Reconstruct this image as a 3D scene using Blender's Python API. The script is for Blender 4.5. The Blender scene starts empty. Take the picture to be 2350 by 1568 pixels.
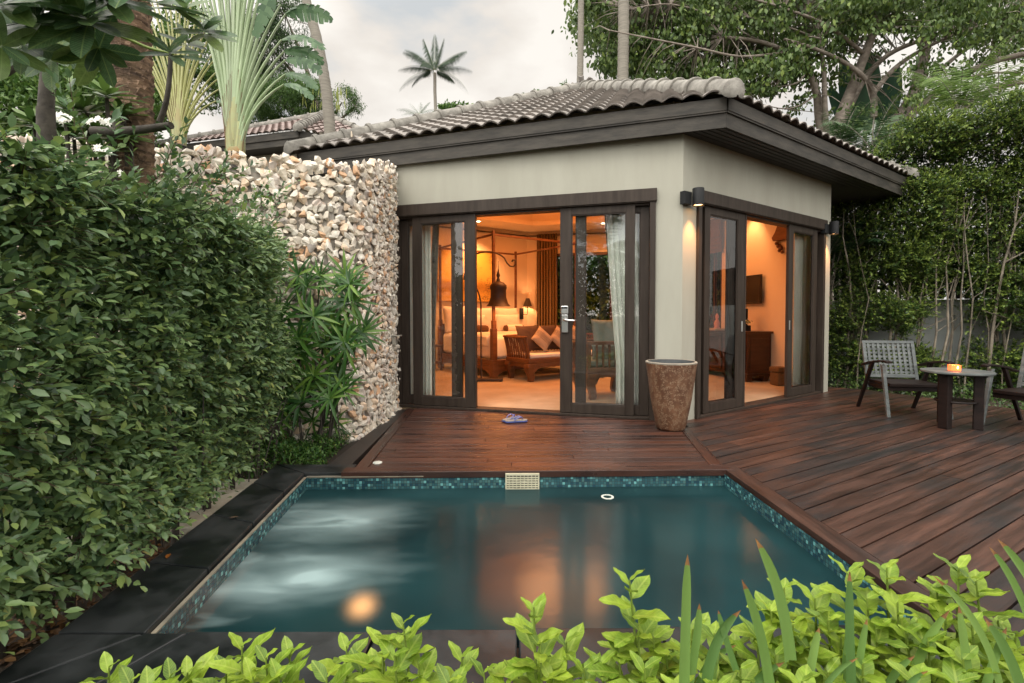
import bpy, bmesh, math, random
import numpy as np
from mathutils import Vector, Matrix, Euler
random.seed(7); RNG = np.random.default_rng(11)
R = math.radians; PI = math.pi
scene = bpy.context.scene
col = scene.collection
# ------------------------------------------------------------------ camera
PITCH, ROLL, CAMH = R(1.70), R(0.10), 1.2
fwd = Vector((0, math.cos(PITCH), -math.sin(PITCH))); up0 = Vector((0, math.sin(PITCH), math.cos(PITCH))); rt0 = Vector((1, 0, 0))
rt = rt0*math.cos(ROLL) - up0*math.sin(ROLL); up = up0*math.cos(ROLL) + rt0*math.sin(ROLL)
cam = bpy.data.cameras.new('camera'); cam_o = bpy.data.objects.new('camera', cam); col.objects.link(cam_o)
cam_o.matrix_world = Matrix.Translation((0, 0, CAMH)) @ Matrix((rt, up, -fwd)).transposed().to_4x4()
cam.sensor_width = 36; cam.lens = 1110/2350*36; cam.shift_y = -29/2350; cam.clip_end = 900; cam.clip_start = 0.05
scene.camera = cam_o
# ------------------------------------------------------------------ world: overcast evening sky, brighter behind the camera
world = bpy.data.worlds.new('World'); scene.world = world; world.use_nodes = True
nt = world.node_tree; nt.nodes.clear()
def N(nt, t, **k):
    n = nt.nodes.new(t)
    for a, b in k.items(): setattr(n, a, b)
    return n
wo = N(nt, 'ShaderNodeOutputWorld'); bg = N(nt, 'ShaderNodeBackground')
tc = N(nt, 'ShaderNodeTexCoord'); mp = N(nt, 'ShaderNodeMapping'); mp.inputs['Scale'].default_value = (1, 1, 2.2)
nz = N(nt, 'ShaderNodeTexNoise'); nz.inputs['Scale'].default_value = 3.6; nz.inputs['Detail'].default_value = 6; nz.inputs['Roughness'].default_value = .48
cr = N(nt, 'ShaderNodeValToRGB')
e = cr.color_ramp.elements; e[0].position = .36; e[0].color = (.66, .68, .68, 1); e[1].position = .60; e[1].color = (1.04, .98, .89, 1)
m = e.new(.47); m.color = (.89, .825, .74, 1)
sky = N(nt, 'ShaderNodeTexSky', sky_type='NISHITA'); sky.sun_disc = False; sky.sun_elevation = R(56); sky.sun_rotation = R(205)
mulk = N(nt, 'ShaderNodeVectorMath', operation='SCALE'); mulk.inputs['Scale'].default_value = .10
sep = N(nt, 'ShaderNodeSeparateXYZ')
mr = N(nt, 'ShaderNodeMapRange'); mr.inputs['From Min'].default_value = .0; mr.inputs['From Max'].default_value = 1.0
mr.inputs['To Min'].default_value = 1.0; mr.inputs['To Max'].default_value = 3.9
sc_ = N(nt, 'ShaderNodeVectorMath', operation='SCALE')
mx = N(nt, 'ShaderNodeMixRGB'); mx.inputs[0].default_value = .12
L = nt.links.new
L(tc.outputs['Generated'], mp.inputs['Vector']); L(mp.outputs[0], nz.inputs['Vector']); L(nz.outputs['Fac'], cr.inputs[0])
L(sky.outputs[0], mulk.inputs[0]); L(cr.outputs[0], mx.inputs[1]); L(mulk.outputs[0], mx.inputs[2])
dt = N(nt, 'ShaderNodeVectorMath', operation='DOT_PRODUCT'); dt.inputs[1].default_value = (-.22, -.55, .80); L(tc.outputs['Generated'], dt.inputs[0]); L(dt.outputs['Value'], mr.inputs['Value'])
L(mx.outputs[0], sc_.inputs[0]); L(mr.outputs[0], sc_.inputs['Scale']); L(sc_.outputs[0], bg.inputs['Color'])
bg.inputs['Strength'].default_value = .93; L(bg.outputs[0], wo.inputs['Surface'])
# sun: veiled, very soft, behind the camera on the left
sd = bpy.data.lights.new('sun', 'SUN'); sd.energy = 1.1; sd.angle = R(25); sd.color = (1, .95, .86)
so = bpy.data.objects.new('sun', sd); col.objects.link(so)
so.rotation_euler = Vector((-.34, -.62, 1.05)).to_track_quat('Z', 'Y').to_euler()
scene.view_settings.view_transform = 'Standard'; scene.view_settings.look = 'None'
scene.view_settings.exposure = 0.22; scene.view_settings.gamma = 1
scene.cycles.use_denoising = True
scene.cycles.max_bounces = 7; scene.cycles.diffuse_bounces = 3; scene.cycles.glossy_bounces = 3
scene.cycles.transmission_bounces = 3; scene.cycles.transparent_max_bounces = 12
scene.cycles.sample_clamp_indirect = 6; scene.cycles.caustics_reflective = False; scene.cycles.caustics_refractive = False
# ------------------------------------------------------------------ helpers
def at(x, y, Y):
    """point of the place at depth Y that the 2350 px wide photograph shows at x, y"""
    d = fwd + rt*((x-1175)/1110) - up*((y-755)/1110)
    return Vector((0, 0, CAMH)) + d*(Y/d.y)
def gp(x, y, z=0.):
    d = fwd + rt*((x-1175)/1110) - up*((y-755)/1110)
    return Vector((0, 0, CAMH)) + d*((z-CAMH)/d.z)
def tag(o, label=None, cat=None, group=None, kind=None):
    for k, v in (('label', label), ('category', cat), ('group', group), ('kind', kind)):
        if v: o[k] = v
    return o
def empty(name, label, cat, loc=(0, 0, 0), group=None, rz=0):
    o = bpy.data.objects.new(name, None); col.objects.link(o); o.location = loc; o.rotation_euler = (0, 0, rz)
    o.empty_display_size = .1
    return tag(o, label, cat, group)
def children(o): return [c for c in bpy.data.objects if c.parent == o]
def copy_tree(o, parent=None):
    c = o.copy(); col.objects.link(c)
    if parent: c.parent = parent
    for ch in children(o): copy_tree(ch, c)
    return c
def wm(o):
    b = Matrix.LocRotScale(o.location, o.rotation_euler, o.scale)
    return wm(o.parent) @ o.matrix_parent_inverse @ b if o.parent else b
def attach(o, parent):
    """hang o under parent and leave it where it stands"""
    o.parent = parent; o.matrix_parent_inverse = wm(parent).inverted(); return o
class MB:
    def __init__(s): s.v = []; s.f = []; s.uv = None
    def add(s, vs, fs):
        n = len(s.v); s.v += [tuple(p) for p in vs]; s.f += [tuple(i+n for i in f) for f in fs]; return s
    def box(s, x0, x1, y0, y1, z0, z1, F=None):
        vs = [Vector((x, y, z)) for z in (z0, z1) for y in (y0, y1) for x in (x0, x1)]
        if F is not None: vs = [F @ v for v in vs]
        fs = [(0, 2, 3, 1), (4, 5, 7, 6), (0, 1, 5, 4), (2, 6, 7, 3), (0, 4, 6, 2), (1, 3, 7, 5)]
        return s.add(vs, fs)
    def prism(s, poly, z0, z1, F=None):
        n = len(poly); vs = [Vector((p[0], p[1], z0)) for p in poly] + [Vector((p[0], p[1], z1)) for p in poly]
        if F is not None: vs = [F @ v for v in vs]
        ar = sum(poly[i][0]*poly[(i+1) % n][1]-poly[(i+1) % n][0]*poly[i][1] for i in range(n))
        fs = [tuple(range(n, 2*n)), tuple(reversed(range(n)))] + [(i, (i+1) % n, n+(i+1) % n, n+i) for i in range(n)]
        if ar < 0: fs = [tuple(reversed(f)) for f in fs]
        return s.add(vs, fs)
    def tube(s, pts, rad, n=8, cap=True):
        pts = [Vector(p) for p in pts]; k = len(pts)
        if not hasattr(rad, '__len__'): rad = [rad]*k
        vs = []; ref = None
        for i, p in enumerate(pts):
            t = (pts[min(i+1, k-1)]-pts[max(i-1, 0)]).normalized()
            if ref is None: ref = Vector((0, 0, 1)) if abs(t.z) < .9 else Vector((1, 0, 0))
            a = t.cross(ref).normalized(); b = t.cross(a).normalized(); ref = a.cross(t)
            for j in range(n):
                th = 2*PI*j/n; vs.append(p + (a*math.cos(th)+b*math.sin(th))*rad[i])
        fs = [(i*n+j, i*n+(j+1) % n, (i+1)*n+(j+1) % n, (i+1)*n+j) for i in range(k-1) for j in range(n)]
        if cap: fs += [tuple(reversed(range(n))), tuple(range((k-1)*n, k*n))]
        return s.add(vs, fs)
    def lathe(s, prof, n=32, c=(0, 0, 0), F=None):
        k = len(prof); vs = []
        for r, z in prof:
            for j in range(n):
                th = 2*PI*j/n; v = Vector((c[0]+r*math.cos(th), c[1]+r*math.sin(th), c[2]+z)); vs.append(F @ v if F is not None else v)
        fs = [(i*n+j, i*n+(j+1) % n, (i+1)*n+(j+1) % n, (i+1)*n+j) for i in range(k-1) for j in range(n)]
        fs += [tuple(reversed(range(n))), tuple(range((k-1)*n, k*n))]
        return s.add(vs, fs)
    def build(s, name, mat, parent=None, smooth=None, bevel=0, at_=None, subsurf=0):
        me = bpy.data.meshes.new(name); me.from_pydata(s.v, [], s.f); me.update()
        o = bpy.data.objects.new(name, me); col.objects.link(o)
        for m_ in (mat if isinstance(mat, (list, tuple)) else [mat]): me.materials.append(m_)
        if smooth is not None:
            me.polygons.foreach_set('use_smooth', [True]*len(me.polygons))
            if smooth < 180: me.set_sharp_from_angle(angle=R(smooth))
        if bevel:
            b = o.modifiers.new('bevel', 'BEVEL'); b.width = bevel; b.segments = 2; b.limit_method = 'ANGLE'
        if subsurf:
            b = o.modifiers.new('sub', 'SUBSURF'); b.levels = b.render_levels = subsurf
        if at_ is not None: o.location, q, o.scale = at_.decompose(); o.rotation_euler = q.to_euler()
        if parent is not None: attach(o, parent)
        return o
def frame3(o, x, y, z=(0, 0, 1)):
    m_ = Matrix((Vector(x), Vector(y), Vector(z))).transposed().to_4x4(); m_.translation = Vector(o); return m_
# ------------------------------------------------------------------ materials
def mat(name, c, c2=None, rough=.6, nscale=4, stretch=(1, 1, 1), island=0, bump=0, bscale=60, metal=0, spec=.5, rough2=None, trans=0, coat=0, detail=6, hue=0, lo=.35, hi=.65, bd=.01, emit=None, es=0):
    m_ = bpy.data.materials.new(name); m_.use_nodes = True; t = m_.node_tree; t.nodes.clear(); L = t.links.new
    out = N(t, 'ShaderNodeOutputMaterial'); b = N(t, 'ShaderNodeBsdfPrincipled')
    b.inputs['Roughness'].default_value = rough; b.inputs['Metallic'].default_value = metal; b.inputs['Specular IOR Level'].default_value = spec
    b.inputs['Coat Weight'].default_value = coat; b.inputs['Coat Roughness'].default_value = .15
    tcn = N(t, 'ShaderNodeTexCoord'); mpn = N(t, 'ShaderNodeMapping'); mpn.inputs['Scale'].default_value = stretch
    L(tcn.outputs['Object'], mpn.inputs['Vector'])
    cur = None
    if c2 is not None:
        nn = N(t, 'ShaderNodeTexNoise'); nn.inputs['Scale'].default_value = nscale; nn.inputs['Detail'].default_value = detail; nn.inputs['Roughness'].default_value = .62
        L(mpn.outputs[0], nn.inputs['Vector'])
        r = N(t, 'ShaderNodeValToRGB'); r.color_ramp.elements[0].position = lo; r.color_ramp.elements[1].position = hi
        r.color_ramp.elements[0].color = (*c, 1); r.color_ramp.elements[1].color = (*c2, 1)
        L(nn.outputs['Fac'], r.inputs[0]); cur = r.outputs[0]
        if rough2 is not None:
            rr = N(t, 'ShaderNodeMapRange'); rr.inputs['From Min'].default_value = lo; rr.inputs['From Max'].default_value = hi
            rr.inputs['To Min'].default_value = rough; rr.inputs['To Max'].default_value = rough2
            L(nn.outputs['Fac'], rr.inputs['Value']); L(rr.outputs[0], b.inputs['Roughness'])
    if island or hue:
        g = N(t, 'ShaderNodeNewGeometry'); hs = N(t, 'ShaderNodeHueSaturation')
        mm = N(t, 'ShaderNodeMapRange'); mm.inputs['To Min'].default_value = 1-island; mm.inputs['To Max'].default_value = 1+island
        L(g.outputs['Random Per Island'], mm.inputs['Value']); L(mm.outputs[0], hs.inputs['Value'])
        if hue:
            wn = N(t, 'ShaderNodeTexWhiteNoise', noise_dimensions='1D'); L(g.outputs['Random Per Island'], wn.inputs['W'])
            mh = N(t, 'ShaderNodeMapRange'); mh.inputs['To Min'].default_value = .5-hue; mh.inputs['To Max'].default_value = .5+hue
            L(wn.outputs['Value'], mh.inputs['Value']); L(mh.outputs[0], hs.inputs['Hue'])
        if cur is None: hs.inputs['Color'].default_value = (*c, 1)
        else: L(cur, hs.inputs['Color'])
        cur = hs.outputs[0]
    if cur is None: b.inputs['Base Color'].default_value = (*c, 1)
    else: L(cur, b.inputs['Base Color'])
    if bump:
        nb = N(t, 'ShaderNodeTexNoise'); nb.inputs['Scale'].default_value = bscale; nb.inputs['Detail'].default_value = 5; L(mpn.outputs[0], nb.inputs['Vector'])
        bp = N(t, 'ShaderNodeBump'); bp.inputs['Strength'].default_value = bump; bp.inputs['Distance'].default_value = bd
        L(nb.outputs['Fac'], bp.inputs['Height']); L(bp.outputs[0], b.inputs['Normal'])
    if emit: b.inputs['Emission Color'].default_value = (*emit, 1); b.inputs['Emission Strength'].default_value = es
    if trans:
        tl = N(t, 'ShaderNodeBsdfTranslucent'); ms = N(t, 'ShaderNodeMixShader'); ms.inputs[0].default_value = trans
        if cur is None: tl.inputs['Color'].default_value = (*c, 1)
        else: L(cur, tl.inputs['Color'])
        L(b.outputs[0], ms.inputs[1]); L(tl.outputs[0], ms.inputs[2]); L(ms.outputs[0], out.inputs['Surface'])
    else: L(b.outputs[0], out.inputs['Surface'])
    return m_
def leafmat(name, cols, rough=.42, trans=.3, spec=.4, bump=0):
    """leaves: each leaf takes its own tone from cols"""
    m_ = mat(name, cols[0], rough=rough, spec=spec); t = m_.node_tree; L = t.links.new
    b = next(n for n in t.nodes if n.type == 'BSDF_PRINCIPLED'); out = next(n for n in t.nodes if n.type == 'OUTPUT_MATERIAL')
    g = N(t, 'ShaderNodeNewGeometry'); r = N(t, 'ShaderNodeValToRGB'); el = r.color_ramp.elements
    el[0].color = (*cols[0], 1); el[1].color = (*cols[-1], 1); el[1].position = 1
    for i, c in enumerate(cols[1:-1]): q = el.new((i+1)/(len(cols)-1)); q.color = (*c, 1)
    L(g.outputs['Random Per Island'], r.inputs[0]); L(r.outputs[0], b.inputs['Base Color'])
    tl = N(t, 'ShaderNodeBsdfTranslucent'); ms = N(t, 'ShaderNodeMixShader'); ms.inputs[0].default_value = trans
    L(r.outputs[0], tl.inputs['Color']); L(b.outputs[0], ms.inputs[1]); L(tl.outputs[0], ms.inputs[2]); L(ms.outputs[0], out.inputs['Surface'])
    return m_
def veins(m_, col_, n_=20., rib=.02, amt=.45, bump=.35):
    """pale midrib and side veins laid along each leaf's own length"""
    t = m_.node_tree; L = t.links.new; r = next(n for n in t.nodes if n.type == 'VALTORGB'); tcn = N(t, 'ShaderNodeTexCoord'); sp = N(t, 'ShaderNodeSeparateXYZ'); L(tcn.outputs['UV'], sp.inputs[0])
    ab = N(t, 'ShaderNodeMath', operation='ABSOLUTE'); L(sp.outputs['X'], ab.inputs[0]); ri = N(t, 'ShaderNodeMath', operation='LESS_THAN'); ri.inputs[1].default_value = rib; L(ab.outputs[0], ri.inputs[0])
    a = N(t, 'ShaderNodeMath', operation='MULTIPLY_ADD'); a.inputs[1].default_value = -1.0; L(ab.outputs[0], a.inputs[0]); L(sp.outputs['Y'], a.inputs[2]); b_ = N(t, 'ShaderNodeMath', operation='MULTIPLY'); b_.inputs[1].default_value = n_*6.283; L(a.outputs[0], b_.inputs[0]); s = N(t, 'ShaderNodeMath', operation='SINE'); L(b_.outputs[0], s.inputs[0])
    v = N(t, 'ShaderNodeMapRange'); v.inputs['From Min'].default_value = .72; v.inputs['From Max'].default_value = 1; v.inputs['To Max'].default_value = .55; L(s.outputs[0], v.inputs['Value']); mx_ = N(t, 'ShaderNodeMath', operation='MAXIMUM'); L(ri.outputs[0], mx_.inputs[0]); L(v.outputs[0], mx_.inputs[1]); am = N(t, 'ShaderNodeMath', operation='MULTIPLY'); am.inputs[1].default_value = amt; L(mx_.outputs[0], am.inputs[0])
    nn = N(t, 'ShaderNodeTexNoise'); nn.inputs['Scale'].default_value = 55; nn.inputs['Detail'].default_value = 3; L(tcn.outputs['Object'], nn.inputs['Vector']); bl = N(t, 'ShaderNodeMapRange'); bl.inputs['From Min'].default_value = .3; bl.inputs['From Max'].default_value = .7; bl.inputs['To Min'].default_value = .72; bl.inputs['To Max'].default_value = 1.15; L(nn.outputs['Fac'], bl.inputs['Value'])
    hs = N(t, 'ShaderNodeHueSaturation'); L(bl.outputs[0], hs.inputs['Value']); L(r.outputs[0], hs.inputs['Color']); mc = N(t, 'ShaderNodeMixRGB'); L(am.outputs[0], mc.inputs[0]); L(hs.outputs[0], mc.inputs[1]); mc.inputs[2].default_value = (*col_, 1)
    for n in t.nodes:
        if n.type == 'BSDF_PRINCIPLED': L(mc.outputs[0], n.inputs['Base Color']); bp = N(t, 'ShaderNodeBump'); bp.inputs['Strength'].default_value = bump; bp.inputs['Distance'].default_value = .002; bp.invert = True; L(mx_.outputs[0], bp.inputs['Height']); L(bp.outputs[0], n.inputs['Normal'])
        if n.type == 'BSDF_TRANSLUCENT': L(mc.outputs[0], n.inputs['Color'])
def emis(name, c, s):
    m_ = bpy.data.materials.new(name); m_.use_nodes = True; t = m_.node_tree; t.nodes.clear()
    o_ = N(t, 'ShaderNodeOutputMaterial'); e_ = N(t, 'ShaderNodeEmission'); e_.inputs[0].default_value = (*c, 1); e_.inputs[1].default_value = s
    t.links.new(e_.outputs[0], o_.inputs[0]); return m_
def glassmat():
    m_ = bpy.data.materials.new('window_glass'); m_.use_nodes = True; t = m_.node_tree; t.nodes.clear(); L = t.links.new
    o_ = N(t, 'ShaderNodeOutputMaterial'); tr = N(t, 'ShaderNodeBsdfTransparent'); tr.inputs[0].default_value = (.96, .975, .96, 1)
    gl = N(t, 'ShaderNodeBsdfGlossy'); gl.inputs['Roughness'].default_value = .004
    fr = N(t, 'ShaderNodeFresnel'); fr.inputs[0].default_value = 1.52
    mm = N(t, 'ShaderNodeMath', operation='MULTIPLY_ADD'); mm.inputs[1].default_value = 1.3; mm.inputs[2].default_value = .025; mm.use_clamp = True
    ms = N(t, 'ShaderNodeMixShader'); L(fr.outputs[0], mm.inputs[0]); L(mm.outputs[0], ms.inputs[0])
    L(tr.outputs[0], ms.inputs[1]); L(gl.outputs[0], ms.inputs[2]); L(ms.outputs[0], o_.inputs[0]); return m_
WOOD = mat('dark_painted_wood', (.030, .022, .017), (.050, .038, .030), rough=.5, nscale=3, stretch=(6, 6, .6), bump=.15, bscale=30, spec=.22)
FASC = mat('weathered_dark_board', (.040, .038, .034), (.075, .068, .058), rough=.6, nscale=3, stretch=(1, 1, 5), bump=.25, bscale=25, spec=.2)
SOFF = mat('soffit_board', (.030, .028, .026), (.045, .04, .036), rough=.6, nscale=6)
PAINT = mat('sage_white_render', (.345, .338, .28), (.395, .39, .328), rough=.85, nscale=1.4, stretch=(1.8, 1.8, .4), bump=.05, bscale=180, spec=.2)
CREAM = mat('cream_room_paint', (.74, .64, .50), (.77, .67, .53), rough=.8, nscale=2, spec=.2)
CEIL = mat('ceiling_paint', (.80, .72, .60), rough=.8, spec=.2)
GLASS = glassmat()
STEEL = mat('brushed_steel', (.62, .63, .62), rough=.28, metal=1)
BLACK = mat('matt_black_metal', (.014, .015, .016), rough=.6, spec=.25)
TEAK = mat('teak', (.10, .036, .011), (.16, .062, .020), rough=.35, nscale=5, stretch=(1, 1, 4), bump=.08, bscale=40)
DTEAK = mat('dark_teak', (.035, .013, .006), (.06, .023, .011), rough=.35, nscale=5, stretch=(1, 1, 4), bump=.08, bscale=40)
# ------------------------------------------------------------------ ground
GROUND = mat('garden_soil', (.035, .026, .018), (.075, .055, .035), rough=.95, nscale=9, bump=.5, bscale=25)
g = MB(); g.add([(-300, -300, -.16), (300, -300, -.16), (300, 300, -.16), (-300, 300, -.16)], [(0, 1, 2, 3)])
# the ground is one sheet with the hole of the pool in it
def ring_sheet(outer, inner, z):
    """sheet between a big rectangle (4 pts) and an inner quad (4 pts), both counter-clockwise"""
    m_ = MB(); m_.add([(x, y, z) for x, y in outer]+[(x, y, z) for x, y in inner], [(i, (i+1) % 4, 4+(i+1) % 4, 4+i) for i in range(4)]); return m_
PB = [(-1.38, 1.83), (1.66, 1.86), (1.63, 3.70), (-1.56, 3.63)]   # inner pool rectangle, ccw
big = [(-300, -300), (300, -300), (300, 300), (-300, 300)]
gr = ring_sheet(big, [(-1.5, 1.75), (1.75, 1.75), (1.75, 3.8), (-1.7, 3.75)], -.16).build('ground', GROUND); tag(gr, kind='structure')
# ------------------------------------------------------------------ pool
def mosaic(name='pool_mosaic'):
    m_ = mat(name, (.1, .2, .22), rough=.22, spec=.5); t = m_.node_tree; L = t.links.new
    b = next(n for n in t.nodes if n.type == 'BSDF_PRINCIPLED')
    uv = N(t, 'ShaderNodeTexCoord'); sc = N(t, 'ShaderNodeVectorMath', operation='SCALE'); sc.inputs['Scale'].default_value = 1/.0212
    L(uv.outputs['UV'], sc.inputs[0]); fl = N(t, 'ShaderNodeVectorMath', operation='FLOOR'); L(sc.outputs[0], fl.inputs[0])
    wn = N(t, 'ShaderNodeTexWhiteNoise', noise_dimensions='2D'); L(fl.outputs[0], wn.inputs['Vector'])
    r = N(t, 'ShaderNodeValToRGB'); r.color_ramp.interpolation = 'CONSTANT'; el = r.color_ramp.elements
    el[0].color = (.018, .060, .085, 1); el[1].position = .92; el[1].color = (.16, .42, .42, 1)
    for p, c in ((.18, (.03, .10, .12, 1)), (.38, (.045, .13, .14, 1)), (.55, (.07, .16, .16, 1)), (.68, (.03, .085, .10, 1)), (.82, (.085, .24, .26, 1))):
        q = el.new(p); q.color = c
    L(wn.outputs['Value'], r.inputs[0])
    fr = N(t, 'ShaderNodeVectorMath', operation='FRACTION'); L(sc.outputs[0], fr.inputs[0]); sp = N(t, 'ShaderNodeSeparateXYZ'); L(fr.outputs[0], sp.inputs[0])
    def edge(o):
        a = N(t, 'ShaderNodeMath', operation='SUBTRACT'); a.inputs[1].default_value = .5; L(o, a.inputs[0])
        c = N(t, 'ShaderNodeMath', operation='ABSOLUTE'); L(a.outputs[0], c.inputs[0]); d = N(t, 'ShaderNodeMath', operation='GREATER_THAN'); d.inputs[1].default_value = .445; L(c.outputs[0], d.inputs[0]); return d.outputs[0]
    mx_ = N(t, 'ShaderNodeMath', operation='MAXIMUM'); L(edge(sp.outputs[0]), mx_.inputs[0]); L(edge(sp.outputs[1]), mx_.inputs[1])
    mc = N(t, 'ShaderNodeMixRGB'); L(mx_.outputs[0], mc.inputs[0]); L(r.outputs[0], mc.inputs[1]); mc.inputs[2].default_value = (.03, .045, .045, 1)
    L(mc.outputs[0], b.inputs['Base Color'])
    bp = N(t, 'ShaderNodeBump'); bp.inputs['Strength'].default_value = .4; bp.inputs['Distance'].default_value = .002; bp.invert = True
    L(mx_.outputs[0], bp.inputs['Height']); L(bp.outputs[0], b.inputs['Normal'])
    return m_
MOS = mosaic()
me = bpy.data.meshes.new('pool'); vs = []; fs = []; uvs = []
ZT, ZB = -.028, -.78
u = 0
for i in range(4):
    a, b_ = Vector(PB[i]), Vector(PB[(i+1) % 4]); l = (b_-a).length; n = len(vs)
    vs += [(a.x, a.y, ZB), (b_.x, b_.y, ZB), (b_.x, b_.y, ZT), (a.x, a.y, ZT)]; fs.append((n, n+3, n+2, n+1)); uvs += [(u, ZB), (u, ZT), (u+l, ZT), (u+l, ZB)]; u += l
n = len(vs); vs += [(x, y, ZB) for x, y in PB]; fs.append((n, n+1, n+2, n+3)); uvs += [(x, y) for x, y in PB]
me.from_pydata(vs, [], fs); ul = me.uv_layers.new(name='uv'); [setattr(ul.data[i], 'uv', q) for i, q in enumerate(uvs)]
me.materials.append(MOS); o = bpy.data.objects.new('pool_basin', me); col.objects.link(o); tag(o, kind='structure')
# grout lip round the pool
GROUT = mat('pale_grout', (.30, .27, .20), (.16, .15, .12), rough=.8, nscale=8)
m = MB()
for i in (3,):
    a, b_ = Vector((*PB[3], 0)), Vector((*PB[0], 0)); d = (b_-a).normalized(); nrm = Vector((d.y, -d.x, 0)); nrm = nrm if nrm.x > 0 else -nrm
    m.box(0, (b_-a).length, -.016, .0015, -.033, -.027, frame3(a, d, nrm, (0, 0, 1)))
a, b_ = Vector((*PB[3], 0)), Vector((*PB[2], 0)); d = (b_-a).normalized(); m.box(0, (b_-a).length, -.004, .02, -.034, -.026, frame3(a, d, (-d.y, d.x, 0)))
tag(m.build('pool_grout', GROUT), kind='structure')
# water: turbid, long-exposed, with two plumes of bubbles from the jets
def watermat():
    m_ = bpy.data.materials.new('pool_water'); m_.use_nodes = True; t = m_.node_tree; t.nodes.clear(); L = t.links.new
    o_ = N(t, 'ShaderNodeOutputMaterial'); tcn = N(t, 'ShaderNodeTexCoord')
    tr = N(t, 'ShaderNodeBsdfTransparent'); tr.inputs[0].default_value = (.45, .72, .74, 1)
    df = N(t, 'ShaderNodeBsdfDiffuse')
    nn = N(t, 'ShaderNodeTexNoise'); nn.inputs['Scale'].default_value = 1.1; nn.inputs['Detail'].default_value = 3; L(tcn.outputs['Object'], nn.inputs['Vector'])
    r = N(t, 'ShaderNodeValToRGB'); r.color_ramp.elements[0].position = .3; r.color_ramp.elements[0].color = (.007, .025, .029, 1); r.color_ramp.elements[1].position = .7; r.color_ramp.elements[1].color = (.020, .068, .075, 1)
    L(nn.outputs['Fac'], r.inputs[0])
    # bubbles: warped, streaked blobs
    def plume(cx, cy, rx, ry, amp, ang):
        mp_ = N(t, 'ShaderNodeMapping', vector_type='TEXTURE'); mp_.inputs['Location'].default_value = (cx, cy, 0); mp_.inputs['Rotation'].default_value = (0, 0, ang); mp_.inputs['Scale'].default_value = (rx, ry, 1)
        nz_ = N(t, 'ShaderNodeTexNoise'); nz_.inputs['Scale'].default_value = 3.2; nz_.inputs['Detail'].default_value = 4; nz_.inputs['Distortion'].default_value = .6
        ms_ = N(t, 'ShaderNodeMapping'); ms_.inputs['Scale'].default_value = (.8, 2.2, 1); ms_.inputs['Rotation'].default_value = (0, 0, -ang); L(tcn.outputs['Object'], ms_.inputs['Vector']); L(ms_.outputs[0], nz_.inputs['Vector'])
        va = N(t, 'ShaderNodeVectorMath', operation='MULTIPLY_ADD'); va.inputs[1].default_value = (.55, .22, 0); L(nz_.outputs['Color'], va.inputs[0]); L(tcn.outputs['Object'], va.inputs[2])
        L(va.outputs[0], mp_.inputs['Vector']); ln = N(t, 'ShaderNodeVectorMath', operation='LENGTH'); L(mp_.outputs[0], ln.inputs[0])
        sm = N(t, 'ShaderNodeMapRange', interpolation_type='SMOOTHERSTEP'); sm.inputs['From Min'].default_value = 1; sm.inputs['From Max'].default_value = 0; sm.inputs['To Max'].default_value = amp
        L(ln.outputs['Value'], sm.inputs['Value'])
        st = N(t, 'ShaderNodeMapRange'); st.inputs['From Min'].default_value = .3; st.inputs['From Max'].default_value = .7; st.inputs['To Min'].default_value = .55; L(nz_.outputs['Fac'], st.inputs['Value'])
        mu = N(t, 'ShaderNodeMath', operation='MULTIPLY'); L(sm.outputs[0], mu.inputs[0]); L(st.outputs[0], mu.inputs[1]); return mu.outputs[0]
    ps = [plume(-.90, 3.20, .78, .50, .85, R(4)), plume(-.86, 2.54, .76, .44, .85, R(8)), plume(-.78, 3.17, .26, .14, .45, R(4)), plume(-.72, 2.50, .26, .14, .5, R(8)), plume(-1.02, 2.16, .13, .09, .4, 0), plume(-1.18, 2.74, .12, .10, .4, 0)]
    acc = ps[0]
    for p in ps[1:]:
        ad = N(t, 'ShaderNodeMath', operation='ADD'); ad.use_clamp = True; L(acc, ad.inputs[0]); L(p, ad.inputs[1]); acc = ad.outputs[0]
    mc = N(t, 'ShaderNodeMixRGB'); L(acc, mc.inputs[0]); L(r.outputs[0], mc.inputs[1]); mc.inputs[2].default_value = (.36, .50, .51, 1); L(mc.outputs[0], df.inputs['Color'])
    body = N(t, 'ShaderNodeMixShader'); ma = N(t, 'ShaderNodeMath', operation='MULTIPLY_ADD'); ma.inputs[1].default_value = .3; ma.inputs[2].default_value = .68; ma.use_clamp = True; L(acc, ma.inputs[0])
    rf = N(t, 'ShaderNodeBsdfRefraction'); rf.inputs['IOR'].default_value = 1.33; rf.inputs['Roughness'].default_value = .40; rf.inputs['Color'].default_value = (.75, .88, .88, 1); mr_ = N(t, 'ShaderNodeMixShader'); mr_.inputs[0].default_value = .86; L(tr.outputs[0], mr_.inputs[1]); L(rf.outputs[0], mr_.inputs[2])
    L(ma.outputs[0], body.inputs[0]); L(mr_.outputs[0], body.inputs[1]); L(df.outputs[0], body.inputs[2])
    gl = N(t, 'ShaderNodeBsdfGlossy'); gl.inputs['Roughness'].default_value = .15
    wv = N(t, 'ShaderNodeTexNoise'); wv.inputs['Scale'].default_value = 7; wv.inputs['Detail'].default_value = 3; L(tcn.outputs['Object'], wv.inputs['Vector'])
    bp = N(t, 'ShaderNodeBump'); bp.inputs['Strength'].default_value = .05; bp.inputs['Distance'].default_value = .02; L(wv.outputs['Fac'], bp.inputs['Height']); L(bp.outputs[0], gl.inputs['Normal'])
    fr = N(t, 'ShaderNodeFresnel'); fr.inputs[0].default_value = 1.33
    mf = N(t, 'ShaderNodeMath', operation='MULTIPLY'); mf.inputs[1].default_value = .95; mf.use_clamp = True; L(fr.outputs[0], mf.inputs[0])
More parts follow.
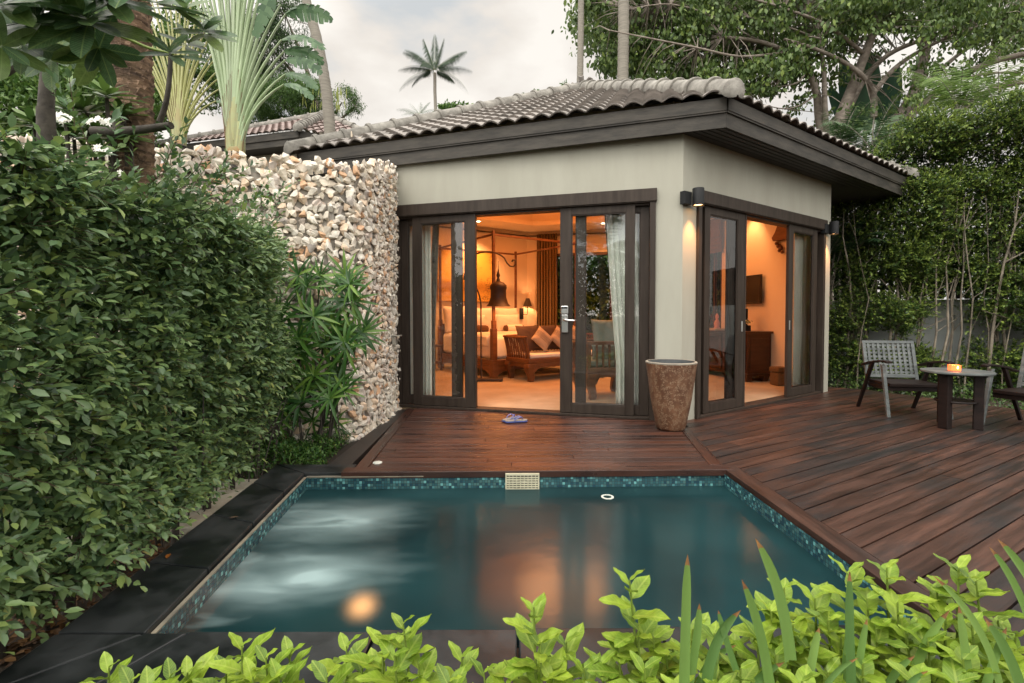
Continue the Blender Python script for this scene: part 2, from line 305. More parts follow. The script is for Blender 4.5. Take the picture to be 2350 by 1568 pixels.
    ms = N(t, 'ShaderNodeMixShader'); L(mf.outputs[0], ms.inputs[0]); L(body.outputs[0], ms.inputs[1]); L(gl.outputs[0], ms.inputs[2]); L(ms.outputs[0], o_.inputs[0]); return m_
w = MB(); w.add([(x, y, -.125) for x, y in PB], [(0, 1, 2, 3)]); tag(w.build('water', watermat()), kind='structure')
# pool light on the floor of the basin (lit)
pl = empty('pool_light', 'round warm underwater light glowing at the bottom of the plunge pool', 'pool light', (-.85, 2.68, ZB))
m = MB(); m.lathe([(.0, 0), (.11, 0), (.11, .03), (.095, .035), (0, .035)], 28, (-.85, 2.68, ZB)); m.build('light_rim', STEEL, pl, 30)
m = MB(); m.lathe([(0, 0), (.058, 0), (.056, .012), (0, .02)], 28, (-.85, 2.68, ZB+.036)); m.build('lens', emis('warm_lens', (1, .40, .14), 10), pl, 60)
rg = MB(); n = 28
rg.lathe([(.030, -.006), (.046, -.006), (.046, .004), (.030, .004)], n, (.69, 3.47, -.125)); rg.f = [f for f in rg.f if len(f) == 4]; k = 3*n
rg.f += [(j+3*n, (j+1) % n+3*n, (j+1) % n, j) for j in range(n)]
tag(rg.build('floating_ring', mat('white_plastic', (.55, .58, .52), rough=.5), smooth=40), 'small white plastic ring floating on the pool water', 'ring')
# coping of black granite slabs
GRAN = mat('black_granite', (.007, .009, .010), (.028, .032, .034), rough=.30, nscale=3.5, rough2=.50, bump=.05, bscale=150, lo=.4, hi=.62)
def slabs(polys, z0, z1, name, mt, bev=.006, kind='structure'):
    m_ = MB()
    for p in polys: m_.prism(p, z0, z1)
    o = m_.build(name, mt, bevel=bev); return tag(o, kind=kind)
def lerp2(a, b, t): return (a[0]+(b[0]-a[0])*t, a[1]+(b[1]-a[1])*t)
I0, I1 = (-1.60, 3.63), (-1.395, 1.80); O0, O1 = (-1.90, 3.86), (-1.73, 1.80)     # left run
polys = []
cuts = [0, .20, .47, .745, 1.0]
for a, b_ in zip(cuts[:-1], cuts[1:]):
    e_ = .0022
    polys.append([lerp2(O0, O1, a+e_), lerp2(O0, O1, b_-e_), lerp2(I0, I1, b_-e_), lerp2(I0, I1, a+e_)])
polys[0] = [(-1.90, 3.86), lerp2(O0, O1, .198), lerp2(I0, I1, .198), (-1.585, 3.645)]
polys.append([(-1.89, 3.865), (-1.583, 3.65), (-1.25, 3.655), (-1.25, 3.865)])
polys.append([(-1.73, 1.795), (-1.735, 1.47), (-1.40, 1.795)])
fr = [-1.395, -1.23, -.52, .02, .56, 1.10, 1.66]
polys.append([(-1.725, 1.462), (-1.40, 1.465), (-1.235, 1.80), (-1.392, 1.80)])
for a, b_ in zip(fr[1:-1], fr[2:]):
    sk = .17 if a < -1 else 0
    polys.append([(a+.004-sk, 1.465), (b_-.004, 1.465), (b_-.004, 1.805+.015*(a+1.4)), (a+.004, 1.805+.015*(a+1.4))])
slabs(polys, -.05, -.004, 'pool_coping', GRAN)
# plinth below the coping, dark border strip beside the deck, pale slab
slabs([[(-1.69, 1.50), (1.7, 1.50), (1.7, 1.78), (-1.42, 1.78), (-1.62, 3.66), (-1.25, 3.66), (-1.25, 3.83), (-1.86, 3.83)]], -.5, -.052, 'pool_kerb', GRAN, 0)
slabs([[(-1.50, 3.87), (-1.31, 3.87), (-1.345, 6.2), (-1.46, 6.2)]], -.11, -.018, 'stone_border', mat('dark_stone', (.018, .016, .015), (.03, .027, .024), rough=.5, nscale=6), .006)
slabs([[(-1.72, 3.87), (-1.51, 3.87), (-1.47, 5.4), (-1.62, 4.75)]], -.17, -.07, 'gutter_stone', mat('gutter_stone', (.02, .017, .014), rough=.7), .004)
slabs([[(-2.9, 2.9), (-1.86, 2.9), (-1.91, 3.79), (-2.9, 3.72)]], -.2, -.09, 'paving_slab', mat('pale_concrete', (.34, .31, .24), (.42, .39, .31), rough=.9, nscale=14, bump=.3, bscale=120), .01)
# ------------------------------------------------------------------ decks
DECKW = mat('wet_merbau', (.030, .013, .010), (.092, .034, .019), rough=.20, nscale=2.2, stretch=(.55, 7, 1), island=.30, bump=.2, bscale=50, rough2=.48, lo=.34, hi=.66, spec=.5)
def darkpatch(m_, amt=.8, s=.9, c=(.013, .013, .014)):
    """old wood: broad grey-black weathered patches with a shape of their own"""
    t = m_.node_tree; L = t.links.new; b = next(n for n in t.nodes if n.type == 'BSDF_PRINCIPLED'); src = b.inputs['Base Color'].links[0].from_socket
    tcn = N(t, 'ShaderNodeTexCoord'); mp_ = N(t, 'ShaderNodeMapping'); mp_.inputs['Scale'].default_value = (.6, 2.6, 1)
    g_ = N(t, 'ShaderNodeNewGeometry'); ad = N(t, 'ShaderNodeVectorMath', operation='MULTIPLY_ADD'); ad.inputs[1].default_value = (9, 3, 5)
    L(g_.outputs['Random Per Island'], ad.inputs[0]); L(tcn.outputs['Object'], ad.inputs[2]); L(ad.outputs[0], mp_.inputs['Vector'])
    nn = N(t, 'ShaderNodeTexNoise'); nn.inputs['Scale'].default_value = s; nn.inputs['Detail'].default_value = 7; nn.inputs['Roughness'].default_value = .66; L(mp_.outputs[0], nn.inputs['Vector'])
    r = N(t, 'ShaderNodeMapRange'); r.inputs['From Min'].default_value = .44; r.inputs['From Max'].default_value = .60; r.inputs['To Max'].default_value = amt; L(nn.outputs['Fac'], r.inputs['Value'])
    mc = N(t, 'ShaderNodeMixRGB'); L(r.outputs[0], mc.inputs[0]); L(src, mc.inputs[1]); mc.inputs[2].default_value = (*c, 1); L(mc.outputs[0], b.inputs['Base Color'])
darkpatch(DECKW, .55)
DECK2 = mat('worn_merbau', (.026, .014, .011), (.080, .036, .023), rough=.28, nscale=2.2, stretch=(.55, 7, 1), island=.25, bump=.22, bscale=50, rough2=.5, lo=.34, hi=.66)
darkpatch(DECK2, .85, 1.0, (.016, .017, .018))
def clip(poly, a, b, c):
    """part of the polygon where a*x+b*y <= c"""
    out = []; n = len(poly)
    for i in range(n):
        p, q = poly[i], poly[(i+1) % n]; dp = a*p[0]+b*p[1]-c; dq = a*q[0]+b*q[1]-c
        if dp <= 0: out.append(p)
        if (dp < 0 < dq) or (dq < 0 < dp):
            t = dp/(dp-dq); out.append((p[0]+(q[0]-p[0])*t, p[1]+(q[1]-p[1])*t))
    return out
def planks(name, poly, ang, wdt, gap, mt, z1=0., th=.03, seg=2.2, off=0):
    ca, sa = math.cos(ang), math.sin(ang); loc = [(x*ca+y*sa, -x*sa+y*ca) for x, y in poly]
    ys = [p[1] for p in loc]; xs = [p[0] for p in loc]; m_ = MB(); y = min(ys)+off; k = 0
    while y < max(ys):
        row = clip(clip(loc, 0, 1, y+wdt-gap), 0, -1, -y)
        if len(row) > 2:
            x = min(xs)-random.uniform(0, seg)
            while x < max(xs):
                s_ = seg*random.uniform(.8, 1.3)
                pc = clip(clip(row, 1, 0, x+s_-.003), -1, 0, -x)
                if len(pc) > 2: m_.prism(pc, z1-th, z1+random.uniform(-.0012, .0012))
                x += s_
        y += wdt; k += 1
    o = m_.build(name, mt, bevel=.003); o.rotation_euler.z = ang; return tag(o, kind='structure')
A_DIR = Vector((-.9645, .264, 0)).normalized(); B_DIR = Vector((.821, .571, 0)).normalized()
NA = Vector((-A_DIR.y, A_DIR.x, 0)); NA = NA if NA.y < 0 else -NA
NB = Vector((B_DIR.y, -B_DIR.x, 0))
P1 = Vector((1.89, 5.38, 0)); P2 = Vector((4.895, 7.47, 0)); P3 = Vector((3.96, 11.46, 0)); P4 = Vector((.384, 12.44, 0)); P5 = Vector((-3.114, 10.0, 0)); P0 = Vector((-2.3, 6.53, 0))
front = [(-1.13, 3.76), (1.58, 3.80), (1.80, 5.02), (1.80, 5.5), (-1.2, 6.32), (-1.245, 6.1)]
planks('deck', front, .012, .108, .006, DECKW, off=.02)
side = [(1.803, 1.0), (1.775, 3.76), (1.668, 3.79), (1.863, 5.06), (1.95, 5.55), (4.9, 8.05), (5.15, 8.0), (5.62, 7.62), (5.97, 6.85), (6.35, 6.05), (6.9, 4.9), (8.2, 2.6), (7.5, .9), (4.5, .2), (2.2, .4)]
planks('side_deck', side, math.atan2(1110, 1921), .140, .010, DECK2, seg=3.2)
# border boards: left, pool edge, seam, right pool edge
def board(name, a, b, wl, z1=.004, th=.05, mt=None):
    a, b = Vector((*a, 0)), Vector((*b, 0)); d = (b-a).normalized(); nrm = Vector((-d.y, d.x, 0)); l = (b-a).length
    m_ = MB(); m_.box(0, l, 0, wl, z1-th, z1); o = m_.build(name, mt or DECKW, bevel=.004); o.location = a; o.rotation_euler.z = math.atan2(d.y, d.x); return tag(o, kind='structure')
board('deck_border', (-1.135, 3.755), (-1.25, 6.15), .10, .002)
board('deck_border', (-1.30, 3.635), (1.70, 3.685), .118, .006)
board('deck_border', (1.665, 3.79), (1.86, 5.06), -.0 or .10, .008)
board('deck_border', (1.80, 1.0), (1.77, 3.80), .125, .003, mt=DECK2)
tag(MB().prism([(-1.28, 3.70), (1.75, 3.75), (4.95, 8.1), (5.2, 8.05), (5.66, 7.66), (6.4, 6.05), (8.2, 2.6), (7.5, .9), (4.5, .2), (2.2, .4), (1.80, 1.0), (1.80, 3.72)][:0] or [(1.78, .9), (7.5, .9), (8.15, 2.6), (6.33, 6.0), (5.6, 7.58), (5.1, 7.95), (1.9, 5.5)], -.5, -.045).build('deck_joist_shade', mat('joist_shadow_wood', (.008, .006, .005), rough=.95)), kind='structure')  # solid block under the boards; shade of the gaps put into its near-black colour
tag(MB().prism([(-1.18, 3.72), (1.76, 3.76), (1.9, 5.6), (-1.25, 6.3)], -.4, -.045).build('deck_joist_shade', bpy.data.materials['joist_shadow_wood']), kind='structure')
# ------------------------------------------------------------------ villa
villa = empty('villa', 'low villa with sage white walls, dark timber sliding doors and a hipped grey tile roof', 'villa', P1)
ZS = 3.18
FA = frame3(P1, A_DIR, NA); FB = frame3(P1, B_DIR, NB)
w = MB()
T = .15
w.box(0, .30, -T, 0, -.1, ZS+.05, FA); w.box(3.53, 4.36, -T, 0, -.1, ZS+.05, FA); w.box(.30, 3.53, -T, 0, 2.585, ZS+.05, FA)
w.box(0, .26, -T, 0, -.1, ZS+.05, FB); w.box(3.42, 3.66, -T, 0, -.1, ZS+.05, FB); w.box(.26, 3.42, -T, 0, 2.585, ZS+.05, FB)
w.build('wall', PAINT, villa)
# room side of the walls: left, headboard wall, window wall, television wall
D3 = (P3-P2).normalized(); N3 = Vector((D3.y, -D3.x, 0))
F3 = frame3(P2-N3*.15, D3, N3); L3 = (P3-P2).length
DK = (P3-P4).normalized(); NK = Vector((-DK.y, DK.x, 0)); FK = frame3(P4, DK, NK); LK = (P3-P4).length
DH = (P4-P5).normalized(); NH = Vector((-DH.y, DH.x, 0)); FH = frame3(P5, DH, NH); LH = (P4-P5).length
DL = (P5-P0).normalized(); NL = Vector((-DL.y, DL.x, 0)); FL = frame3(P0-NL*.15, DL, NL); LL = (P5-P0).length
iw = MB(); Q0, Q1 = 2.36, 3.40
iw.box(.14, Q0, 0, .012, -.1, 3.7, F3); iw.box(Q1, L3+.1, 0, .012, -.1, 3.7, F3); iw.box(Q0, Q1, 0, .012, -.1, .85, F3); iw.box(Q0, Q1, 0, .012, 3.0, 3.7, F3)
iw.box(-.1, LH+.1, 0, .15, -.1, 3.7, FH); iw.box(.1, LL+.05, 0, .012, -.1, 3.7, FL)
# window wall with one wide window (z .45-2.73)
W0, W1 = .72, 2.15
iw.box(-.1, W0, 0, .15, -.1, 3.7, FK); iw.box(W1, LK+.1, 0, .15, -.1, 3.7, FK)
for a, b_ in ((W0, W1),):
    iw.box(a, b_, 0, .15, 2.73, 3.7, FK); iw.box(a, b_, 0, .15, -.1, .08, FK)
# warm skin inside the two glazed walls
for F, a0, a1, x0, x1 in ((FA, .02, .3, 3.53, 4.3), (FB, .02, .26, 3.42, 3.6)):
    iw.box(a0, a1, -T-.012, -T-.002, -.1, 3.6, F); iw.box(x0, x1, -T-.012, -T-.002, -.1, 3.6, F); iw.box(a1, x0, -T-.012, -T-.002, 2.585, 3.6, F)
iw.build('room_wall', CREAM, villa)
ow = MB(); ow.box(.0, Q0, .0125, .15, -.1, ZS+.05, F3); ow.box(Q1, L3+.1, .0125, .15, -.1, ZS+.05, F3); ow.box(Q0, Q1, .0125, .15, -.1, .85, F3); ow.box(Q0, Q1, .0125, .15, 3.0, ZS+.05, F3); ow.build('wall', PAINT, villa); ow = MB(); ow.box(-.0, LL+.05, .0125, .15, -.1, ZS+.05, FL); ow.build('wall', PAINT, villa)
hexa = [tuple(p[:2]) for p in (P1, P2, P3, P4, P5, P0)]
FLOORM = mat('honed_limestone', (.36, .27, .17), (.46, .36, .24), rough=.42, nscale=2.5, spec=.3, bump=.04, bscale=20)
cen = Vector((.9, 8.9, 0))
def shrink(poly, f): return [tuple((cen+(Vector((*p, 0))-cen)*f)[:2]) for p in poly]
MB().prism(hexa, -.08, .028).build('floor', FLOORM, villa)
# ceiling: flat ring, vertical fascia, raised tray
hi = shrink(hexa, .74); n = 6; c_ = MB()
c_.add([(x, y, 3.30) for x, y in hexa]+[(x, y, 3.30) for x, y in hi], [((i+1) % n, i, n+i, n+(i+1) % n) for i in range(n)])
hj = shrink(hexa, .78)
c_.add([(x, y, 3.30) for x, y in hi]+[(x, y, 3.40) for x, y in hi]+[(x, y, 3.40) for x, y in hj]+[(x, y, 3.78) for x, y in hj], [(i, (i+1) % n, n+(i+1) % n, n+i) for i in range(n)]+[(n+i, n+(i+1) % n, 2*n+(i+1) % n, 2*n+i) for i in range(n)]+[(2*n+i, 2*n+(i+1) % n, 3*n+(i+1) % n, 3*n+i) for i in range(n)]+[tuple(3*n+i for i in range(n))])
c_.build('ceiling', CEIL, villa)
# ---- roof
EC = Vector((2.245, 5.125, 0)); EL = Vector((-2.89, 6.65, -.065)); ER = Vector((6.517, 8.10, 0)); E3 = Vector((6.0, 10.2, 0))*1
AP = Vector((1.36, 9.4, 5.46)); ZE = 3.455
E3 = ER + (Vector((6.18, 9.43, 0))-ER)*3.4; E4 = Vector((.2, 13.7, 0)); E5 = Vector((-3.7, 10.3, 0))
eav = [EC, ER, E3, E4, E5, EL]
# soffit and fascias
so_ = MB(); si_ = [P1, P2, P3, P4, P5, P0]; si_ = [p+(Vector((*cen[:2], 0))-p)*.02 for p in si_]; so_.add([(p.x, p.y, ZS) for p in eav]+[(p.x, p.y, ZS) for p in si_]+[(p.x, p.y, ZS+.02) for p in eav]+[(p.x, p.y, ZS+.02) for p in si_], [(i, 6+i, 6+(i+1) % 6, (i+1) % 6) for i in range(6)]+[(12+i, 12+(i+1) % 6, 18+(i+1) % 6, 18+i) for i in range(6)])
so_.build('soffit', SOFF, villa)
fa = MB()
def fascia(a, b_, ext0=0, ext1=0):
    d = (b_-a).normalized(); nr = Vector((d.y, -d.x, 0)).normalized(); l = (b_-a).length; F = frame3(a, d, nr)
    fa.box(-ext0, l+ext1, -.02, .002, ZS-.025, ZS+.125, F)       # lower board
    fa.box(-ext0, l+ext1, -.02, .022, ZS+.125, ZS+.145, F)     # bead
    fa.box(-ext0, l+ext1, -.02, .030, ZS+.145, ZE+.0, F)   # upper board
fascia(EL, EC, 0, .0); fascia(EC, ER, 0, 0); fascia(ER, E3); fascia(E5, EL)
fa.build('fascia', FASC, villa)
# soffit board lines
bl = MB()
for k in range(1, 6):
    a = EC+(P1-EC)*(k/6.5); b_ = ER+(P2-ER)*(k/6.5); d = (b_-a).normalized(); nr = Vector((d.y, -d.x, 0)); bl.box(0, (b_-a).length, -.004, .004, ZS-.006, ZS-.001, frame3(a, d, nr))
bl.build('soffit_bead', mat('soffit_bead', (.015, .014, .013), rough=.6), villa)
TILE = mat('grey_concrete_tile', (.18, .165, .15), (.34, .31, .285), rough=.85, nscale=2.2, island=.0, bump=.5, bscale=70, hue=0)
RTILE = mat('faded_red_tile', (.20, .155, .14), (.33, .26, .24), rough=.85, nscale=3, bump=.4, bscale=70)
def roof_plane(a, b_, apex, mt, parent, pitchw=.205, course=.30, over=.05, z=ZE, name='roof_tiles', amp=.033):
    """rows of rolled tiles on the triangle eave a-b, apex"""
    a = Vector((a.x, a.y, z+a.z)); b_ = Vector((b_.x, b_.y, z+b_.z)); d = (b_-a).normalized(); l = (b_-a).length
    foot = a + d*((apex-a).dot(d)); v = (apex-foot); h = v.length; v = v/h; nr = d.cross(v).normalized(); nr = nr if nr.z > 0 else -nr
    ua = (apex-a).dot(d); nu = int(l/pitchw*10); step = .028
    U = np.linspace(-.06, l+.06, nu); prof = amp*(1.25*np.abs(np.sin(PI*U/pitchw))**.8-.25*(1-np.abs(np.sin(PI*U/pitchw))))
    rows = []; nc = int((h+over)/course)+1
    for k in range(nc):
        v0 = -over+k*course; rows += [(v0-.002 if k == 0 else v0+.014, step-.016 if k == 0 else -.004), (v0, step+.004), (v0+course+.0, 0)]
    vs = np.zeros((len(rows), nu, 3)); A_ = np.array(a); D_ = np.array(d); V_ = np.array(v); N_ = np.array(nr)
    for i, (vv, off) in enumerate(rows):
        vs[i] = A_+U[:, None]*D_+vv*V_+(prof+off+.03)[:, None]*N_
    fs = []
    for i in range(len(rows)-1):
        vm = (rows[i][0]+rows[i+1][0])/2
        lo_ = ua*max(vm, -.05)/h-.05; hi_ = l-(l-ua)*max(vm, -.05)/h+.05
        for j in range(nu-1):
            if lo_ <= U[j] <= hi_: fs.append((i*nu+j, i*nu+j+1, (i+1)*nu+j+1, (i+1)*nu+j))
    me = bpy.data.meshes.new(name); me.from_pydata(vs.reshape(-1, 3).tolist(), [], fs); me.materials.append(mt)
    me.polygons.foreach_set('use_smooth', [True]*len(me.polygons)); me.set_sharp_from_angle(angle=R(35))
    o = bpy.data.objects.new(name, me); col.objects.link(o)
    if (Vector(me.polygons[len(fs)//2].normal)).dot(nr) < 0: me.flip_normals()
    sl = o.modifiers.new('thick', 'SOLIDIFY'); sl.thickness = .022; sl.offset = -1
    attach(o, parent); return o
def ridge(a, apex, mt, parent, r=.112, lift=.045, step=.40, head=True, endcap=True):
    d = (apex-a); l = d.length; d.normalize(); m_ = MB(); k = 0; s = -.10
    side_ = d.cross(Vector((0, 0, 1))).normalized(); upv = side_.cross(d).normalized(); seg = 14
    def hoop(t, rr, drop=.0):
        c = a+d*t+upv*(lift-drop); return [c+side_*(math.cos(th)*rr)+upv*(math.sin(th)*rr) for th in [PI*(-.12+1.24*q/seg) for q in range(seg+1)]]
    rings = []
    if endcap:
        for q in range(5):
            th = PI/2*q/4; rings.append(hoop(s-.10*math.cos(th), max(r*math.sin(th), .012)*1.08, .05*math.cos(th)))
    while s < l-.05:
        e1 = min(s+step, l)
        rings += [hoop(s, r*1.0), hoop(e1-.062, r*.96), hoop(e1-.060, r*1.17), hoop(e1-.045, r*1.22), hoop(e1-.015, r*1.21), hoop(e1-.002, r*1.16)]; s = e1
    vs = [p for h_ in rings for p in h_]; w_ = seg+1
    fs = [(i*w_+j, (i+1)*w_+j, (i+1)*w_+j+1, i*w_+j+1) for i in range(len(rings)-1) for j in range(seg)]
    m_.add(vs, fs); return m_.build('ridge_tiles', mt, parent, 35)
RIDGE = mat('mossy_ridge_cap', (.17, .16, .142), (.34, .325, .29), rough=.9, nscale=7, bump=.6, bscale=90, lo=.4, hi=.7)
def dome(parent, p, mt, r=.2):
    m_ = MB(); m_.lathe([(.001, r*.75), (r*.45, r*.66), (r*.8, r*.35), (r, 0), (r*1.1, -r*.6)], 20, p); return m_.build('ridge_knot', mt, parent, 60)
pr_ = [EL, EC, ER, E3, E4, E5]
for i in range(6):
    a, b_ = pr_[i], pr_[(i+1) % 6]
    if i in (0, 1): roof_plane(a, b_, AP, TILE, villa)
    else: roof_plane(a, b_, AP, TILE, villa, course=.6)
def ez(p, o=.0): return Vector((p.x, p.y, ZE+.03+o+p.z))
for p in (EL, EC, ER): ridge(ez(p), AP+Vector((0, 0, .03)), RIDGE, villa)
dome(villa, AP+Vector((0, 0, .05)), RIDGE)
# ------------------------------------------------------------------ sliding doors
def leaf(name, F, u0, u1, s0, s1, y0, y1, z0=.035, z1=2.455, top=.09, bot=.105, label=None):
    """one framed glazed panel; F: u along wall, y outwards"""
    m_ = MB()
    m_.box(u0, u0+s0, y0, y1, z0, z1, F); m_.box(u1-s1, u1, y0, y1, z0, z1, F)
    m_.box(u0+s0, u1-s1, y0+.002, y1-.002, z1-top, z1, F); m_.box(u0+s0, u1-s1, y0+.002, y1-.002, z0, z0+bot, F)
    g0, g1, h0, h1 = u0+s0, u1-s1, z0+bot, z1-top; ym = (y0+y1)/2
    for a, b_, c, d in ((g0, g1, h0, h0+.012), (g0, g1, h1-.012, h1), (g0, g0+.012, h0+.012, h1-.012), (g1-.012, g1, h0+.012, h1-.012)): m_.box(a, b_, ym-.012, ym+.012, c, d, F)
    o = m_.build(name, WOOD, villa, bevel=.003)
    if label: o['label'] = label
    gl_ = MB(); gl_.add([F @ Vector(p) for p in ((g0+.01, ym, h0+.01), (g1-.01, ym, h0+.01), (g1-.01, ym, h1-.01), (g0+.01, ym, h1-.01))], [(0, 1, 2, 3)])
    gl_.build('glass', GLASS, o); return o
def casing(F, u0, u1, ja, jb):
    m_ = MB()
    m_.box(u0, u1, -.01, .052, 2.462, 2.603, F); m_.box(u0+.004, u1-.004, -.01, .040, 2.452, 2.463, F)
    m_.box(u0+.012, u0+.075, -.14, .036, 0, 2.452, F); m_.box(u1-.075, u1-.012, -.14, .036, 0, 2.452, F)
    m_.box(u0+.075, u1-.075, -.14, .030, .0, .030, F); m_.box(u0+.075, u1-.075, -.14, -.005, 2.43, 2.4615, F)
    m_.build('door_frame', WOOD, villa, bevel=.004)
casing(FA, .275, 3.552, 0, 0); casing(FB, .235, 3.442, 0, 0)
YF, YB = (-.040, .0), (-.095, -.055)
leaf('fixed_door_panel', FA, 2.630, 3.475, .137, .095, *YB); leaf('fixed_door_panel', FA, .352, 1.195, .100, .115, *YB)
sl = leaf('sliding_door', FA, 2.437, 3.288, .130, .115, *YF); sr = leaf('sliding_door', FA, .512, 1.369, .098, .134, *YF, label='sliding door leaf with a steel card lock')
leaf('fixed_door_panel', FB, .312, 1.158, .10, .165, *YB); leaf('fixed_door_panel', FB, 2.50, 3.365, .115, .10, *YB)
bl_ = leaf('sliding_door', FB, .417, 1.262, .104, .150, *YF); br_ = leaf('sliding_door', FB, 2.385, 3.232, .128, .112, *YF)
# interlock strips, latch plates
m = MB(); m.box(2.425, 2.437, -.05, .012, .035, 2.455, FA); m.build('meeting_strip', WOOD, villa, bevel=.002); m = MB(); m.box(1.262, 1.292, -.05, .006, .035, 2.455, FB); m.build('meeting_strip', WOOD, villa, bevel=.002)
def latch(F, u, par):
    m_ = MB(); m_.box(u-.012, u+.012, -.002, .007, .98, 1.11, F); o = m_.build('pull_handle', STEEL, par, bevel=.004)
latch(FB, 1.215, bl_); latch(FB, 2.425, br_)
# card lock with lever handle
m = MB(); m.box(1.272, 1.348, -.002, .026, .985, 1.20, FA); m.box(1.268, 1.352, -.002, .040, 1.205, 1.30, FA); m.build('card_lock', STEEL, sr, bevel=.008)
m = MB(); m.box(1.276, 1.344, .0405, .042, 1.268, 1.290, FA); m.build('card_slot', BLACK, sr)
m = MB(); m.tube([FA @ Vector(p) for p in ((1.31, .02, 1.135), (1.31, .075, 1.135), (1.295, .085, 1.134), (1.24, .088, 1.130), (1.185, .084, 1.126))], [.012, .012, .0135, .0125, .010], 10); m.lathe([(.0, 0), (.026, 0), (.026, .012), (0, .012)], 20, (0, 0, 0), FA @ Matrix.Translation((1.31, .026, 1.135)) @ Matrix.Rotation(-PI/2, 4, 'X'))
m.build('door_handle', STEEL, sr, 50)
# ------------------------------------------------------------------ wall lamps (lit)
LAMPE = emis('lamp_lens', (1, .50, .18), 9)
def wall_lamp(u, name_label):
    root = empty('wall_lamp', name_label, 'wall lamp', FB @ Vector((u-.12, 0, 2.46)), 'black cylinder wall lamps')
    m_ = MB(); m_.box(u-.165, u-.035, .0, .062, 2.405, 2.545, FB); m_.build('back_box', BLACK, root, bevel=.004)
    m_ = MB(); c = FB @ Vector((u+.015, .105, 0)); m_.lathe([(.062, 2.395), (.062, 2.58), (.058, 2.585), (0, 2.585), ][::1], 32, (c.x, c.y, 0)); m_.f = m_.f[:-2]+[m_.f[-1]]
    m_.build('lamp_body', BLACK, root, 40)
    m_ = MB(); m_.lathe([(0, 2.41), (.056, 2.41), (.056, 2.414), (0, 2.414)], 24, (c.x, c.y, 0)); m_.build('lamp_lens', LAMPE, root)
    ld = bpy.data.lights.new('wall_lamp_light', 'SPOT'); ld.energy = 60; ld.color = (1, .42, .14); ld.spot_size = R(72); ld.spot_blend = .9; ld.shadow_soft_size = .03
    lo = bpy.data.objects.new('lamp_light', ld); col.objects.link(lo); lo.location = (c.x, c.y, 2.40); lo.rotation_euler = (0, 0, 0); attach(lo, root)
    return root
wall_lamp(.11, 'black cylinder wall lamp glowing downward beside the corner pillar, above the tall pot')
wall_lamp(3.50, 'black cylinder wall lamp glowing downward at the far end of the wall by the hedge')
# ------------------------------------------------------------------ things on the deck
# tall pot
POT = mat('rusty_pot', (.10, .042, .020), (.19, .095, .050), rough=.6, nscale=9, stretch=(1, 1, .6), bump=.8, bscale=38, lo=.40, hi=.66, bd=.006)
def crackle(m_, c, s=42, th=.06):
    t = m_.node_tree; L = t.links.new; b = next(n for n in t.nodes if n.type == 'BSDF_PRINCIPLED'); src = b.inputs['Base Color'].links[0].from_socket
    tcn = N(t, 'ShaderNodeTexCoord'); nn = N(t, 'ShaderNodeTexNoise'); nn.inputs['Scale'].default_value = 18; L(tcn.outputs['Object'], nn.inputs['Vector'])
    va = N(t, 'ShaderNodeVectorMath', operation='MULTIPLY_ADD'); va.inputs[1].default_value = (.09, .09, .09); L(nn.outputs['Color'], va.inputs[0]); L(tcn.outputs['Object'], va.inputs[2])
    vo = N(t, 'ShaderNodeTexVoronoi', feature='DISTANCE_TO_EDGE'); vo.inputs['Scale'].default_value = s; L(va.outputs[0], vo.inputs['Vector'])
    n2 = N(t, 'ShaderNodeTexNoise'); n2.inputs['Scale'].default_value = 26; n2.inputs['Detail'].default_value = 4; L(tcn.outputs['Object'], n2.inputs['Vector'])
    lt = N(t, 'ShaderNodeMath', operation='LESS_THAN'); lt.inputs[1].default_value = th; L(vo.outputs['Distance'], lt.inputs[0])
    gt = N(t, 'ShaderNodeMath', operation='GREATER_THAN'); gt.inputs[1].default_value = .50; L(n2.outputs['Fac'], gt.inputs[0])
    mu = N(t, 'ShaderNodeMath', operation='MULTIPLY'); L(lt.outputs[0], mu.inputs[0]); L(gt.outputs[0], mu.inputs[1])
    m2 = N(t, 'ShaderNodeMath', operation='MULTIPLY'); m2.inputs[1].default_value = .75; L(mu.outputs[0], m2.inputs[0])
    mc = N(t, 'ShaderNodeMixRGB'); L(m2.outputs[0], mc.inputs[0]); L(src, mc.inputs[1]); mc.inputs[2].default_value = (*c, 1); L(mc.outputs[0], b.inputs['Base Color'])
crackle(POT, (.33, .24, .155), 58, .07)
PC = (1.655, 5.02, 0)
pot = empty('planter_pot', 'tall tapered rusty brown pot with a pale rim in front of the corner pillar', 'pot', PC)
m = MB(); m.lathe([(.001, .006), (.135, .006), (.150, .03), (.205, .32), (.250, .66), (.256, .695)], 48, PC); m.f = m.f[:-1]; m.build('pot_body', POT, pot, 60)
m = MB(); m.lathe([(.2562, .695), (.258, .708), (.250, .713), (.236, .712)], 48, PC); m.f = m.f[:-2]
m.build('pot_rim', mat('pale_rim', (.34, .31, .25), (.25, .23, .19), rough=.7, nscale=15), pot, 50)
m = MB(); m.lathe([(0, .61), (.219, .61), (.219, .618), (0, .618)], 40, PC); m.build('pot_filling', mat('pot_dark_water', (.03, .04, .042), rough=.2), pot)
m = MB(); m.lathe([(.236, .7118), (.231, .700), (.219, .60), (.219, .59)], 48, PC); m.f = m.f[:-2]; m.build('pot_lining', mat('pot_lining', (.035, .042, .045), (.06, .068, .07), rough=.6, nscale=12), pot, 50)
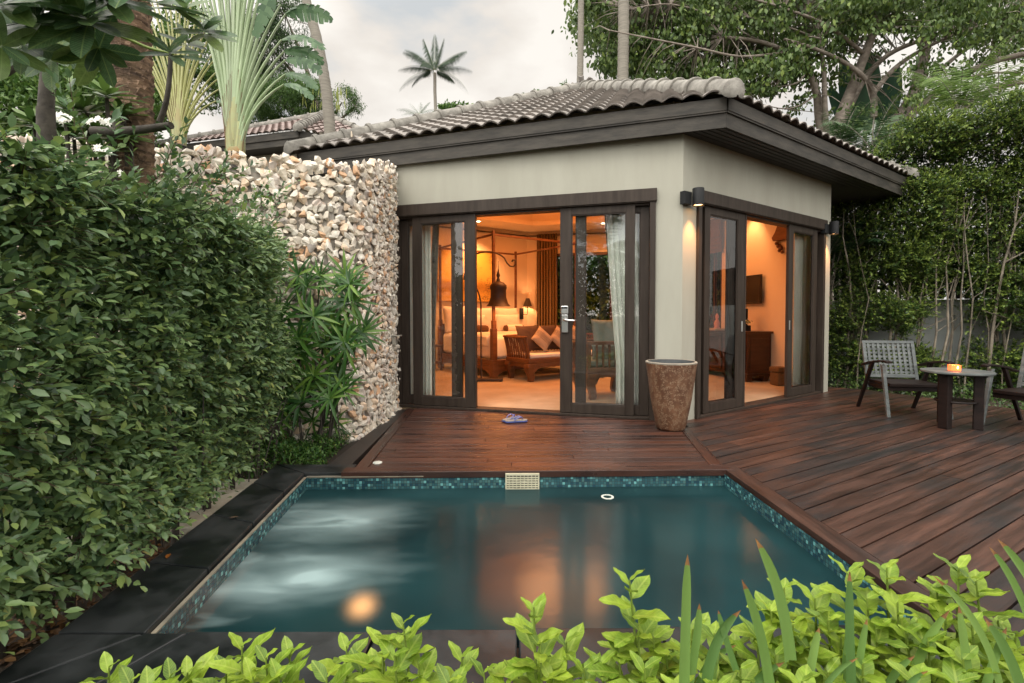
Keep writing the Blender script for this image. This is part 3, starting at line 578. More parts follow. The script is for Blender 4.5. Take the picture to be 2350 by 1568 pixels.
# flip flops
FF = mat('grey_foam', (.27, .26, .24), (.20, .195, .19), rough=.8, nscale=60); BLUE = mat('blue_rubber', (.06, .09, .32), rough=.4); BLU2 = mat('clear_blue_rubber', (.13, .15, .38), rough=.25)
def flipflop(label, x, y, rz):
    root = empty('flip_flop', label, 'flip-flop', (0, 0, 0), 'pair of flip-flops by the open door')
    out = [(-.128, .0), (-.12, .026), (-.085, .034), (-.03, .028), (.03, .036), (.085, .047), (.12, .035), (.133, .005), (.118, -.03), (.075, -.042), (.02, -.032), (-.04, -.03), (-.09, -.034), (-.12, -.024)]
    m_ = MB(); m_.prism(out, .008, .020); m_.build('outsole', BLUE, root, bevel=.002)
    m_ = MB(); m_.prism([(a*.985, b_*.96) for a, b_ in out], .020, .030); m_.build('footbed', FF, root, bevel=.002)
    m_ = MB()
    for s in (-1, 1): m_.tube([(.075, 0, .030), (.070, s*.006, .052), (.035, s*.030, .066), (-.005, s*.036, .050), (-.03, s*.033, .026)], [.004, .005, .007, .006, .005], 8)
    m_.build('strap', BLU2, root, 60)
    root.location = (x, y, 0); root.rotation_euler.z = rz
flipflop('grey footbed flip-flop with a blue strap, the nearer of the pair on the deck', .045, 5.34, R(14))
flipflop('blue strapped flip-flop lying half behind the other, the one closer to the door', -.02, 5.44, R(48))
m = MB(); m.lathe([(0, 0), (.038, 0), (.037, .006), (.03, .009), (0, .0095)], 28, (-1.09, 3.88, .001)); tag(m.build('deck_cap', bpy.data.materials['white_plastic'], smooth=40), 'white round plastic cap set in the corner of the deck by the pool', 'deck cap')
# skimmer grille
sk = empty('skimmer_grille', 'cream plastic slotted grille on the tiled far wall of the pool', 'grille', (.075, 3.65, -.06))
IV = mat('ivory_plastic', (.62, .60, .44), (.52, .50, .36), rough=.45, nscale=20)
m = MB(); X0, X1, Y0 = -.052, .205, 3.628
m.box(X0, X1, Y0, Y0+.012, -.020, -.004); m.box(X0, X1, Y0, Y0+.012, -.16, -.150); m.box(X0, X0+.010, Y0+.001, Y0+.0125, -.15, -.02); m.box(X1-.010, X1, Y0+.001, Y0+.0125, -.15, -.02)
m.build('rim', IV, sk); m = MB()
for k in range(7): z = -.036-k*.0175; m.box(X0+.01, X1-.01, Y0+.002, Y0+.010, z-.0045, z+.0045)
for k in range(1, 9): x = X0+(X1-X0)*k/9; m.box(x-.003, x+.003, Y0+.003, Y0+.009, -.15, -.02)
m.build('slats', IV, sk); MB().box(X0+.005, X1-.005, Y0+.013, Y0+.018, -.155, -.008).build('dark_opening', BLACK, sk)
# step light in the stone wall
stl = MB(); 
# patio table
TG = mat('weathered_grey_wood', (.06, .07, .07), (.12, .135, .132), rough=.55, nscale=4, stretch=(1, 1, 5), bump=.2, bscale=40)
TD = mat('dark_stained_wood', (.007, .0045, .004), (.018, .010, .008), rough=.5, spec=.22, nscale=4, stretch=(1, 1, 5), bump=.15)
TC = Vector((4.70, 5.10, 0))
tb = empty('patio_table', 'low round wooden table with a dark glass inlay top on the side deck', 'table', TC)
m = MB(); m.lathe([(.262, .575), (.285, .572), (.298, .580), (.300, .590), (.296, .600), (.280, .603), (.270, .602)], 64, TC); m.build('table_rim', TG, tb, 40)
m = MB(); m.lathe([(0, .578), (.272, .578), (.272, .599), (0, .599)], 48, TC); m.build('table_top', mat('dark_glass', (.012, .018, .017), rough=.10, spec=.35), tb)
for k in range(3):
    a = R(200+120*k); F = frame3(TC, (math.cos(a), math.sin(a), 0), (-math.sin(a), math.cos(a), 0)); m = MB(); m.box(.135, .215, -.045, .045, 0, .56, F); m.build('leg', TD, tb, bevel=.006)
    m = MB(); m.box(.0, .24, -.02, .02, .545, .572, F); m.build('rail', TD, tb, bevel=.003)
m = MB(); m.lathe([(0, .27), (.175, .27), (.18, .28), (.175, .29), (0, .29)], 32, TC); m.build('shelf', TD, tb, 40)
# candle holder (lit)
ch = empty('candle_holder', 'glowing orange square glass candle holder on the round patio table', 'candle holder', (4.63, 5.05, .6035))
F = frame3((4.63, 5.05, .6035), (.94, -.34, 0), (.34, .94, 0)); hs = .041
m = MB(); m.box(-hs, hs, -hs, -hs+.006, .004, .062, F); m.box(-hs, hs, hs-.006, hs, .004, .062, F); m.box(-hs, -hs+.006, -hs+.006, hs-.006, .004, .062, F); m.box(hs-.006, hs, -hs+.006, hs-.006, .004, .062, F); m.box(-hs+.002, hs-.002, -hs+.002, hs-.002, .0005, .005, F)
CG = mat('amber_glass', (.9, .22, .06), (.8, .12, .03), rough=.3, nscale=14, emit=(1, .16, .04), es=1.6); m.build('glass_cup', CG, ch, bevel=.002)
m = MB(); m.lathe([(0, .006), (.024, .006), (.024, .026), (0, .024)], 20, (4.63, 5.05, .6035)); m.build('candle', mat('wax', (.9, .7, .4), rough=.5, emit=(1, .5, .15), es=1.0), ch)
m = MB(); m.lathe([(0.0005, 0), (.006, .006), (.007, .014), (.004, .024), (.0005, .034)], 12, F @ Vector((.012, -hs-.002, .022))+Vector((0, 0, 0))); fl = m.build('flame', emis('flame', (1, .62, .18), 14), ch)
fl.location = (0, 0, 0)
def plight(name, loc, e_, c=(1, .5, .2), size=.05, parent=None, kind='POINT', rot=None, spot=None, blend=.5):
    ld = bpy.data.lights.new(name, kind); ld.energy = e_; ld.color = c
    if kind != 'AREA': ld.shadow_soft_size = size
    if kind == 'SPOT': ld.spot_size = spot; ld.spot_blend = blend
    o = bpy.data.objects.new(name, ld); col.objects.link(o); o.location = loc
    if rot: o.rotation_euler = rot
    if parent: attach(o, parent)
    return o
plight('candle_light', (4.63, 5.05, .685), 1.2, (1, .35, .1), .02, ch)
# patio chairs
def patio_chair(label, M_, name='patio_chair', group='slatted armchairs on the side deck'):
    root = empty(name, label, 'armchair', (0, 0, 0), group)
    W = .30    # half width; x right, y back
    seat = MB(); seat.box(-W+.03, W-.03, -.27, .22, .345, .385); seat.build('seat', TD, root, bevel=.006)
    sf = MB(); sf.box(-W+.02, W-.02, -.25, -.22, .295, .343); sf.box(-W+.02, -W+.05, -.219, .25, .295, .343); sf.box(W-.05, W-.02, -.219, .25, .295, .343); sf.build('seat_frame', TD, root, bevel=.004)
    bk = MB(); tilt = Matrix.Translation((0, .21, .40)) @ Matrix.Rotation(R(-14), 4, 'X'); H = .47
    bk.box(-W+.005, W-.005, -.014, .014, H-.035, H, tilt); bk.box(-W+.02, W-.02, -.014, .014, .0, .045, tilt)
    for s in (-1, 1): bk.box(min(s*(W-.005), s*(W-.042)), max(s*(W-.005), s*(W-.042)), -.015, .015, -.13, H-.036, tilt)
    for k in range(9): x = -W+.045+(2*W-.09)*(k+.5)/9; bk.box(x-.0145, x+.0145, -.010, -.002, .045, H-.035, tilt)
    for k in range(8): z = .045+(H-.08)*(k+.5)/8; bk.box(-W+.042, W-.042, .0, .008, z-.013, z+.013, tilt)
    bk.build('backrest', TG, root, bevel=.002)
    for s in (-1, 1):
        x0, x1 = (s*W, s*(W+.035)) if s > 0 else (s*(W+.035), s*W)
        for top, bot, wd, mt in (((-.20, .60), (-.34, 0), .026, TG), ((.02, .60), (.33, 0), .026, TD)):
            l_ = MB(); l_.v = [(x0, top[0]-wd, top[1]), (x1, top[0]-wd, top[1]), (x1, top[0]+wd, top[1]), (x0, top[0]+wd, top[1]), (x0, bot[0]-wd*.6, 0), (x1, bot[0]-wd*.6, 0), (x1, bot[0]+wd*.6, 0), (x0, bot[0]+wd*.6, 0)]
            l_.f = [(0, 1, 2, 3), (7, 6, 5, 4), (0, 4, 5, 1), (1, 5, 6, 2), (2, 6, 7, 3), (3, 7, 4, 0)]; l_.build('leg', mt, root, bevel=.004)
        ar = MB(); xm = (x0+x1)/2; prof = [(-.33, .645), (-.27, .655), (-.15, .648), (.05, .615), (.22, .570)]
        vs = []
        for y, z in prof: vs += [(xm-.032, y, z-.022), (xm+.032, y, z-.022), (xm+.032, y, z), (xm-.032, y, z)]
        fs = [(i*4+a, i*4+(a+1) % 4, i*4+4+(a+1) % 4, i*4+4+a) for i in range(4) for a in range(4)]+[(3, 2, 1, 0), (16, 17, 18, 19)]
        ar.add(vs, fs).build('armrest', TD, root, 30, bevel=.003)
    root.location, q, _ = M_.decompose(); root.rotation_euler = q.to_euler(); return root
pc1 = patio_chair('grey slatted armchair facing the pool, left of the round table', Matrix.Translation((4.74, 5.86, 0)) @ Matrix.Rotation(R(-10), 4, 'Z'))
pc2 = copy_tree(pc1); pc2['label'] = 'dark wooden armchair at the edge of the deck, right of the round table'; pc2.location = (5.52, 5.02, 0); pc2.rotation_euler = (0, 0, R(-72))
# ------------------------------------------------------------------ the lit room
U = B_DIR; M_AX = NB      # along the bed's foot, and towards the doors
def cushion(name, label, cat, loc, w, h, d, rot, mt, parent=None, group=None, puff=1.0, wrinkle=.006):
    """a filled cushion: pinched corners, bulging middle; x width, z height, y thickness"""
    n = 14; vs = []; fs = []
    for s in (1, -1):
        for i in range(n+1):
            for j in range(n+1):
                a, b_ = i/n*2-1, j/n*2-1
                e_ = (1-abs(a)**2.6)*(1-abs(b_)**2.6); t = d/2*max(e_, 0)**.45*puff
                px = a*w/2*(1-.07*(1-b_*b_)*abs(a)); pz = b_*h/2*(1-.07*(1-a*a)*abs(b_))
                k_ = wrinkle*math.sin(9*a+5*b_+s)*math.sin(7*b_-3*a)*e_
                vs.append((px, s*(t+k_), pz))
    N1 = (n+1)*(n+1)
    for i in range(n):
        for j in range(n):
            q = (i*(n+1)+j, i*(n+1)+j+1, (i+1)*(n+1)+j+1, (i+1)*(n+1)+j); fs.append(q); fs.append(tuple(N1+x for x in reversed(q)))
    o = MB().add(vs, fs).build(name, mt, smooth=80); o.location = loc; o.rotation_euler = rot
    bm = bmesh.new(); bm.from_mesh(o.data); bmesh.ops.remove_doubles(bm, verts=bm.verts, dist=.0005); bm.to_mesh(o.data); bm.free()
    if parent: attach(o, parent)
    else: tag(o, label, cat, group)
    return o
def euler_from(x, z):
    x = Vector(x).normalized(); z = Vector(z).normalized(); y = z.cross(x).normalized(); z = x.cross(y); return Matrix((x, y, z)).transposed().to_euler()
# ---- bed
LIN = mat('cream_linen', (.80, .74, .64), (.72, .65, .55), rough=.85, nscale=4, bump=.25, bscale=12, bd=.02)
HB = Vector((-.76, 11.26, 0)); FBD = frame3(HB, U, M_AX)      # x along head edge, y toward foot
bed = empty('canopy_bed', 'wooden four-poster bed with tall canopy rails, left of the daybed', 'bed', HB)
BW, BL = 1.05, 2.22
m = MB(); m.box(-BW+.05, BW-.05, .08, BL-.06, .36, .80, FBD); m.build('mattress', LIN, bed, 60, bevel=.07)
m = MB(); m.box(-BW, BW, .0, .07, .26, .36, FBD); m.box(-BW, BW, BL-.06, BL+.02, .24, .36, FBD); m.box(-BW, -BW+.07, .07, BL-.06, .25, .36, FBD); m.box(BW-.07, BW, .07, BL-.06, .25, .36, FBD); m.build('bed_frame', TEAK, bed, bevel=.01)
# scalloped apron
def apron(F, x0, x1, y0, y1, zt, zb, n=5, depth=.04):
    """board with a wavy lower edge"""
    k = 48; top = [(x0+(x1-x0)*i/k, zt) for i in range(k+1)]; bot = []
    for i in range(k+1):
        t = i/k; e_ = min(t, 1-t); arch = min(1, e_*9); bot.append((x0+(x1-x0)*t, zb-.07*(1-arch)**2+depth*arch*(.6+.4*abs(math.cos(PI*n*t)))))
    m_ = MB(); vs = []
    for (a, b_), (c, d) in zip(top, bot): vs += [F @ Vector((a, y0, b_)), F @ Vector((c, y0, d)), F @ Vector((a, y1, b_)), F @ Vector((c, y1, d))]
    fs = []
    for i in range(k): q = 4*i; fs += [(q, q+1, q+5, q+4), (q+2, q+6, q+7, q+3), (q, q+4, q+6, q+2), (q+1, q+3, q+7, q+5)]
    fs += [(0, 2, 3, 1), (4*k, 4*k+1, 4*k+3, 4*k+2)]; return m_.add(vs, fs)
apron(FBD, -BW+.08, BW-.08, BL-.02, BL+.015, .25, .13).build('apron', TEAK, bed)
F2 = frame3(FBD @ Vector((-BW, 0, 0)), M_AX, -U); apron(F2, .1, BL-.1, -.03, .0, .25, .13).build('apron', TEAK, bed)
for sx in (-1, 1):
    for yy in (.03, BL-.02):
        x = sx*(BW-.035); m = MB(); m.box(x-.055, x+.055, yy-.055, yy+.055, 0, .36, FBD); m.box(x-.05, x+.05, yy-.05, yy+.05, .36, .94, FBD); m.box(x-.036, x+.036, yy-.036, yy+.036, .94, 1.09, FBD); m.box(x-.024, x+.024, yy-.024, yy+.024, 1.09, 2.73, FBD)
        m.build('post', TEAK, bed, bevel=.006)
m = MB(); x = BW-.035
m.box(-x, x, .015, .045, 2.64, 2.68, FBD); m.box(-x, x, BL-.035, BL-.005, 2.64, 2.68, FBD); m.box(-x-.015, -x+.015, .03, BL-.02, 2.641, 2.679, FBD); m.box(x-.015, x+.015, .03, BL-.02, 2.641, 2.679, FBD); m.build('canopy_rail', TEAK, bed, bevel=.003)
m = MB(); m.box(-BW+.06, BW-.06, -.02, .04, .36, 1.0, FBD); m.build('headboard', TEAK, bed, bevel=.008)
m = MB(); m.box(-BW+.02, BW-.02, .55, BL-.20, .58, .822, FBD); m.build('duvet', LIN, bed, 60, bevel=.05)
WHC = mat('white_cotton', (.84, .78, .70), (.78, .71, .62), rough=.9, nscale=5, bump=.2, bscale=14, bd=.02)
ez_ = lambda t: euler_from(U, Vector((0, 0, 1))-M_AX*t)
for k, (x, y, z, w_, h_, lab) in enumerate(((-.72, .20, 1.09, .62, .62, 'large square white pillow leaning at the left end of the headboard'), (-.05, .20, 1.07, .62, .60, 'large square white pillow leaning at the middle of the headboard'), (.66, .20, 1.07, .66, .60, 'large square white pillow leaning at the right end of the headboard'),
        (-.38, .42, .99, .62, .42, 'small white pillow in front on the left half of the bed'), (.52, .42, 1.0, .70, .42, 'small white pillow in front on the right half of the bed'))):
    cushion('pillow', lab, 'pillow', FBD @ Vector((x, y, z)), w_, h_, .20, ez_(.22), WHC, group='white pillows along the headboard')
STRP = mat('striped_bolster', (.10, .045, .02), rough=.8)
for x, lab in ((-.42, 'dark brown bolster on the left half of the bed'), (.55, 'brown and cream striped bolster on the right half of the bed')):
    m = MB(); F = FBD @ Matrix.Translation((x-.26, .62, .885)) @ Matrix.Rotation(PI/2, 4, 'Y'); m.lathe([(.02, 0), (.07, .01), (.082, .05), (.085, .26), (.082, .47), (.07, .51), (.02, .52)], 20, (0, 0, 0), F); o = m.build('bolster', [STRP, LIN], smooth=50); tag(o, lab, 'bolster')
    if x > 0:
        for p in o.data.polygons:
            q = (FBD.inverted() @ p.center).x-(x-.26)
            if .14 < q < .21 or .31 < q < .38: p.material_index = 1
# ---- artwork
ART = mat('gold_painted_canvas', (.62, .36, .06), (.66, .40, .08), rough=.6, nscale=2)
def foliage_print(m_, dark):
    t = m_.node_tree; L = t.links.new; b = next(n for n in t.nodes if n.type == 'BSDF_PRINCIPLED'); src = b.inputs['Base Color'].links[0].from_socket
    tcn = N(t, 'ShaderNodeTexCoord'); nz_ = N(t, 'ShaderNodeTexNoise'); nz_.inputs['Scale'].default_value = 3.2; nz_.inputs['Detail'].default_value = 2; L(tcn.outputs['Object'], nz_.inputs['Vector'])
    vo = N(t, 'ShaderNodeTexNoise'); vo.inputs['Scale'].default_value = 15; vo.inputs['Detail'].default_value = 5; vo.inputs['Distortion'].default_value = 2.2; L(tcn.outputs['Object'], vo.inputs['Vector'])
    a = N(t, 'ShaderNodeMapRange'); a.inputs['From Min'].default_value = .46; a.inputs['From Max'].default_value = .60; L(nz_.outputs['Fac'], a.inputs['Value'])
    c = N(t, 'ShaderNodeMapRange'); c.inputs['From Min'].default_value = .50; c.inputs['From Max'].default_value = .56; L(vo.outputs['Fac'], c.inputs['Value'])
    mu = N(t, 'ShaderNodeMath', operation='MULTIPLY'); L(a.outputs[0], mu.inputs[0]); L(c.outputs[0], mu.inputs[1]); m2 = N(t, 'ShaderNodeMath', operation='MULTIPLY'); m2.inputs[1].default_value = .75; L(mu.outputs[0], m2.inputs[0])
    mc = N(t, 'ShaderNodeMixRGB'); L(m2.outputs[0], mc.inputs[0]); L(src, mc.inputs[1]); mc.inputs[2].default_value = (*dark, 1); L(mc.outputs[0], b.inputs['Base Color'])
foliage_print(ART, (.16, .09, .02))
def on_head(x): return (Vector((x, 0, 0))-Vector((P5.x, 0, 0))).x/DH.x
a0, a1 = on_head(-1.68), on_head(-.44)
art = empty('wall_painting', 'golden painting of palms and foliage on the wall above the bed', 'painting', FH @ Vector(((a0+a1)/2, -.02, 2.1)))
MB().box(a0, a1, -.035, -.001, 1.52, 2.68, FH).build('canvas', ART, art)
m = MB(); 
for q in ((a0-.02, a1+.02, 2.68, 2.70), (a0-.02, a1+.02, 1.50, 1.52), (a0-.02, a0, 1.52, 2.68), (a1, a1+.02, 1.52, 2.68)): m.box(q[0], q[1], -.04, -.001, q[2], q[3], FH)
m.build('frame', mat('gilt_frame', (.35, .2, .05), rough=.5), art)
# ---- sconce by the bed
su = on_head(.235); sx = FH @ Vector((su, -.03, 1.2))
sc = empty('bedside_sconce', 'small black wall sconce with a conical shade between bed and curtain', 'sconce', sx)
m = MB(); m.box(su-.055, su+.055, -.03, -.001, 1.08, 1.36, FH); m.build('back_plate', BLACK, sc, bevel=.003)
m = MB(); m.tube([FH @ Vector(p) for p in ((su, -.03, 1.2), (su, -.12, 1.2), (su+.09, -.14, 1.2), (su+.10, -.14, 1.25), (su+.10, -.14, 1.45))], .009, 8); m.build('arm', BLACK, sc, 50)
plight('sconce_light', FH @ Vector((su+.10, -.14, 1.52)), 16, (1, .42, .15), .04, sc)
c = FH @ Vector((su+.10, -.14, 1.41)); m = MB(); m.lathe([(.115, 0), (.045, .20), (.04, .20), (.11, 0)], 24, c); m.f = m.f[:-2]; m.build('lamp_shade', mat('dark_shade', (.05, .035, .025), rough=.8), sc, 30)
s2 = on_head(-2.12); sc2 = empty('bedside_sconce', 'unseen black wall sconce added to brighten the ceiling, behind the curtain left of the bed', 'sconce', FH @ Vector((s2, -.03, 1.2)))  # this second sconce is added, unseen, to light the ceiling ring
m = MB(); m.box(s2-.055, s2+.055, -.03, -.001, 1.08, 1.36, FH); m.build('back_plate', BLACK, sc2, bevel=.003)
m = MB(); m.tube([FH @ Vector(p) for p in ((s2, -.03, 1.2), (s2, -.14, 1.2), (s2, -.14, 1.45))], .009, 8); m.build('arm', BLACK, sc2, 50)
m = MB(); m.lathe([(.115, 0), (.045, .20), (.04, .20), (.11, 0)], 24, FH @ Vector((s2, -.14, 1.41))); m.f = m.f[:-2]; m.build('lamp_shade', bpy.data.materials['dark_shade'], sc2, 30)
plight('sconce_light', FH @ Vector((s2, -.14, 1.52)), 30, (1, .42, .15), .04, sc2)
# ---- floor lamp with bell shade
LB = Vector((-.42, 8.50, .03)); fl_ = empty('floor_lamp', 'black arched floor lamp with a bronze bell shade hanging from its hook', 'floor lamp', LB)
IRON = mat('wrought_iron', (.03, .018, .012), (.05, .03, .018), rough=.5, nscale=20)
m = MB(); m.box(-.66, -.16, 8.40, 8.62, .045, .075); m.build('base', IRON, fl_, bevel=.004)
for q in (-.62, -.20):
    m = MB(); m.box(q-.02, q+.02, 8.42, 8.60, .03, .045); m.build('foot', IRON, fl_)
m = MB(); pts = [(-.545, 8.5, .06), (-.545, 8.5, 1.35)]
for k in range(9): th = PI/2*k/8*.95; pts.append((-.545-.30*(1-math.cos(th)), 8.5, 1.35+.46*math.sin(th)))
m.tube(pts, .014, 8); m.build('short_arch', IRON, fl_, 60)
m = MB(); pts = [(-.845, 8.5, 1.81), (-.80, 8.5, 2.02)]
for k in range(13):
    th = PI-PI*.80*k/12; pts.append((-.43+.37*math.cos(th), 8.5, 2.03+.27*math.sin(th)))
pts += [(-.085, 8.5, 2.10), (-.03, 8.5, 2.045), (.03, 8.5, 2.04), (.075, 8.5, 2.09), (.06, 8.5, 2.15), (.015, 8.5, 2.155), (.0, 8.5, 2.12)]
m.tube(pts, .014, 8); m.build('hook_arm', IRON, fl_, 60)
SC = Vector((-.238, 8.47, 0))
m = MB(); m.tube([(SC.x, SC.y, 1.78), (SC.x, SC.y, 2.13)], .006, 6); m.lathe([(.012, 1.76), (.035, 1.78), (.028, 1.82), (.018, 1.84), (.034, 1.88), (.02, 1.93), (.012, 1.98), (.008, 2.0)], 16, (SC.x, SC.y, 0)); m.build('finial', IRON, fl_, 50)
m = MB(); m.lathe([(.215, 1.345), (.17, 1.40), (.140, 1.50), (.135, 1.62), (.150, 1.66), (.145, 1.71), (.10, 1.755), (.03, 1.785), (.0, 1.79)][::-1]+[(.20, 1.350), (.16, 1.41), (.13, 1.5), (.125, 1.62), (.13, 1.69), (.0, 1.76)], 40, (SC.x, SC.y, 0)); m.f = m.f[:-2]; m.build('lamp_shade', mat('bronze_shade', (.026, .013, .007), (.04, .02, .011), rough=.5, nscale=9, stretch=(1, 1, 9)), fl_, 60)
m = MB(); m.lathe([(0, 1.50), (.03, 1.52), (.035, 1.55), (.02, 1.60), (0, 1.62)], 16, (SC.x, SC.y, 0)); m.build('bulb', emis('warm_bulb', (1, .55, .2), 20), fl_, 60)
plight('floor_lamp_light', (SC.x, SC.y, 1.44), 40, (1, .37, .10), .05, fl_)
# ---- daybed
FD = frame3(Vector((.10, 8.60, .03)), U, M_AX)     # origin at the left end, middle of its depth
DLEN = 1.75; hd = .33
db = empty('daybed', 'carved teak daybed with slatted flared arms at the foot of the bed', 'daybed', (.10, 8.60, .03))
def cab_leg(F, x, y, sx, name='leg', par=None, mt=TEAK, h=.32, r=.055):
    """bulging leg with an inturned foot"""
    pr = [(0, .0, .042), (.05, -.012, .045), (.12, .0, .050), (.20, .030, .062), (.27, .026, .075), (h, .0, .075)]
    m_ = MB(); vs = []
    for z, o_, hw in pr: vs += [F @ Vector((x+sx*o_-hw, y-hw, z)), F @ Vector((x+sx*o_+hw, y-hw, z)), F @ Vector((x+sx*o_+hw, y+hw, z)), F @ Vector((x+sx*o_-hw, y+hw, z))]
    fs = [(i*4+a, i*4+(a+1) % 4, i*4+4+(a+1) % 4, i*4+4+a) for i in range(len(pr)-1) for a in range(4)]+[(3, 2, 1, 0), tuple(4*len(pr)-4+a for a in range(4))]
    return m_.add(vs, fs).build(name, mt, par, 40, bevel=.008)
for x, sx in ((.06, -1), (DLEN-.06, 1)):
    for y in (-hd+.03, hd-.03): cab_leg(FD, x, y, sx, par=db)
apron(FD, .10, DLEN-.10, hd-.02, hd+.015, .32, .22, 7, .03).build('apron', TEAK, db)
Fs = frame3(FD @ Vector((0, -hd, 0)), M_AX, -U); apron(Fs, .08, 2*hd-.08, -.02, .0, .32, .22, 3, .03).build('apron', TEAK, db)
m = MB(); m.box(-.02, DLEN+.02, -hd-.02, hd+.03, .32, .40, FD); m.build('seat_frame', TEAK, db, bevel=.012)
m = MB(); m.box(.03, DLEN-.03, -hd+.02, hd-.005, .402, .475, FD); m.build('seat_pad', LIN, db, 60, bevel=.02)
def slat_side(F, x, y0, y1, n, lean, par, mt=TEAK, z0=.40, z1=.76, name='arm'):
    """slatted end: curved slats leaning outward, thick top rail"""
    m_ = MB()
    def off(z): t = (z-z0)/(z1-z0); return lean*(t**1.6)
    for k in range(n+1):
        y = y0+(y1-y0)*k/n; hw = .022 if k in (0, n) else .011
        zs = [z0, z0+.12, z0+.24, z1]; vs = []
        for z in zs: vs += [F @ Vector((x+off(z)-.014, y-hw, z)), F @ Vector((x+off(z)+.014, y-hw, z)), F @ Vector((x+off(z)+.014, y+hw, z)), F @ Vector((x+off(z)-.014, y+hw, z))]
        m_.add(vs, [(i*4+a, i*4+(a+1) % 4, i*4+4+(a+1) % 4, i*4+4+a) for i in range(3) for a in range(4)])
    m_.build(name, mt, par)
    m_ = MB(); xo = x+lean; m_.box(xo-.03, xo+.03, y0-.03, y1+.03, z1-.005, z1+.035, F); m_.build('arm_rail', mt, par, bevel=.01)
slat_side(FD, .01, -hd+.02, hd-.01, 9, -.075, db); slat_side(FD, DLEN-.01, -hd+.02, hd-.01, 9, .075, db)
m = MB(); m.box(0, DLEN, -hd-.03, -hd, .76, .80, FD)
for k in range(24): x = .02+(DLEN-.04)*k/23; m.box(x-.011, x+.011, -hd-.025, -hd-.005, .40, .76, FD)
m.build('backrest', TEAK, db)
BRN = mat('brown_velvet', (.050, .025, .016), (.075, .04, .026), rough=.8, nscale=6, bump=.15, bscale=10, bd=.02)
STR = mat('striped_linen', (.36, .27, .20), rough=.85)
def stripes(m_):
    t = m_.node_tree; L = t.links.new; b = next(n for n in t.nodes if n.type == 'BSDF_PRINCIPLED'); tcn = N(t, 'ShaderNodeTexCoord'); sp = N(t, 'ShaderNodeSeparateXYZ'); L(tcn.outputs['Object'], sp.inputs[0])
    r = N(t, 'ShaderNodeValToRGB'); r.color_ramp.interpolation = 'CONSTANT'; el = r.color_ramp.elements; base = (.36, .27, .20, 1); dk = (.07, .06, .055, 1); el[0].color = base; el[1].color = base; el[1].position = .99
    mm_ = N(t, 'ShaderNodeMapRange'); mm_.inputs['From Min'].default_value = -.2; mm_.inputs['From Max'].default_value = .2; L(sp.outputs['Z'], mm_.inputs['Value'])
    for p, c in ((.36, dk), (.385, base), (.43, dk), (.46, base), (.50, dk), (.53, base), (.57, dk), (.60, base), (.64, dk), (.665, base)): q = el.new(p); q.color = c
    L(mm_.outputs[0], r.inputs[0]); L(r.outputs[0], b.inputs['Base Color'])
stripes(STR)
TLT = lambda t: Vector((0, 0, 1))-M_AX*t
GC = 'cushions on the teak daybed'
for x, y, w_, lab in ((.33, -.10, .52, 'dark brown square cushion at the left end of the daybed'), (.80, -.13, .52, 'dark brown square cushion in the middle of the daybed'), (1.28, -.13, .50, 'dark brown square cushion behind the door stile, at the right of the daybed')):
    cushion('cushion', lab, 'cushion', FD @ Vector((x, y, .735)), w_, .50, .17, euler_from(U, TLT(.35)), BRN, group=GC)
for x, lab in ((.50, 'striped diamond-set cushion, first from the left arm of the daybed'), (.92, 'striped diamond-set cushion just left of the card lock'), (1.34, 'striped diamond-set cushion seen through the glass beside the dark door stile')):
    z = TLT(.45).normalized(); e_ = (euler_from(U, z).to_matrix() @ Matrix.Rotation(R(48), 3, 'Y')).to_euler()
    cushion('cushion', lab, 'cushion', FD @ Vector((x, .08, .725)), .37, .37, .13, e_, STR, group=GC)
# ---- armchair near the glass
FAc = frame3(Vector((1.05, 6.62, .03)), (.985, .17, 0), (-.17, .985, 0))
ac = empty('teak_armchair', 'dark teak armchair with slatted side standing just behind the right door leaf', 'armchair', (1.05, 6.62, .03))
AWt = mat('cool_teak', (.10, .055, .03), (.15, .085, .05), rough=.4, nscale=5, stretch=(1, 1, 4))
for x, sx in ((.05, -1), (.62, 1)):
    for y in (.0, .62): cab_leg(FAc, x, y, sx, par=ac, mt=AWt, h=.36)
apron(FAc, .10, .57, -.05, -.02, .40, .28, 3, .03).build('apron', AWt, ac)
Fa2 = frame3(FAc @ Vector((.0, 0, 0)), (-.17, .985, 0), (-.985, -.17, 0)); apron(Fa2, .06, .56, -.02, .01, .40, .28, 3, .03).build('apron', AWt, ac)
m = MB(); m.box(-.03, .70, -.05, .67, .36, .44, FAc); m.build('seat_frame', AWt, ac, bevel=.01)
# side facing us: rail and slats
m = MB(); m.box(-.03, .70, -.06, .0, .755, .80, FAc); m.box(-.03, .02, -.05, -.005, .44, .755, FAc); m.box(.65, .70, -.05, -.005, .44, .755, FAc)
for k in range(1, 7): x = .02+.63*k/7; m.box(x-.014, x+.014, -.04, -.015, .44, .755, FAc)
m.build('side_rail', AWt, ac, bevel=.004)
m = MB(); m.box(-.03, .70, .60, .66, .755, .80, FAc)
for k in range(0, 8): x = .0+.66*k/7; m.box(x-.014, x+.014, .615, .64, .44, .755, FAc)
m.build('side_rail', AWt, ac, bevel=.004)
slat_side(FAc, -.02, .03, .60, 7, -.09, ac, AWt, .44, .76, 'backrest')
TEALF = mat('grey_teal_fabric', (.20, .26, .22), (.26, .32, .27), rough=.85, nscale=5, bump=.3, bscale=9, bd=.03)
m = MB(); m.box(.02, .66, .0, .60, .442, .54, FAc); m.build('seat_pad', TEALF, ac, 60, bevel=.03)
cushion('cushion', 'grey green cushion standing on the teak armchair', 'cushion', FAc @ Vector((.38, .25, .86)), .50, .50, .20, euler_from((.97, .24, 0), (-.02, .25, 1)), TEALF, wrinkle=.012)
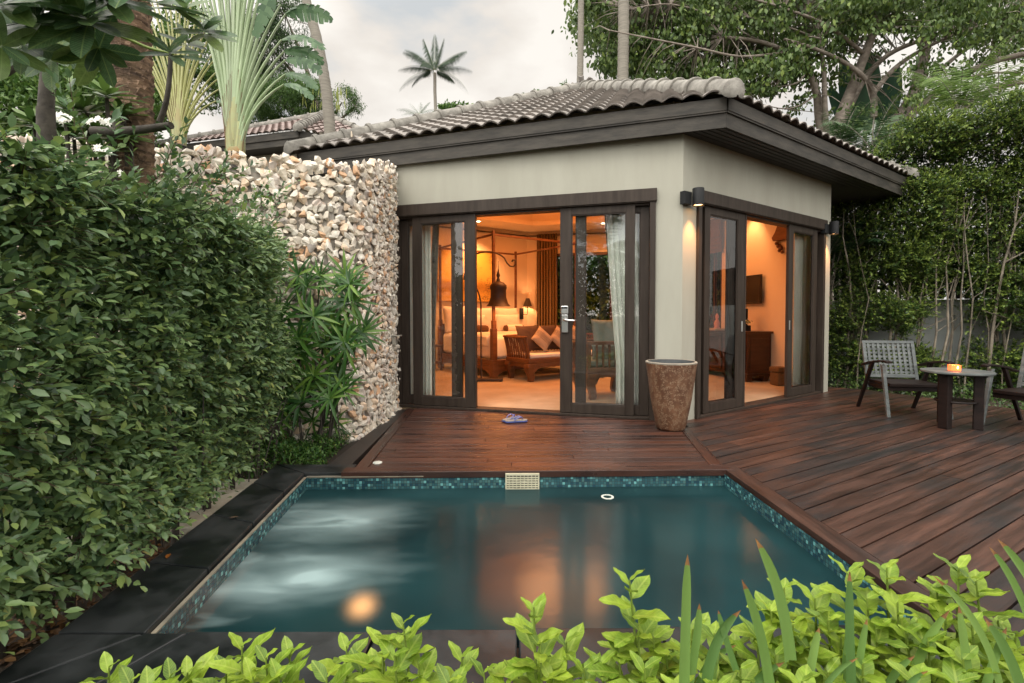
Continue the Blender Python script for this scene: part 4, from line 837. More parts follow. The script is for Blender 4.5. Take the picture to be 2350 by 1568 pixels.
cushion('cushion', 'crumpled grey green cushion seen through the slats of the armchair', 'cushion', FAc @ Vector((.34, .12, .63)), .52, .26, .12, euler_from((.985, .17, 0), (0, .1, 1)), TEALF, wrinkle=.016)
# ---- curtains
def curtain(name, label, F, u0, u1, y, z0, z1, mt, folds, amp=.028, group=None, pinch=0, sweep=None, n=120):
    """hanging cloth with folds; sweep(u, t) shifts it sideways along its height"""
    vs = []; rows = 14
    for j in range(rows+1):
        t = j/rows; z = z1+(z0-z1)*t
        for i in range(n+1):
            s = i/n; u = u0+(u1-u0)*s
            if sweep: u = sweep(s, t)
            ph = 2*PI*folds*s
            vs.append(F @ Vector((u, y+amp*(math.sin(ph)+.35*math.sin(2.3*ph+1+.8*t))*(.75+.35*t), z)))
    fs = [(j*(n+1)+i, j*(n+1)+i+1, (j+1)*(n+1)+i+1, (j+1)*(n+1)+i) for j in range(rows) for i in range(n)]
    o = MB().add(vs, fs).build(name, mt, smooth=180); s_ = o.modifiers.new('thick', 'SOLIDIFY'); s_.thickness = .003
    return tag(o, label, 'curtain', group)
SHEER = mat('white_sheer', (.90, .92, .86), (.84, .86, .80), rough=.9, nscale=3, trans=.2)
GOLD = mat('striped_gold_silk', (.30, .15, .03), rough=.45)
def vstripes(m_, sc, base, dk):
    t = m_.node_tree; L = t.links.new; b = next(n for n in t.nodes if n.type == 'BSDF_PRINCIPLED'); tcn = N(t, 'ShaderNodeTexCoord'); sp = N(t, 'ShaderNodeSeparateXYZ'); L(tcn.outputs['Object'], sp.inputs[0])
    mu = N(t, 'ShaderNodeMath', operation='MULTIPLY'); mu.inputs[1].default_value = sc; L(sp.outputs['X'], mu.inputs[0]); fr = N(t, 'ShaderNodeMath', operation='FRACT'); L(mu.outputs[0], fr.inputs[0])
    r = N(t, 'ShaderNodeValToRGB'); r.color_ramp.interpolation = 'CONSTANT'; el = r.color_ramp.elements; el[0].color = (*base, 1); el[1].color = (*dk, 1); el[1].position = .55; q = el.new(.68); q.color = (*base, 1); q = el.new(.8); q.color = (*dk, 1)
    L(fr.outputs[0], r.inputs[0]); L(r.outputs[0], b.inputs['Base Color'])
vstripes(GOLD, 15, (.22, .14, .055), (.045, .028, .015))
GREY = mat('grey_drape', (.12, .135, .12), (.17, .18, .16), rough=.8, nscale=3)
YC = -.22
curtain('sheer_curtain', 'white sheer curtain behind the glass at the left end of the wide doorway', FA, 3.12, 3.52, YC, .04, 2.62, SHEER, 7, .03, 'sheer curtains')
curtain('drape', 'dark grey drape gathered beside the sheer curtain at the left of the wide doorway', FA, 2.93, 3.05, YC-.10, .04, 2.60, GREY, 3, .03, None, sweep=lambda s, t: 3.035+.10*s+.085*min(t*1.5, 1))
curtain('sheer_curtain', 'white sheer curtain swept aside behind the right leaf with the card lock', FA, .33, .80, YC, .04, 2.62, SHEER, 7, .03, 'sheer curtains', sweep=lambda s, t: .33+s*(.525-.13*min(1, t*1.3)**1.3))
curtain('drape', 'grey drape drawn behind the white sheer beside the card lock door', FA, .3, .9, YC-.10, .04, 2.62, GREY, 5, .03, None, sweep=lambda s, t: .32+s*(.575-.12*min(1, t*1.4)**1.2-.07*t))
curtain('sheer_curtain', 'white sheer curtain in the glass of the narrow side doorway by the far lamp', FB, 2.48, 3.36, -.165, .04, 2.62, SHEER, 9, .014, 'sheer curtains', sweep=lambda s, t: 2.88+s*(.72))
curtain('striped_curtain', 'gold and black striped curtain at the back wall beside the sconce', FK, .28, .80, -.10, .03, 3.22, GOLD, 7, .035)
curtain('sheer_curtain', 'white sheer curtain behind the first leaf of the side doorway by the pot', FB, .27, .42, YC, .04, 2.62, SHEER, 3, .025, 'sheer curtains')
# window frames in the far wall
m = MB()
for a, b_ in ((W0, W1),):
    m.box(a, b_, -.03, .14, 2.66, 2.73, FK); m.box(a, b_, -.03, .14, .08, .14, FK); m.box(a, a+.06, -.029, .139, .14, 2.66, FK); m.box(b_-.06, b_, -.029, .139, .14, 2.66, FK)
m.build('window_frame', DTEAK, villa, bevel=.003)
# roman blind (gathered)
bl2 = MB(); k = 5
for i in range(k): bl2.box(Q0-.08, Q1+.08, -.07-.014*i, -.047-.014*i, 2.44+.075*i, 3.14-.01*i, F3)
m = MB(); m.box(Q0, Q1, .02, .07, .85, .91, F3); m.box(Q0, Q1, .02, .07, 2.94, 3.0, F3); m.box(Q0, Q0+.06, .02, .07, .91, 2.94, F3); m.box(Q1-.06, Q1, .02, .07, .91, 2.94, F3); m.box(Q0+.24, Q0+.29, .02, .07, .91, 2.94, F3); m.build('window_frame', DTEAK, villa, bevel=.003)
o = bl2.build('roman_blind', mat('woven_blind', (.13, .07, .03), (.09, .05, .02), rough=.8, nscale=20), bevel=.006); tag(o, 'brown roman blind gathered at the top of the far window', 'blind')
# ---- television wall
def W3(x, y): return (Vector((x, y, 0))-P2).dot(D3)
tv = empty('television', 'black flat television mounted on the wall above the cabinet', 'television', F3 @ Vector((1.75, -.06, 1.64)))
m = MB(); m.box(1.18, 2.06, -.09, -.05, 1.385, 1.905, F3); m.build('casing', mat('tv_black', (.01, .01, .01), rough=.3), tv, bevel=.005)
m = MB(); m.box(1.20, 2.04, -.092, -.0905, 1.41, 1.885, F3); m.build('screen', mat('tv_screen', (.008, .008, .009), rough=.12), tv)
m = MB(); m.box(1.5, 1.8, -.05, -.001, 1.5, 1.75, F3); m.build('wall_bracket', BLACK, tv)
cb = empty('carved_cabinet', 'dark wooden cabinet with louvred doors and bracket feet under the television', 'cabinet', F3 @ Vector((1.9, -.3, .03)))
cu0, cu1, cy = .97, 2.90, -.52
m = MB(); m.box(cu0+.02, cu1-.02, cy+.02, -.02, .17, .86, F3); m.build('carcass', DTEAK, cb, bevel=.004)
m = MB(); m.box(cu0-.02, cu1+.02, cy-.02, -.005, .86, .90, F3); m.build('cabinet_top', DTEAK, cb, bevel=.008)
m = MB(); m.box(cu0, cu1, cy, -.015, .13, .17, F3); m.build('plinth', DTEAK, cb, bevel=.004)
for u in (cu0+.02, cu1-.16):
    for y in (cy+.02, -.16): m = MB(); m.v = [F3 @ Vector(p) for p in ((u, y, .13), (u+.14, y, .13), (u+.14, y+.12, .13), (u, y+.12, .13), (u+.01, y+.01, 0), (u+.07, y+.01, 0), (u+.07, y+.08, 0), (u+.01, y+.08, 0))]; m.f = [(0, 1, 2, 3), (7, 6, 5, 4), (0, 4, 5, 1), (1, 5, 6, 2), (2, 6, 7, 3), (3, 7, 4, 0)]; m.build('foot', DTEAK, cb, bevel=.006)
for k in range(3):
    u = cu0+.06+k*.62
    d_ = MB(); d_.box(u, u+.07, cy-.004, cy+.018, .20, .83, F3); d_.box(u+.50, u+.57, cy-.004, cy+.018, .20, .83, F3); d_.box(u+.07, u+.50, cy-.004, cy+.018, .20, .25, F3); d_.box(u+.07, u+.50, cy-.004, cy+.018, .78, .83, F3); d_.box(u+.07, u+.50, cy-.004, cy+.018, .49, .53, F3)
    for j in range(14): x = u+.085+j*.0305; d_.box(x, x+.014, cy+.0, cy+.015, .25, .49, F3); d_.box(x, x+.014, cy+.0, cy+.015, .53, .78, F3)
    d_.build('door', DTEAK, cb)
# side facing the doors shows a plain panel with a frame
m = MB(); m.box(cu0+.012, cu0+.02, cy+.08, -.08, .25, .78, F3); m.build('side_panel', DTEAK, cb, bevel=.003)
VC = F3 @ Vector((1.30, -.27, .90))
vs_ = empty('flower_vase', 'small dark square vase with white orchids and a black tube on the cabinet', 'vase', VC)
m = MB(); m.box(-.055, .055, -.055, .055, 0, .10, Matrix.Translation(VC)); m.build('vase', BLACK, vs_, bevel=.004)
m = MB(); m.box(-.03, .03, -.01, .05, .10, .40, Matrix.Translation(VC+Vector((.0, .02, 0)))); m.build('dark_tube', BLACK, vs_, bevel=.003)
vsx = []; fx = []; mb1, mb2 = MB(), MB()
for k in range(60):
    th = random.uniform(0, 2*PI); ph = random.uniform(.1, 1.2); r_ = random.uniform(.06, .14); c = VC+Vector((math.cos(th)*math.sin(ph)*r_, math.sin(th)*math.sin(ph)*r_, .09+r_*math.cos(ph)*1.0)); s_ = .022
    a = Vector(np.random.default_rng(k).normal(size=3)).normalized(); b_ = a.orthogonal().normalized(); (mb1 if k % 2 else mb2).add([c-a*s_, c+b_*s_*.6, c+a*s_, c-b_*s_*.6], [(0, 1, 2, 3)])
mb1.build('flowers', mat('white_petal', (.8, .72, .55), rough=.6), vs_); mb2.build('foliage', mat('vase_leaf', (.06, .12, .03), rough=.5), vs_)
m = MB(); m.box(0, .34, 0, .24, 0, .02, frame3(F3 @ Vector((1.62, -.44, .90)), D3, -N3)); m.box(.02, .32, .02, .22, .02, .035, frame3(F3 @ Vector((1.62, -.44, .90)), D3, -N3)); tag(m.build('magazine', mat('magazine_cover', (.35, .28, .2), rough=.5), bevel=.002), 'flat folder of papers lying on the cabinet behind the door stile', 'folder')
m = MB(); fc = F3 @ Vector((2.22, -.2, .90)); m.lathe([(.05, 0), (.06, .02), (.045, .06), (.055, .12), (.04, .17), (.022, .20), (.034, .24), (.028, .28), (.008, .31), (.0, .315)], 18, fc); tag(m.build('figurine', mat('pink_ceramic', (.55, .25, .2), rough=.4), smooth=60), 'small reddish figurine at the far end of the cabinet', 'figurine')
bk_ = empty('wicker_basket', 'square woven basket on the floor beside the cabinet', 'basket', F3 @ Vector((.86, -.25, .03)))
WK = mat('wicker', (.14, .08, .03), (.09, .05, .018), rough=.8, nscale=40, bump=.8, bscale=80)
m = MB(); m.box(.48, .68, -.32, -.10, .03, .24, F3); m.build('basket_body', WK, bk_, bevel=.02); m = MB(); m.box(.47, .69, -.33, -.09, .245, .33, F3); m.build('basket_lid', WK, bk_, bevel=.02)
orn = empty('carved_bracket', 'carved dark wooden ornament high on the wall at the open side doorway', 'wall ornament', F3 @ Vector((.72, -.05, 2.4)))
m = MB(); m.prism([(.60, 2.85), (.78, 2.85), (.80, 2.70), (.86, 2.58), (.93, 2.50), (.90, 2.44), (.60, 2.44)], .001, .10, F3 @ Matrix(((1, 0, 0, 0), (0, 0, -1, 0), (0, 1, 0, 0), (0, 0, 0, 1)))); m.build('hood', TEAK, orn, bevel=.008)
m = MB()
for k, (u, z, r_) in enumerate(((.86, 2.40, .035), (.82, 2.35, .04), (.77, 2.31, .04), (.80, 2.27, .03), (.74, 2.24, .03))): m.lathe([(0, -r_), (r_*.7, -r_*.7), (r_, 0), (r_*.7, r_*.7), (0, r_)], 12, F3 @ Vector((u, -.05, z)))
m.build('scrolls', TEAK, orn, 60)
nt_ = MB(); nf = FBD @ Matrix.Translation((-1.42, .35, .03)); nt_.box(-.22, .22, -.2, .2, .50, .54, nf)
for a in (-1, 1):
    for b_ in (-1, 1): nt_.box(a*.18-.02, a*.18+.02, b_*.16-.02, b_*.16+.02, 0, .50, nf)
nt_.box(-.2, .2, -.18, .18, .15, .18, nf); tag(nt_.build('nightstand', DTEAK, bevel=.004), 'small dark bedside table left of the bed behind the curtain', 'bedside table')
# ---- lights of the room
WARM = (1, .42, .145)
def downlight(loc, e_, label, tilt=(0, 0, 0), spot=R(70)):
    r_ = empty('downlight', label, 'downlight', loc, 'ceiling downlights'); m_ = MB(); m_.lathe([(.045, 0), (.062, 0), (.062, -.006), (.045, -.006)], 24, loc); m_.f = [f for f in m_.f if len(f) == 4]; m_.build('trim', CEIL, r_)
    m_ = MB(); m_.lathe([(0, -.002), (.043, -.002), (.043, .002), (0, .002)], 20, loc); m_.build('lens', emis('downlight_lens', (1, .8, .5), 25), r_)
    plight('downlight_light', Vector(loc)+Vector((0, 0, -.02)), e_, WARM, .03, r_, 'SPOT', tilt, spot, .8)
downlight((-.75, 10.95, 3.296), 250, 'lit round downlight in the ceiling above the bed', (R(10), 0, 0), R(110))
downlight(tuple(F3 @ Vector((1.46, -.30, 3.296))), 85, 'lit round downlight in the ceiling above the television', tuple(Vector(-(N3*.22)+Vector((0, 0, 1))).to_track_quat('Z', 'Y').to_euler()), R(64))
downlight((2.1, 11.2, 3.296), 250, 'lit round downlight in the ceiling above the far window', (0, 0, 0), R(120))
cv = bpy.data.lights.new('cove_light', 'AREA'); cv.energy = 130; cv.color = (1, .25, .045); cv.shape = 'DISK'; cv.size = 3.4
co = bpy.data.objects.new('cove_light', cv); col.objects.link(co); co.location = (.9, 8.9, 3.42); co.rotation_euler = (PI, 0, 0); attach(co, villa)
cv = bpy.data.lights.new('room_light', 'AREA'); cv.energy = 60; cv.color = (1, .42, .15); cv.shape = 'DISK'; cv.size = 1.6
co = bpy.data.objects.new('room_light', cv); col.objects.link(co); co.location = (.9, 8.3, 3.38); attach(co, villa)
# ------------------------------------------------------------------ planting
def nrm(a): return a/np.maximum(np.linalg.norm(a, axis=-1, keepdims=True), 1e-9)
T_OVAL = (np.array([(0, 0, 0), (0, .33, -.03), (0, .68, -.04), (0, 1, -.10), (-.20, .28, .05), (-.215, .62, .04), (.20, .28, .05), (.215, .62, .04)]), [(0, 6, 1), (1, 6, 7, 2), (2, 7, 3), (0, 1, 4), (1, 2, 5, 4), (2, 3, 5)])
T_DIA = (np.array([(0, 0, 0), (.24, .5, .05), (0, 1, -.04), (-.24, .5, .05)]), [(0, 1, 2), (0, 2, 3)])
T_LAN = (np.array([(0, 0, 0), (.085, .45, .02), (0, 1, -.22), (-.085, .45, .02)]), [(0, 1, 2), (0, 2, 3)])
def big_leaf(n=7, w=.17, peak=.55, wave=0., droop=.15, fold=.05, wf=3.5):
    """long leaf with midrib; wave gives a crinkled margin"""
    v = []; f = []
    for i in range(n+1):
        t = i/n; ww = w*max((t**.7)*((1-t)**(.55 if peak > .5 else .8))*2.1, 0)
        z = -droop*t*t; v += [(-ww, t+.0, z+fold*ww/w+wave*math.sin(wf*PI*t)), (0, t, z), (ww, t, z+fold*ww/w+wave*math.sin(wf*PI*t+1.4))]
    for i in range(n): a = 3*i; f += [(a, a+1, a+4, a+3), (a+1, a+2, a+5, a+4)]
    return np.array(v), f
T_PLUM = big_leaf(7, .15, .7, .0, .10, .03); T_LIME = big_leaf(9, .30, .5, .034, .14, .07, 4)
def scatter(name, mt, P, T, Nn, S, tmpl, parent=None, smooth=False):
    """one leaf of the template per point: P base, T to the tip, Nn normal, S length"""
    P = np.asarray(P, float); T = nrm(np.asarray(T, float)); Nn = np.asarray(Nn, float); S = np.asarray(S, float).reshape(-1, 1, 1)
    X = nrm(np.cross(T, Nn)); Z = np.cross(X, T); tv, tf = tmpl; k = len(tv); n = len(P)
    V = P[:, None, :]+S*(tv[None, :, 0:1]*X[:, None, :]+tv[None, :, 1:2]*T[:, None, :]+tv[None, :, 2:3]*Z[:, None, :])
    V = V.reshape(-1, 3); li = np.concatenate([np.array(f) for f in tf]); lt = np.array([len(f) for f in tf])
    LI = (li[None, :]+(np.arange(n)*k)[:, None]).ravel(); LT = np.tile(lt, n); LS = np.concatenate([[0], np.cumsum(LT)[:-1]])
    me = bpy.data.meshes.new(name); me.vertices.add(len(V)); me.vertices.foreach_set('co', V.astype(np.float32).ravel())
    me.loops.add(len(LI)); me.loops.foreach_set('vertex_index', LI.astype(np.int32)); me.polygons.add(len(LT)); me.polygons.foreach_set('loop_start', LS.astype(np.int32)); me.polygons.foreach_set('loop_total', LT.astype(np.int32))
    if smooth: me.polygons.foreach_set('use_smooth', [True]*len(LT))
    me.materials.append(mt); me.update(calc_edges=True)
    if smooth: me.uv_layers.new(name='uv').data.foreach_set('uv', np.tile(tv[li][:, :2], (n, 1)).astype(np.float32).ravel())
    me.validate()
    o = bpy.data.objects.new(name, me); col.objects.link(o)
    if parent: attach(o, parent)
    return o
def rnd(n, s=1): return RNG.normal(size=(n, 3))*s
def noise3(P, seed=0, f=1.0):
    """cheap smooth noise -1..1"""
    r = np.random.default_rng(seed); out = 0
    for _ in range(5): k = r.normal(size=3)*f*2.2; out = out+np.sin(P @ k+r.uniform(0, 6.3))
    return out/3.2
BARK = mat('grey_bark', (.12, .10, .08), (.22, .19, .15), rough=.9, nscale=8, bump=.6, bscale=30); DBARK = mat('dark_bark', (.035, .03, .025), (.08, .07, .055), rough=.9, nscale=14, bump=.5, bscale=40)
TWIG = mat('brown_twig', (.09, .06, .035), rough=.8)
PALMB = mat('coconut_bark', (.17, .155, .13), (.27, .25, .21), rough=.9, nscale=3, stretch=(1, 1, 14), bump=.5, bscale=30)
# ---- clipped leafy hedge along the pool
HL = leafmat('hedge_leaf', [(.065, .125, .06), (.105, .19, .09), (.15, .25, .12), (.085, .16, .075), (.21, .31, .085), (.09, .17, .07), (.26, .36, .09)], rough=.27, trans=.22, spec=.5)
HL2 = leafmat('hedge_new_leaf', [(.115, .20, .085), (.17, .27, .11), (.23, .34, .125), (.14, .23, .12), (.31, .41, .12)], rough=.27, trans=.25)
hedge = empty('leafy_hedge', 'tall glossy green leafy hedge along the left side of the pool', 'hedge', (-2.2, 2.5, -.16))
def shoots(starts, dirs, L_, per, size, mt, parent, tmpl=T_OVAL, name='foliage', grav=-.25, spread=1.0, stems=True, up=.8, tip=None):
    n = len(starts); dirs = nrm(dirs); L_ = np.asarray(L_).reshape(-1, 1)
    P = []; T = []; Nn = []; S = []; curve = rnd(n, .25)
    for k in range(per):
        t = (k+.6)/per; pos = starts+dirs*L_*t+(curve+np.array([0, 0, grav]))*L_*t*t*.5
        ax = nrm(dirs+(curve+np.array([0, 0, grav]))*t); side = nrm(np.cross(ax, rnd(n)))
        a = nrm(ax*(.55+.5*t)+side*spread*(1.1-.6*t)+np.array([0, 0, .05]))
        P.append(pos); T.append(a); Nn.append(nrm(np.array([0, 0, 1.0])+rnd(n, .35)+ax*up)); S.append(size*RNG.uniform(.65, 1.2, n)*(1.05-.35*t))
    cut = per if tip is None else int(per*.66)
    o = scatter(name, mt, np.concatenate(P[:cut]), np.concatenate(T[:cut]), np.concatenate(Nn[:cut]), np.concatenate(S[:cut]), tmpl, parent)
    if tip is not None: scatter('new_growth', tip, np.concatenate(P[cut:]), np.concatenate(T[cut:]), np.concatenate(Nn[cut:]), np.concatenate(S[cut:]), tmpl, parent)
    if stems:
        idx = RNG.permutation(n)[:int(n*.6)]; m_ = MB()
        for i in idx:
            a = starts[i]; pts = [a+dirs[i]*L_[i]*t+(curve[i]+np.array([0, 0, grav]))*L_[i]*t*t*.5 for t in (0, .45, .9)]
            m_.tube(pts, [.0026, .002, .0012], 3, False)
        m_.build('twigs', TWIG, parent)
    return o
def face_x(Y, z):
    b = np.clip(np.minimum((z+.15-np.interp(Y, [2.3, 3.3], [0, .33]))/.45, (1.95-z)/.25), 0, 1)
    return -1.99-.05*(Y-2)+.26*b**.6+np.where(Y > 3.6, -.25*(Y-3.6), 0)
n1 = 4300; Y = RNG.uniform(1.02, 4.25, n1); z = RNG.uniform(.03, 1.83, n1)
st = np.stack([face_x(Y, z)-.13+0*Y, Y, z], 1); bump = noise3(st, 3, 1.6); st[:, 0] += .12*bump-.04
keep = (bump > -1.1); st = st[keep]
d = np.stack([RNG.uniform(.5, 1.0, len(st)), RNG.uniform(-.75, .25, len(st)), RNG.uniform(-.25, .75, len(st))], 1)
shoots(st, d, RNG.uniform(.14, .28, len(st)), 9, .069, HL, hedge, tip=HL2)
n2 = 1500; Y = RNG.uniform(1.0, 4.4, n2); X = RNG.uniform(-2.9, -1.85, n2); st = np.stack([X-.03*Y, Y, 1.75+.07*noise3(np.stack([X, Y, X], 1), 5, 1.5)+RNG.uniform(-.25, .02, n2)], 1)
shoots(st, np.stack([RNG.normal(.1, .4, n2), RNG.normal(-.1, .4, n2), RNG.uniform(.4, 1, n2)], 1), RNG.uniform(.12, .26, n2), 8, .072, HL, hedge, tip=HL2)
n3 = 2000; Y = RNG.uniform(1.0, 4.3, n3); z = RNG.uniform(.3, 1.75, n3); st = np.stack([face_x(Y, z)-.22-RNG.uniform(0, .5, n3), Y, z], 1)
shoots(st, rnd(n3)+np.array([.3, -.2, .2]), RNG.uniform(.15, .3, n3), 5, .075, HL, hedge, stems=False)
# end of the hedge turning to the wall
n4 = 800; X = RNG.uniform(-3.4, -2.35, n4); z = RNG.uniform(.2, 1.7, n4); st = np.stack([X, 4.25+.1*RNG.normal(size=n4), z], 1)
shoots(st, np.stack([RNG.uniform(-.2, .8, n4), RNG.uniform(-.6, .6, n4), RNG.uniform(0, .7, n4)], 1), RNG.uniform(.12, .25, n4), 8, .055, HL, hedge, tip=HL2)
# a few longer wild shoots on top
wild = np.array([list(at(x, y, Yd)) for x, y, Yd in ((440, 470, 2.8), (470, 450, 2.9), (500, 480, 3.0), (430, 420, 2.7), (600, 500, 3.6), (560, 480, 3.4), (180, 330, 2.0), (620, 520, 3.8), (330, 420, 2.4))])
nw = len(wild)*5; wild = np.repeat(wild, 5, 0)+rnd(nw, .05); shoots(wild, rnd(nw, .4)+np.array([.3, -.1, 1]), RNG.uniform(.18, .34, nw), 12, .055, HL, hedge)
for x, y, Yb, h_, r_ in ((-1.93, 2.72, 0, .75, .035), (-1.99, 2.12, 0, .7, .04), (-2.02, 1.86, 0, .7, .035), (-2.03, 3.2, 0, .8, .03), (-2.08, 3.55, 0, .8, .026), (-2.02, 2.45, 0, .7, .022), (-2.1, 2.95, 0, .7, .02), (-2.0, 1.5, 0, .6, .035)):
    m = MB()
    for k in range(3):
        a = random.uniform(0, 6.28); q = .10+.06*k; r_ *= .8 if k else .55; m.tube([(x+.012*k, y, -.2), (x+.02*math.cos(a), y+.02*math.sin(a), .08), (x+q*math.cos(a)*.5, y+q*math.sin(a), .3), (x-.1+q*math.cos(a), y+q*math.sin(a)*1.3, h_)], [r_*(1.25-.25*k), r_*(.85-.2*k), r_*.55, r_*.3], 8)
    m.build('trunk', DBARK, hedge, 60)
m = MB()
for k in range(90):
    y = RNG.uniform(1.4, 4.1); x = -2.0-RNG.uniform(0, .25); m.tube([(x, y, -.15), (x+RNG.normal(0, .05), y+RNG.normal(0, .05), .15), (x+RNG.normal(0, .1), y+RNG.normal(0, .1), .5)], [.006, .005, .003], 4, False)
m.build('stems', DBARK, hedge)
# ---- litter and ground cover
n = 2600; X = RNG.uniform(-2.5, -1.75, n); Y = RNG.uniform(1.2, 3.9, n); ok = X < (-1.78-.05*(Y-1.8)); X, Y = X[ok], Y[ok]
o = scatter('leaf_litter', leafmat('dead_leaf', [(.05, .025, .012), (.11, .055, .02), (.2, .10, .03), (.06, .035, .02)], rough=.8, trans=.05), np.stack([X, Y, RNG.uniform(-.155, -.12, len(X))], 1), np.stack([RNG.normal(size=len(X)), RNG.normal(size=len(X)), RNG.normal(0, .25, len(X))], 1), rnd(len(X), .3)+np.array([0, 0, 1]), RNG.uniform(.03, .06, len(X)), T_OVAL); tag(o, 'brown dead leaves lying on the soil under the hedge', 'leaf litter', kind='stuff')
GC_ = leafmat('ground_cover_leaf', [(.02, .07, .015), (.05, .13, .025), (.10, .20, .035), (.03, .09, .02)], rough=.5)
n = 15000; X = RNG.uniform(-3.2, -1.45, n); Y = RNG.uniform(3.78, 5.3, n); ok = (X < -1.56-.05*(Y-3.8)) & ~((Y < 3.9) & (X > -2.0)); X, Y = X[ok], Y[ok]; h_ = .10+.10*(noise3(np.stack([X, Y, Y], 1), 8, 3)+1)/2*np.clip((-1.5-X)*3, .2, 1)
o = scatter('ground_cover', GC_, np.stack([X, Y, -.15+RNG.uniform(0, 1, len(X))**.6*h_*1.5], 1), rnd(len(X))+np.array([0, -.3, .35]), rnd(len(X), .5)+np.array([0, 0, 1]), RNG.uniform(.02, .042, len(X)), T_OVAL); tag(o, 'low green creeping ground cover below the fan palms', 'ground cover', kind='stuff')
for k_, (x_, y_, a_) in enumerate(((526, 1190, .4), (382, 1282, 1.9))):
    c = gp(x_, y_, 0); tag(scatter('fallen_leaf', TWIG if k_ == 0 else leafmat('orange_dead_leaf', [(.35, .14, .03), (.3, .1, .02)]), [tuple(c)], [(math.cos(a_), math.sin(a_), .12)], [(0, 0, 1)], [.05], T_OVAL), ('thin brown curled leaf lying on the black coping beside the hedge', 'small orange dead leaf on the black coping nearer the viewer')[k_], 'leaf')
# ---- stone wall
STN = mat('quarry_stone', (.66, .60, .52), (.88, .83, .75), rough=.9, nscale=7, bump=.7, bscale=30, bd=.01, lo=.3, hi=.7)
def stonecol(m_):
    t = m_.node_tree; L = t.links.new; b = next(n for n in t.nodes if n.type == 'BSDF_PRINCIPLED'); src = b.inputs['Base Color'].links[0].from_socket
    g_ = N(t, 'ShaderNodeNewGeometry'); r = N(t, 'ShaderNodeValToRGB'); r.color_ramp.interpolation = 'CONSTANT'; el = r.color_ramp.elements; el[0].color = (1, 1, .97, 1); el[1].color = (.58, .56, .56, 1); el[1].position = .95
    for p, c in ((.22, (.92, .92, .90, 1)), (.40, (.80, .77, .72, 1)), (.52, (.95, .80, .66, 1)), (.62, (.70, .66, .60, 1)), (.70, (.98, .94, .86, 1)), (.80, (.85, .58, .40, 1)), (.86, (.78, .73, .72, 1))): q = el.new(p); q.color = c
    L(g_.outputs['Random Per Island'], r.inputs[0]); mu = N(t, 'ShaderNodeMixRGB', blend_type='MULTIPLY'); mu.inputs[0].default_value = 1; L(src, mu.inputs[1]); L(r.outputs[0], mu.inputs[2])
    tcn = N(t, 'ShaderNodeTexCoord'); nn = N(t, 'ShaderNodeTexNoise'); nn.inputs['Scale'].default_value = 11; nn.inputs['Detail'].default_value = 5; L(tcn.outputs['Object'], nn.inputs['Vector']); mp_ = N(t, 'ShaderNodeMapRange'); mp_.inputs['From Min'].default_value = .60; mp_.inputs['From Max'].default_value = .72; mp_.inputs['To Max'].default_value = .4; L(nn.outputs['Fac'], mp_.inputs['Value'])
    mc = N(t, 'ShaderNodeMixRGB'); L(mp_.outputs[0], mc.inputs[0]); L(mu.outputs[0], mc.inputs[1]); mc.inputs[2].default_value = (.42, .20, .09, 1); L(mc.outputs[0], b.inputs['Base Color'])
stonecol(STN)
protos = []
for k in range(36):
    bm = bmesh.new(); r = np.random.default_rng(100+k)
    for p in nrm(r.normal(size=(13, 3)))*np.array([1, 1, .75])*r.uniform(.8, 1.08, (13, 1)): bm.verts.new(p)
    res = bmesh.ops.convex_hull(bm, input=bm.verts); bmesh.ops.delete(bm, geom=[v for v in bm.verts if not v.link_faces], context='VERTS')
    bm.verts.index_update(); protos.append((np.array([v.co[:] for v in bm.verts]), [[v.index for v in f.verts] for f in bm.faces])); bm.free()
path = [(-1.500, 6.42), (-1.485, 5.9), (-1.50, 5.35), (-1.58, 5.02), (-1.78, 4.82), (-2.15, 4.66), (-3.2, 4.28), (-4.6, 3.85), (-6.0, 3.5)]
sw = empty('stone_wall', 'curved garden wall of pale broken stones beside the villa', 'wall', (-2.1, 4.9, -.16))
pa = np.array(path); seg = np.linalg.norm(np.diff(pa, axis=0), axis=1); cum = np.concatenate([[0], np.cumsum(seg)])
def onpath(s):
    i = np.clip(np.searchsorted(cum, s)-1, 0, len(seg)-1); t = (s-cum[i])/seg[i]; p = pa[i]+(pa[i+1]-pa[i])*t; d_ = (pa[i+1]-pa[i])/seg[i]; return p, d_, np.array([-d_[1], d_[0]])
def wall_top(s): return float(np.interp(s, [0, .5, 1.1, 1.55, 2.0], [3.10, 3.02, 2.87, 2.75, 2.67]))+.02*math.sin(3*s)+.02*math.sin(7.3*s)
V_, F_, MI = [], [], []; nv = 0
def put(c, sz, R3):
    global nv
    v, f = protos[random.randrange(36)]; q = (v*sz) @ R3.T + c; V_.append(q); F_.extend([[i+nv for i in g_] for g_ in f]); nv += len(v)
def stone_at(s, z, jit=.02):
    p, d_, nn_ = onpath(np.float64(s)); nn_ = nn_ if True else nn_
    out = np.array([-nn_[0], -nn_[1]]); 
    # out must face the garden (towards the pool / camera side)
    ref = np.array([0.3, 1.5])-p; out = nn_ if nn_ @ ref > 0 else -nn_
    sz = random.choice((.042, .048, .054, .060, .068))*(1 if s > 1.1 else .74)
    e_ = Matrix(((d_[0], out[0], 0), (d_[1], out[1], 0), (0, 0, 1))) @ Euler((random.uniform(-.35, .35), random.uniform(0, 6.28), random.uniform(-.35, .35))).to_matrix()
    c = np.array([p[0]+out[0]*(jj := random.uniform(-.015, jit)), p[1]+out[1]*jj, z]); put(c, np.array([sz*random.uniform(.95, 1.18), sz*.66, sz*random.uniform(.85, 1.1)]), np.array(e_))
s = 0
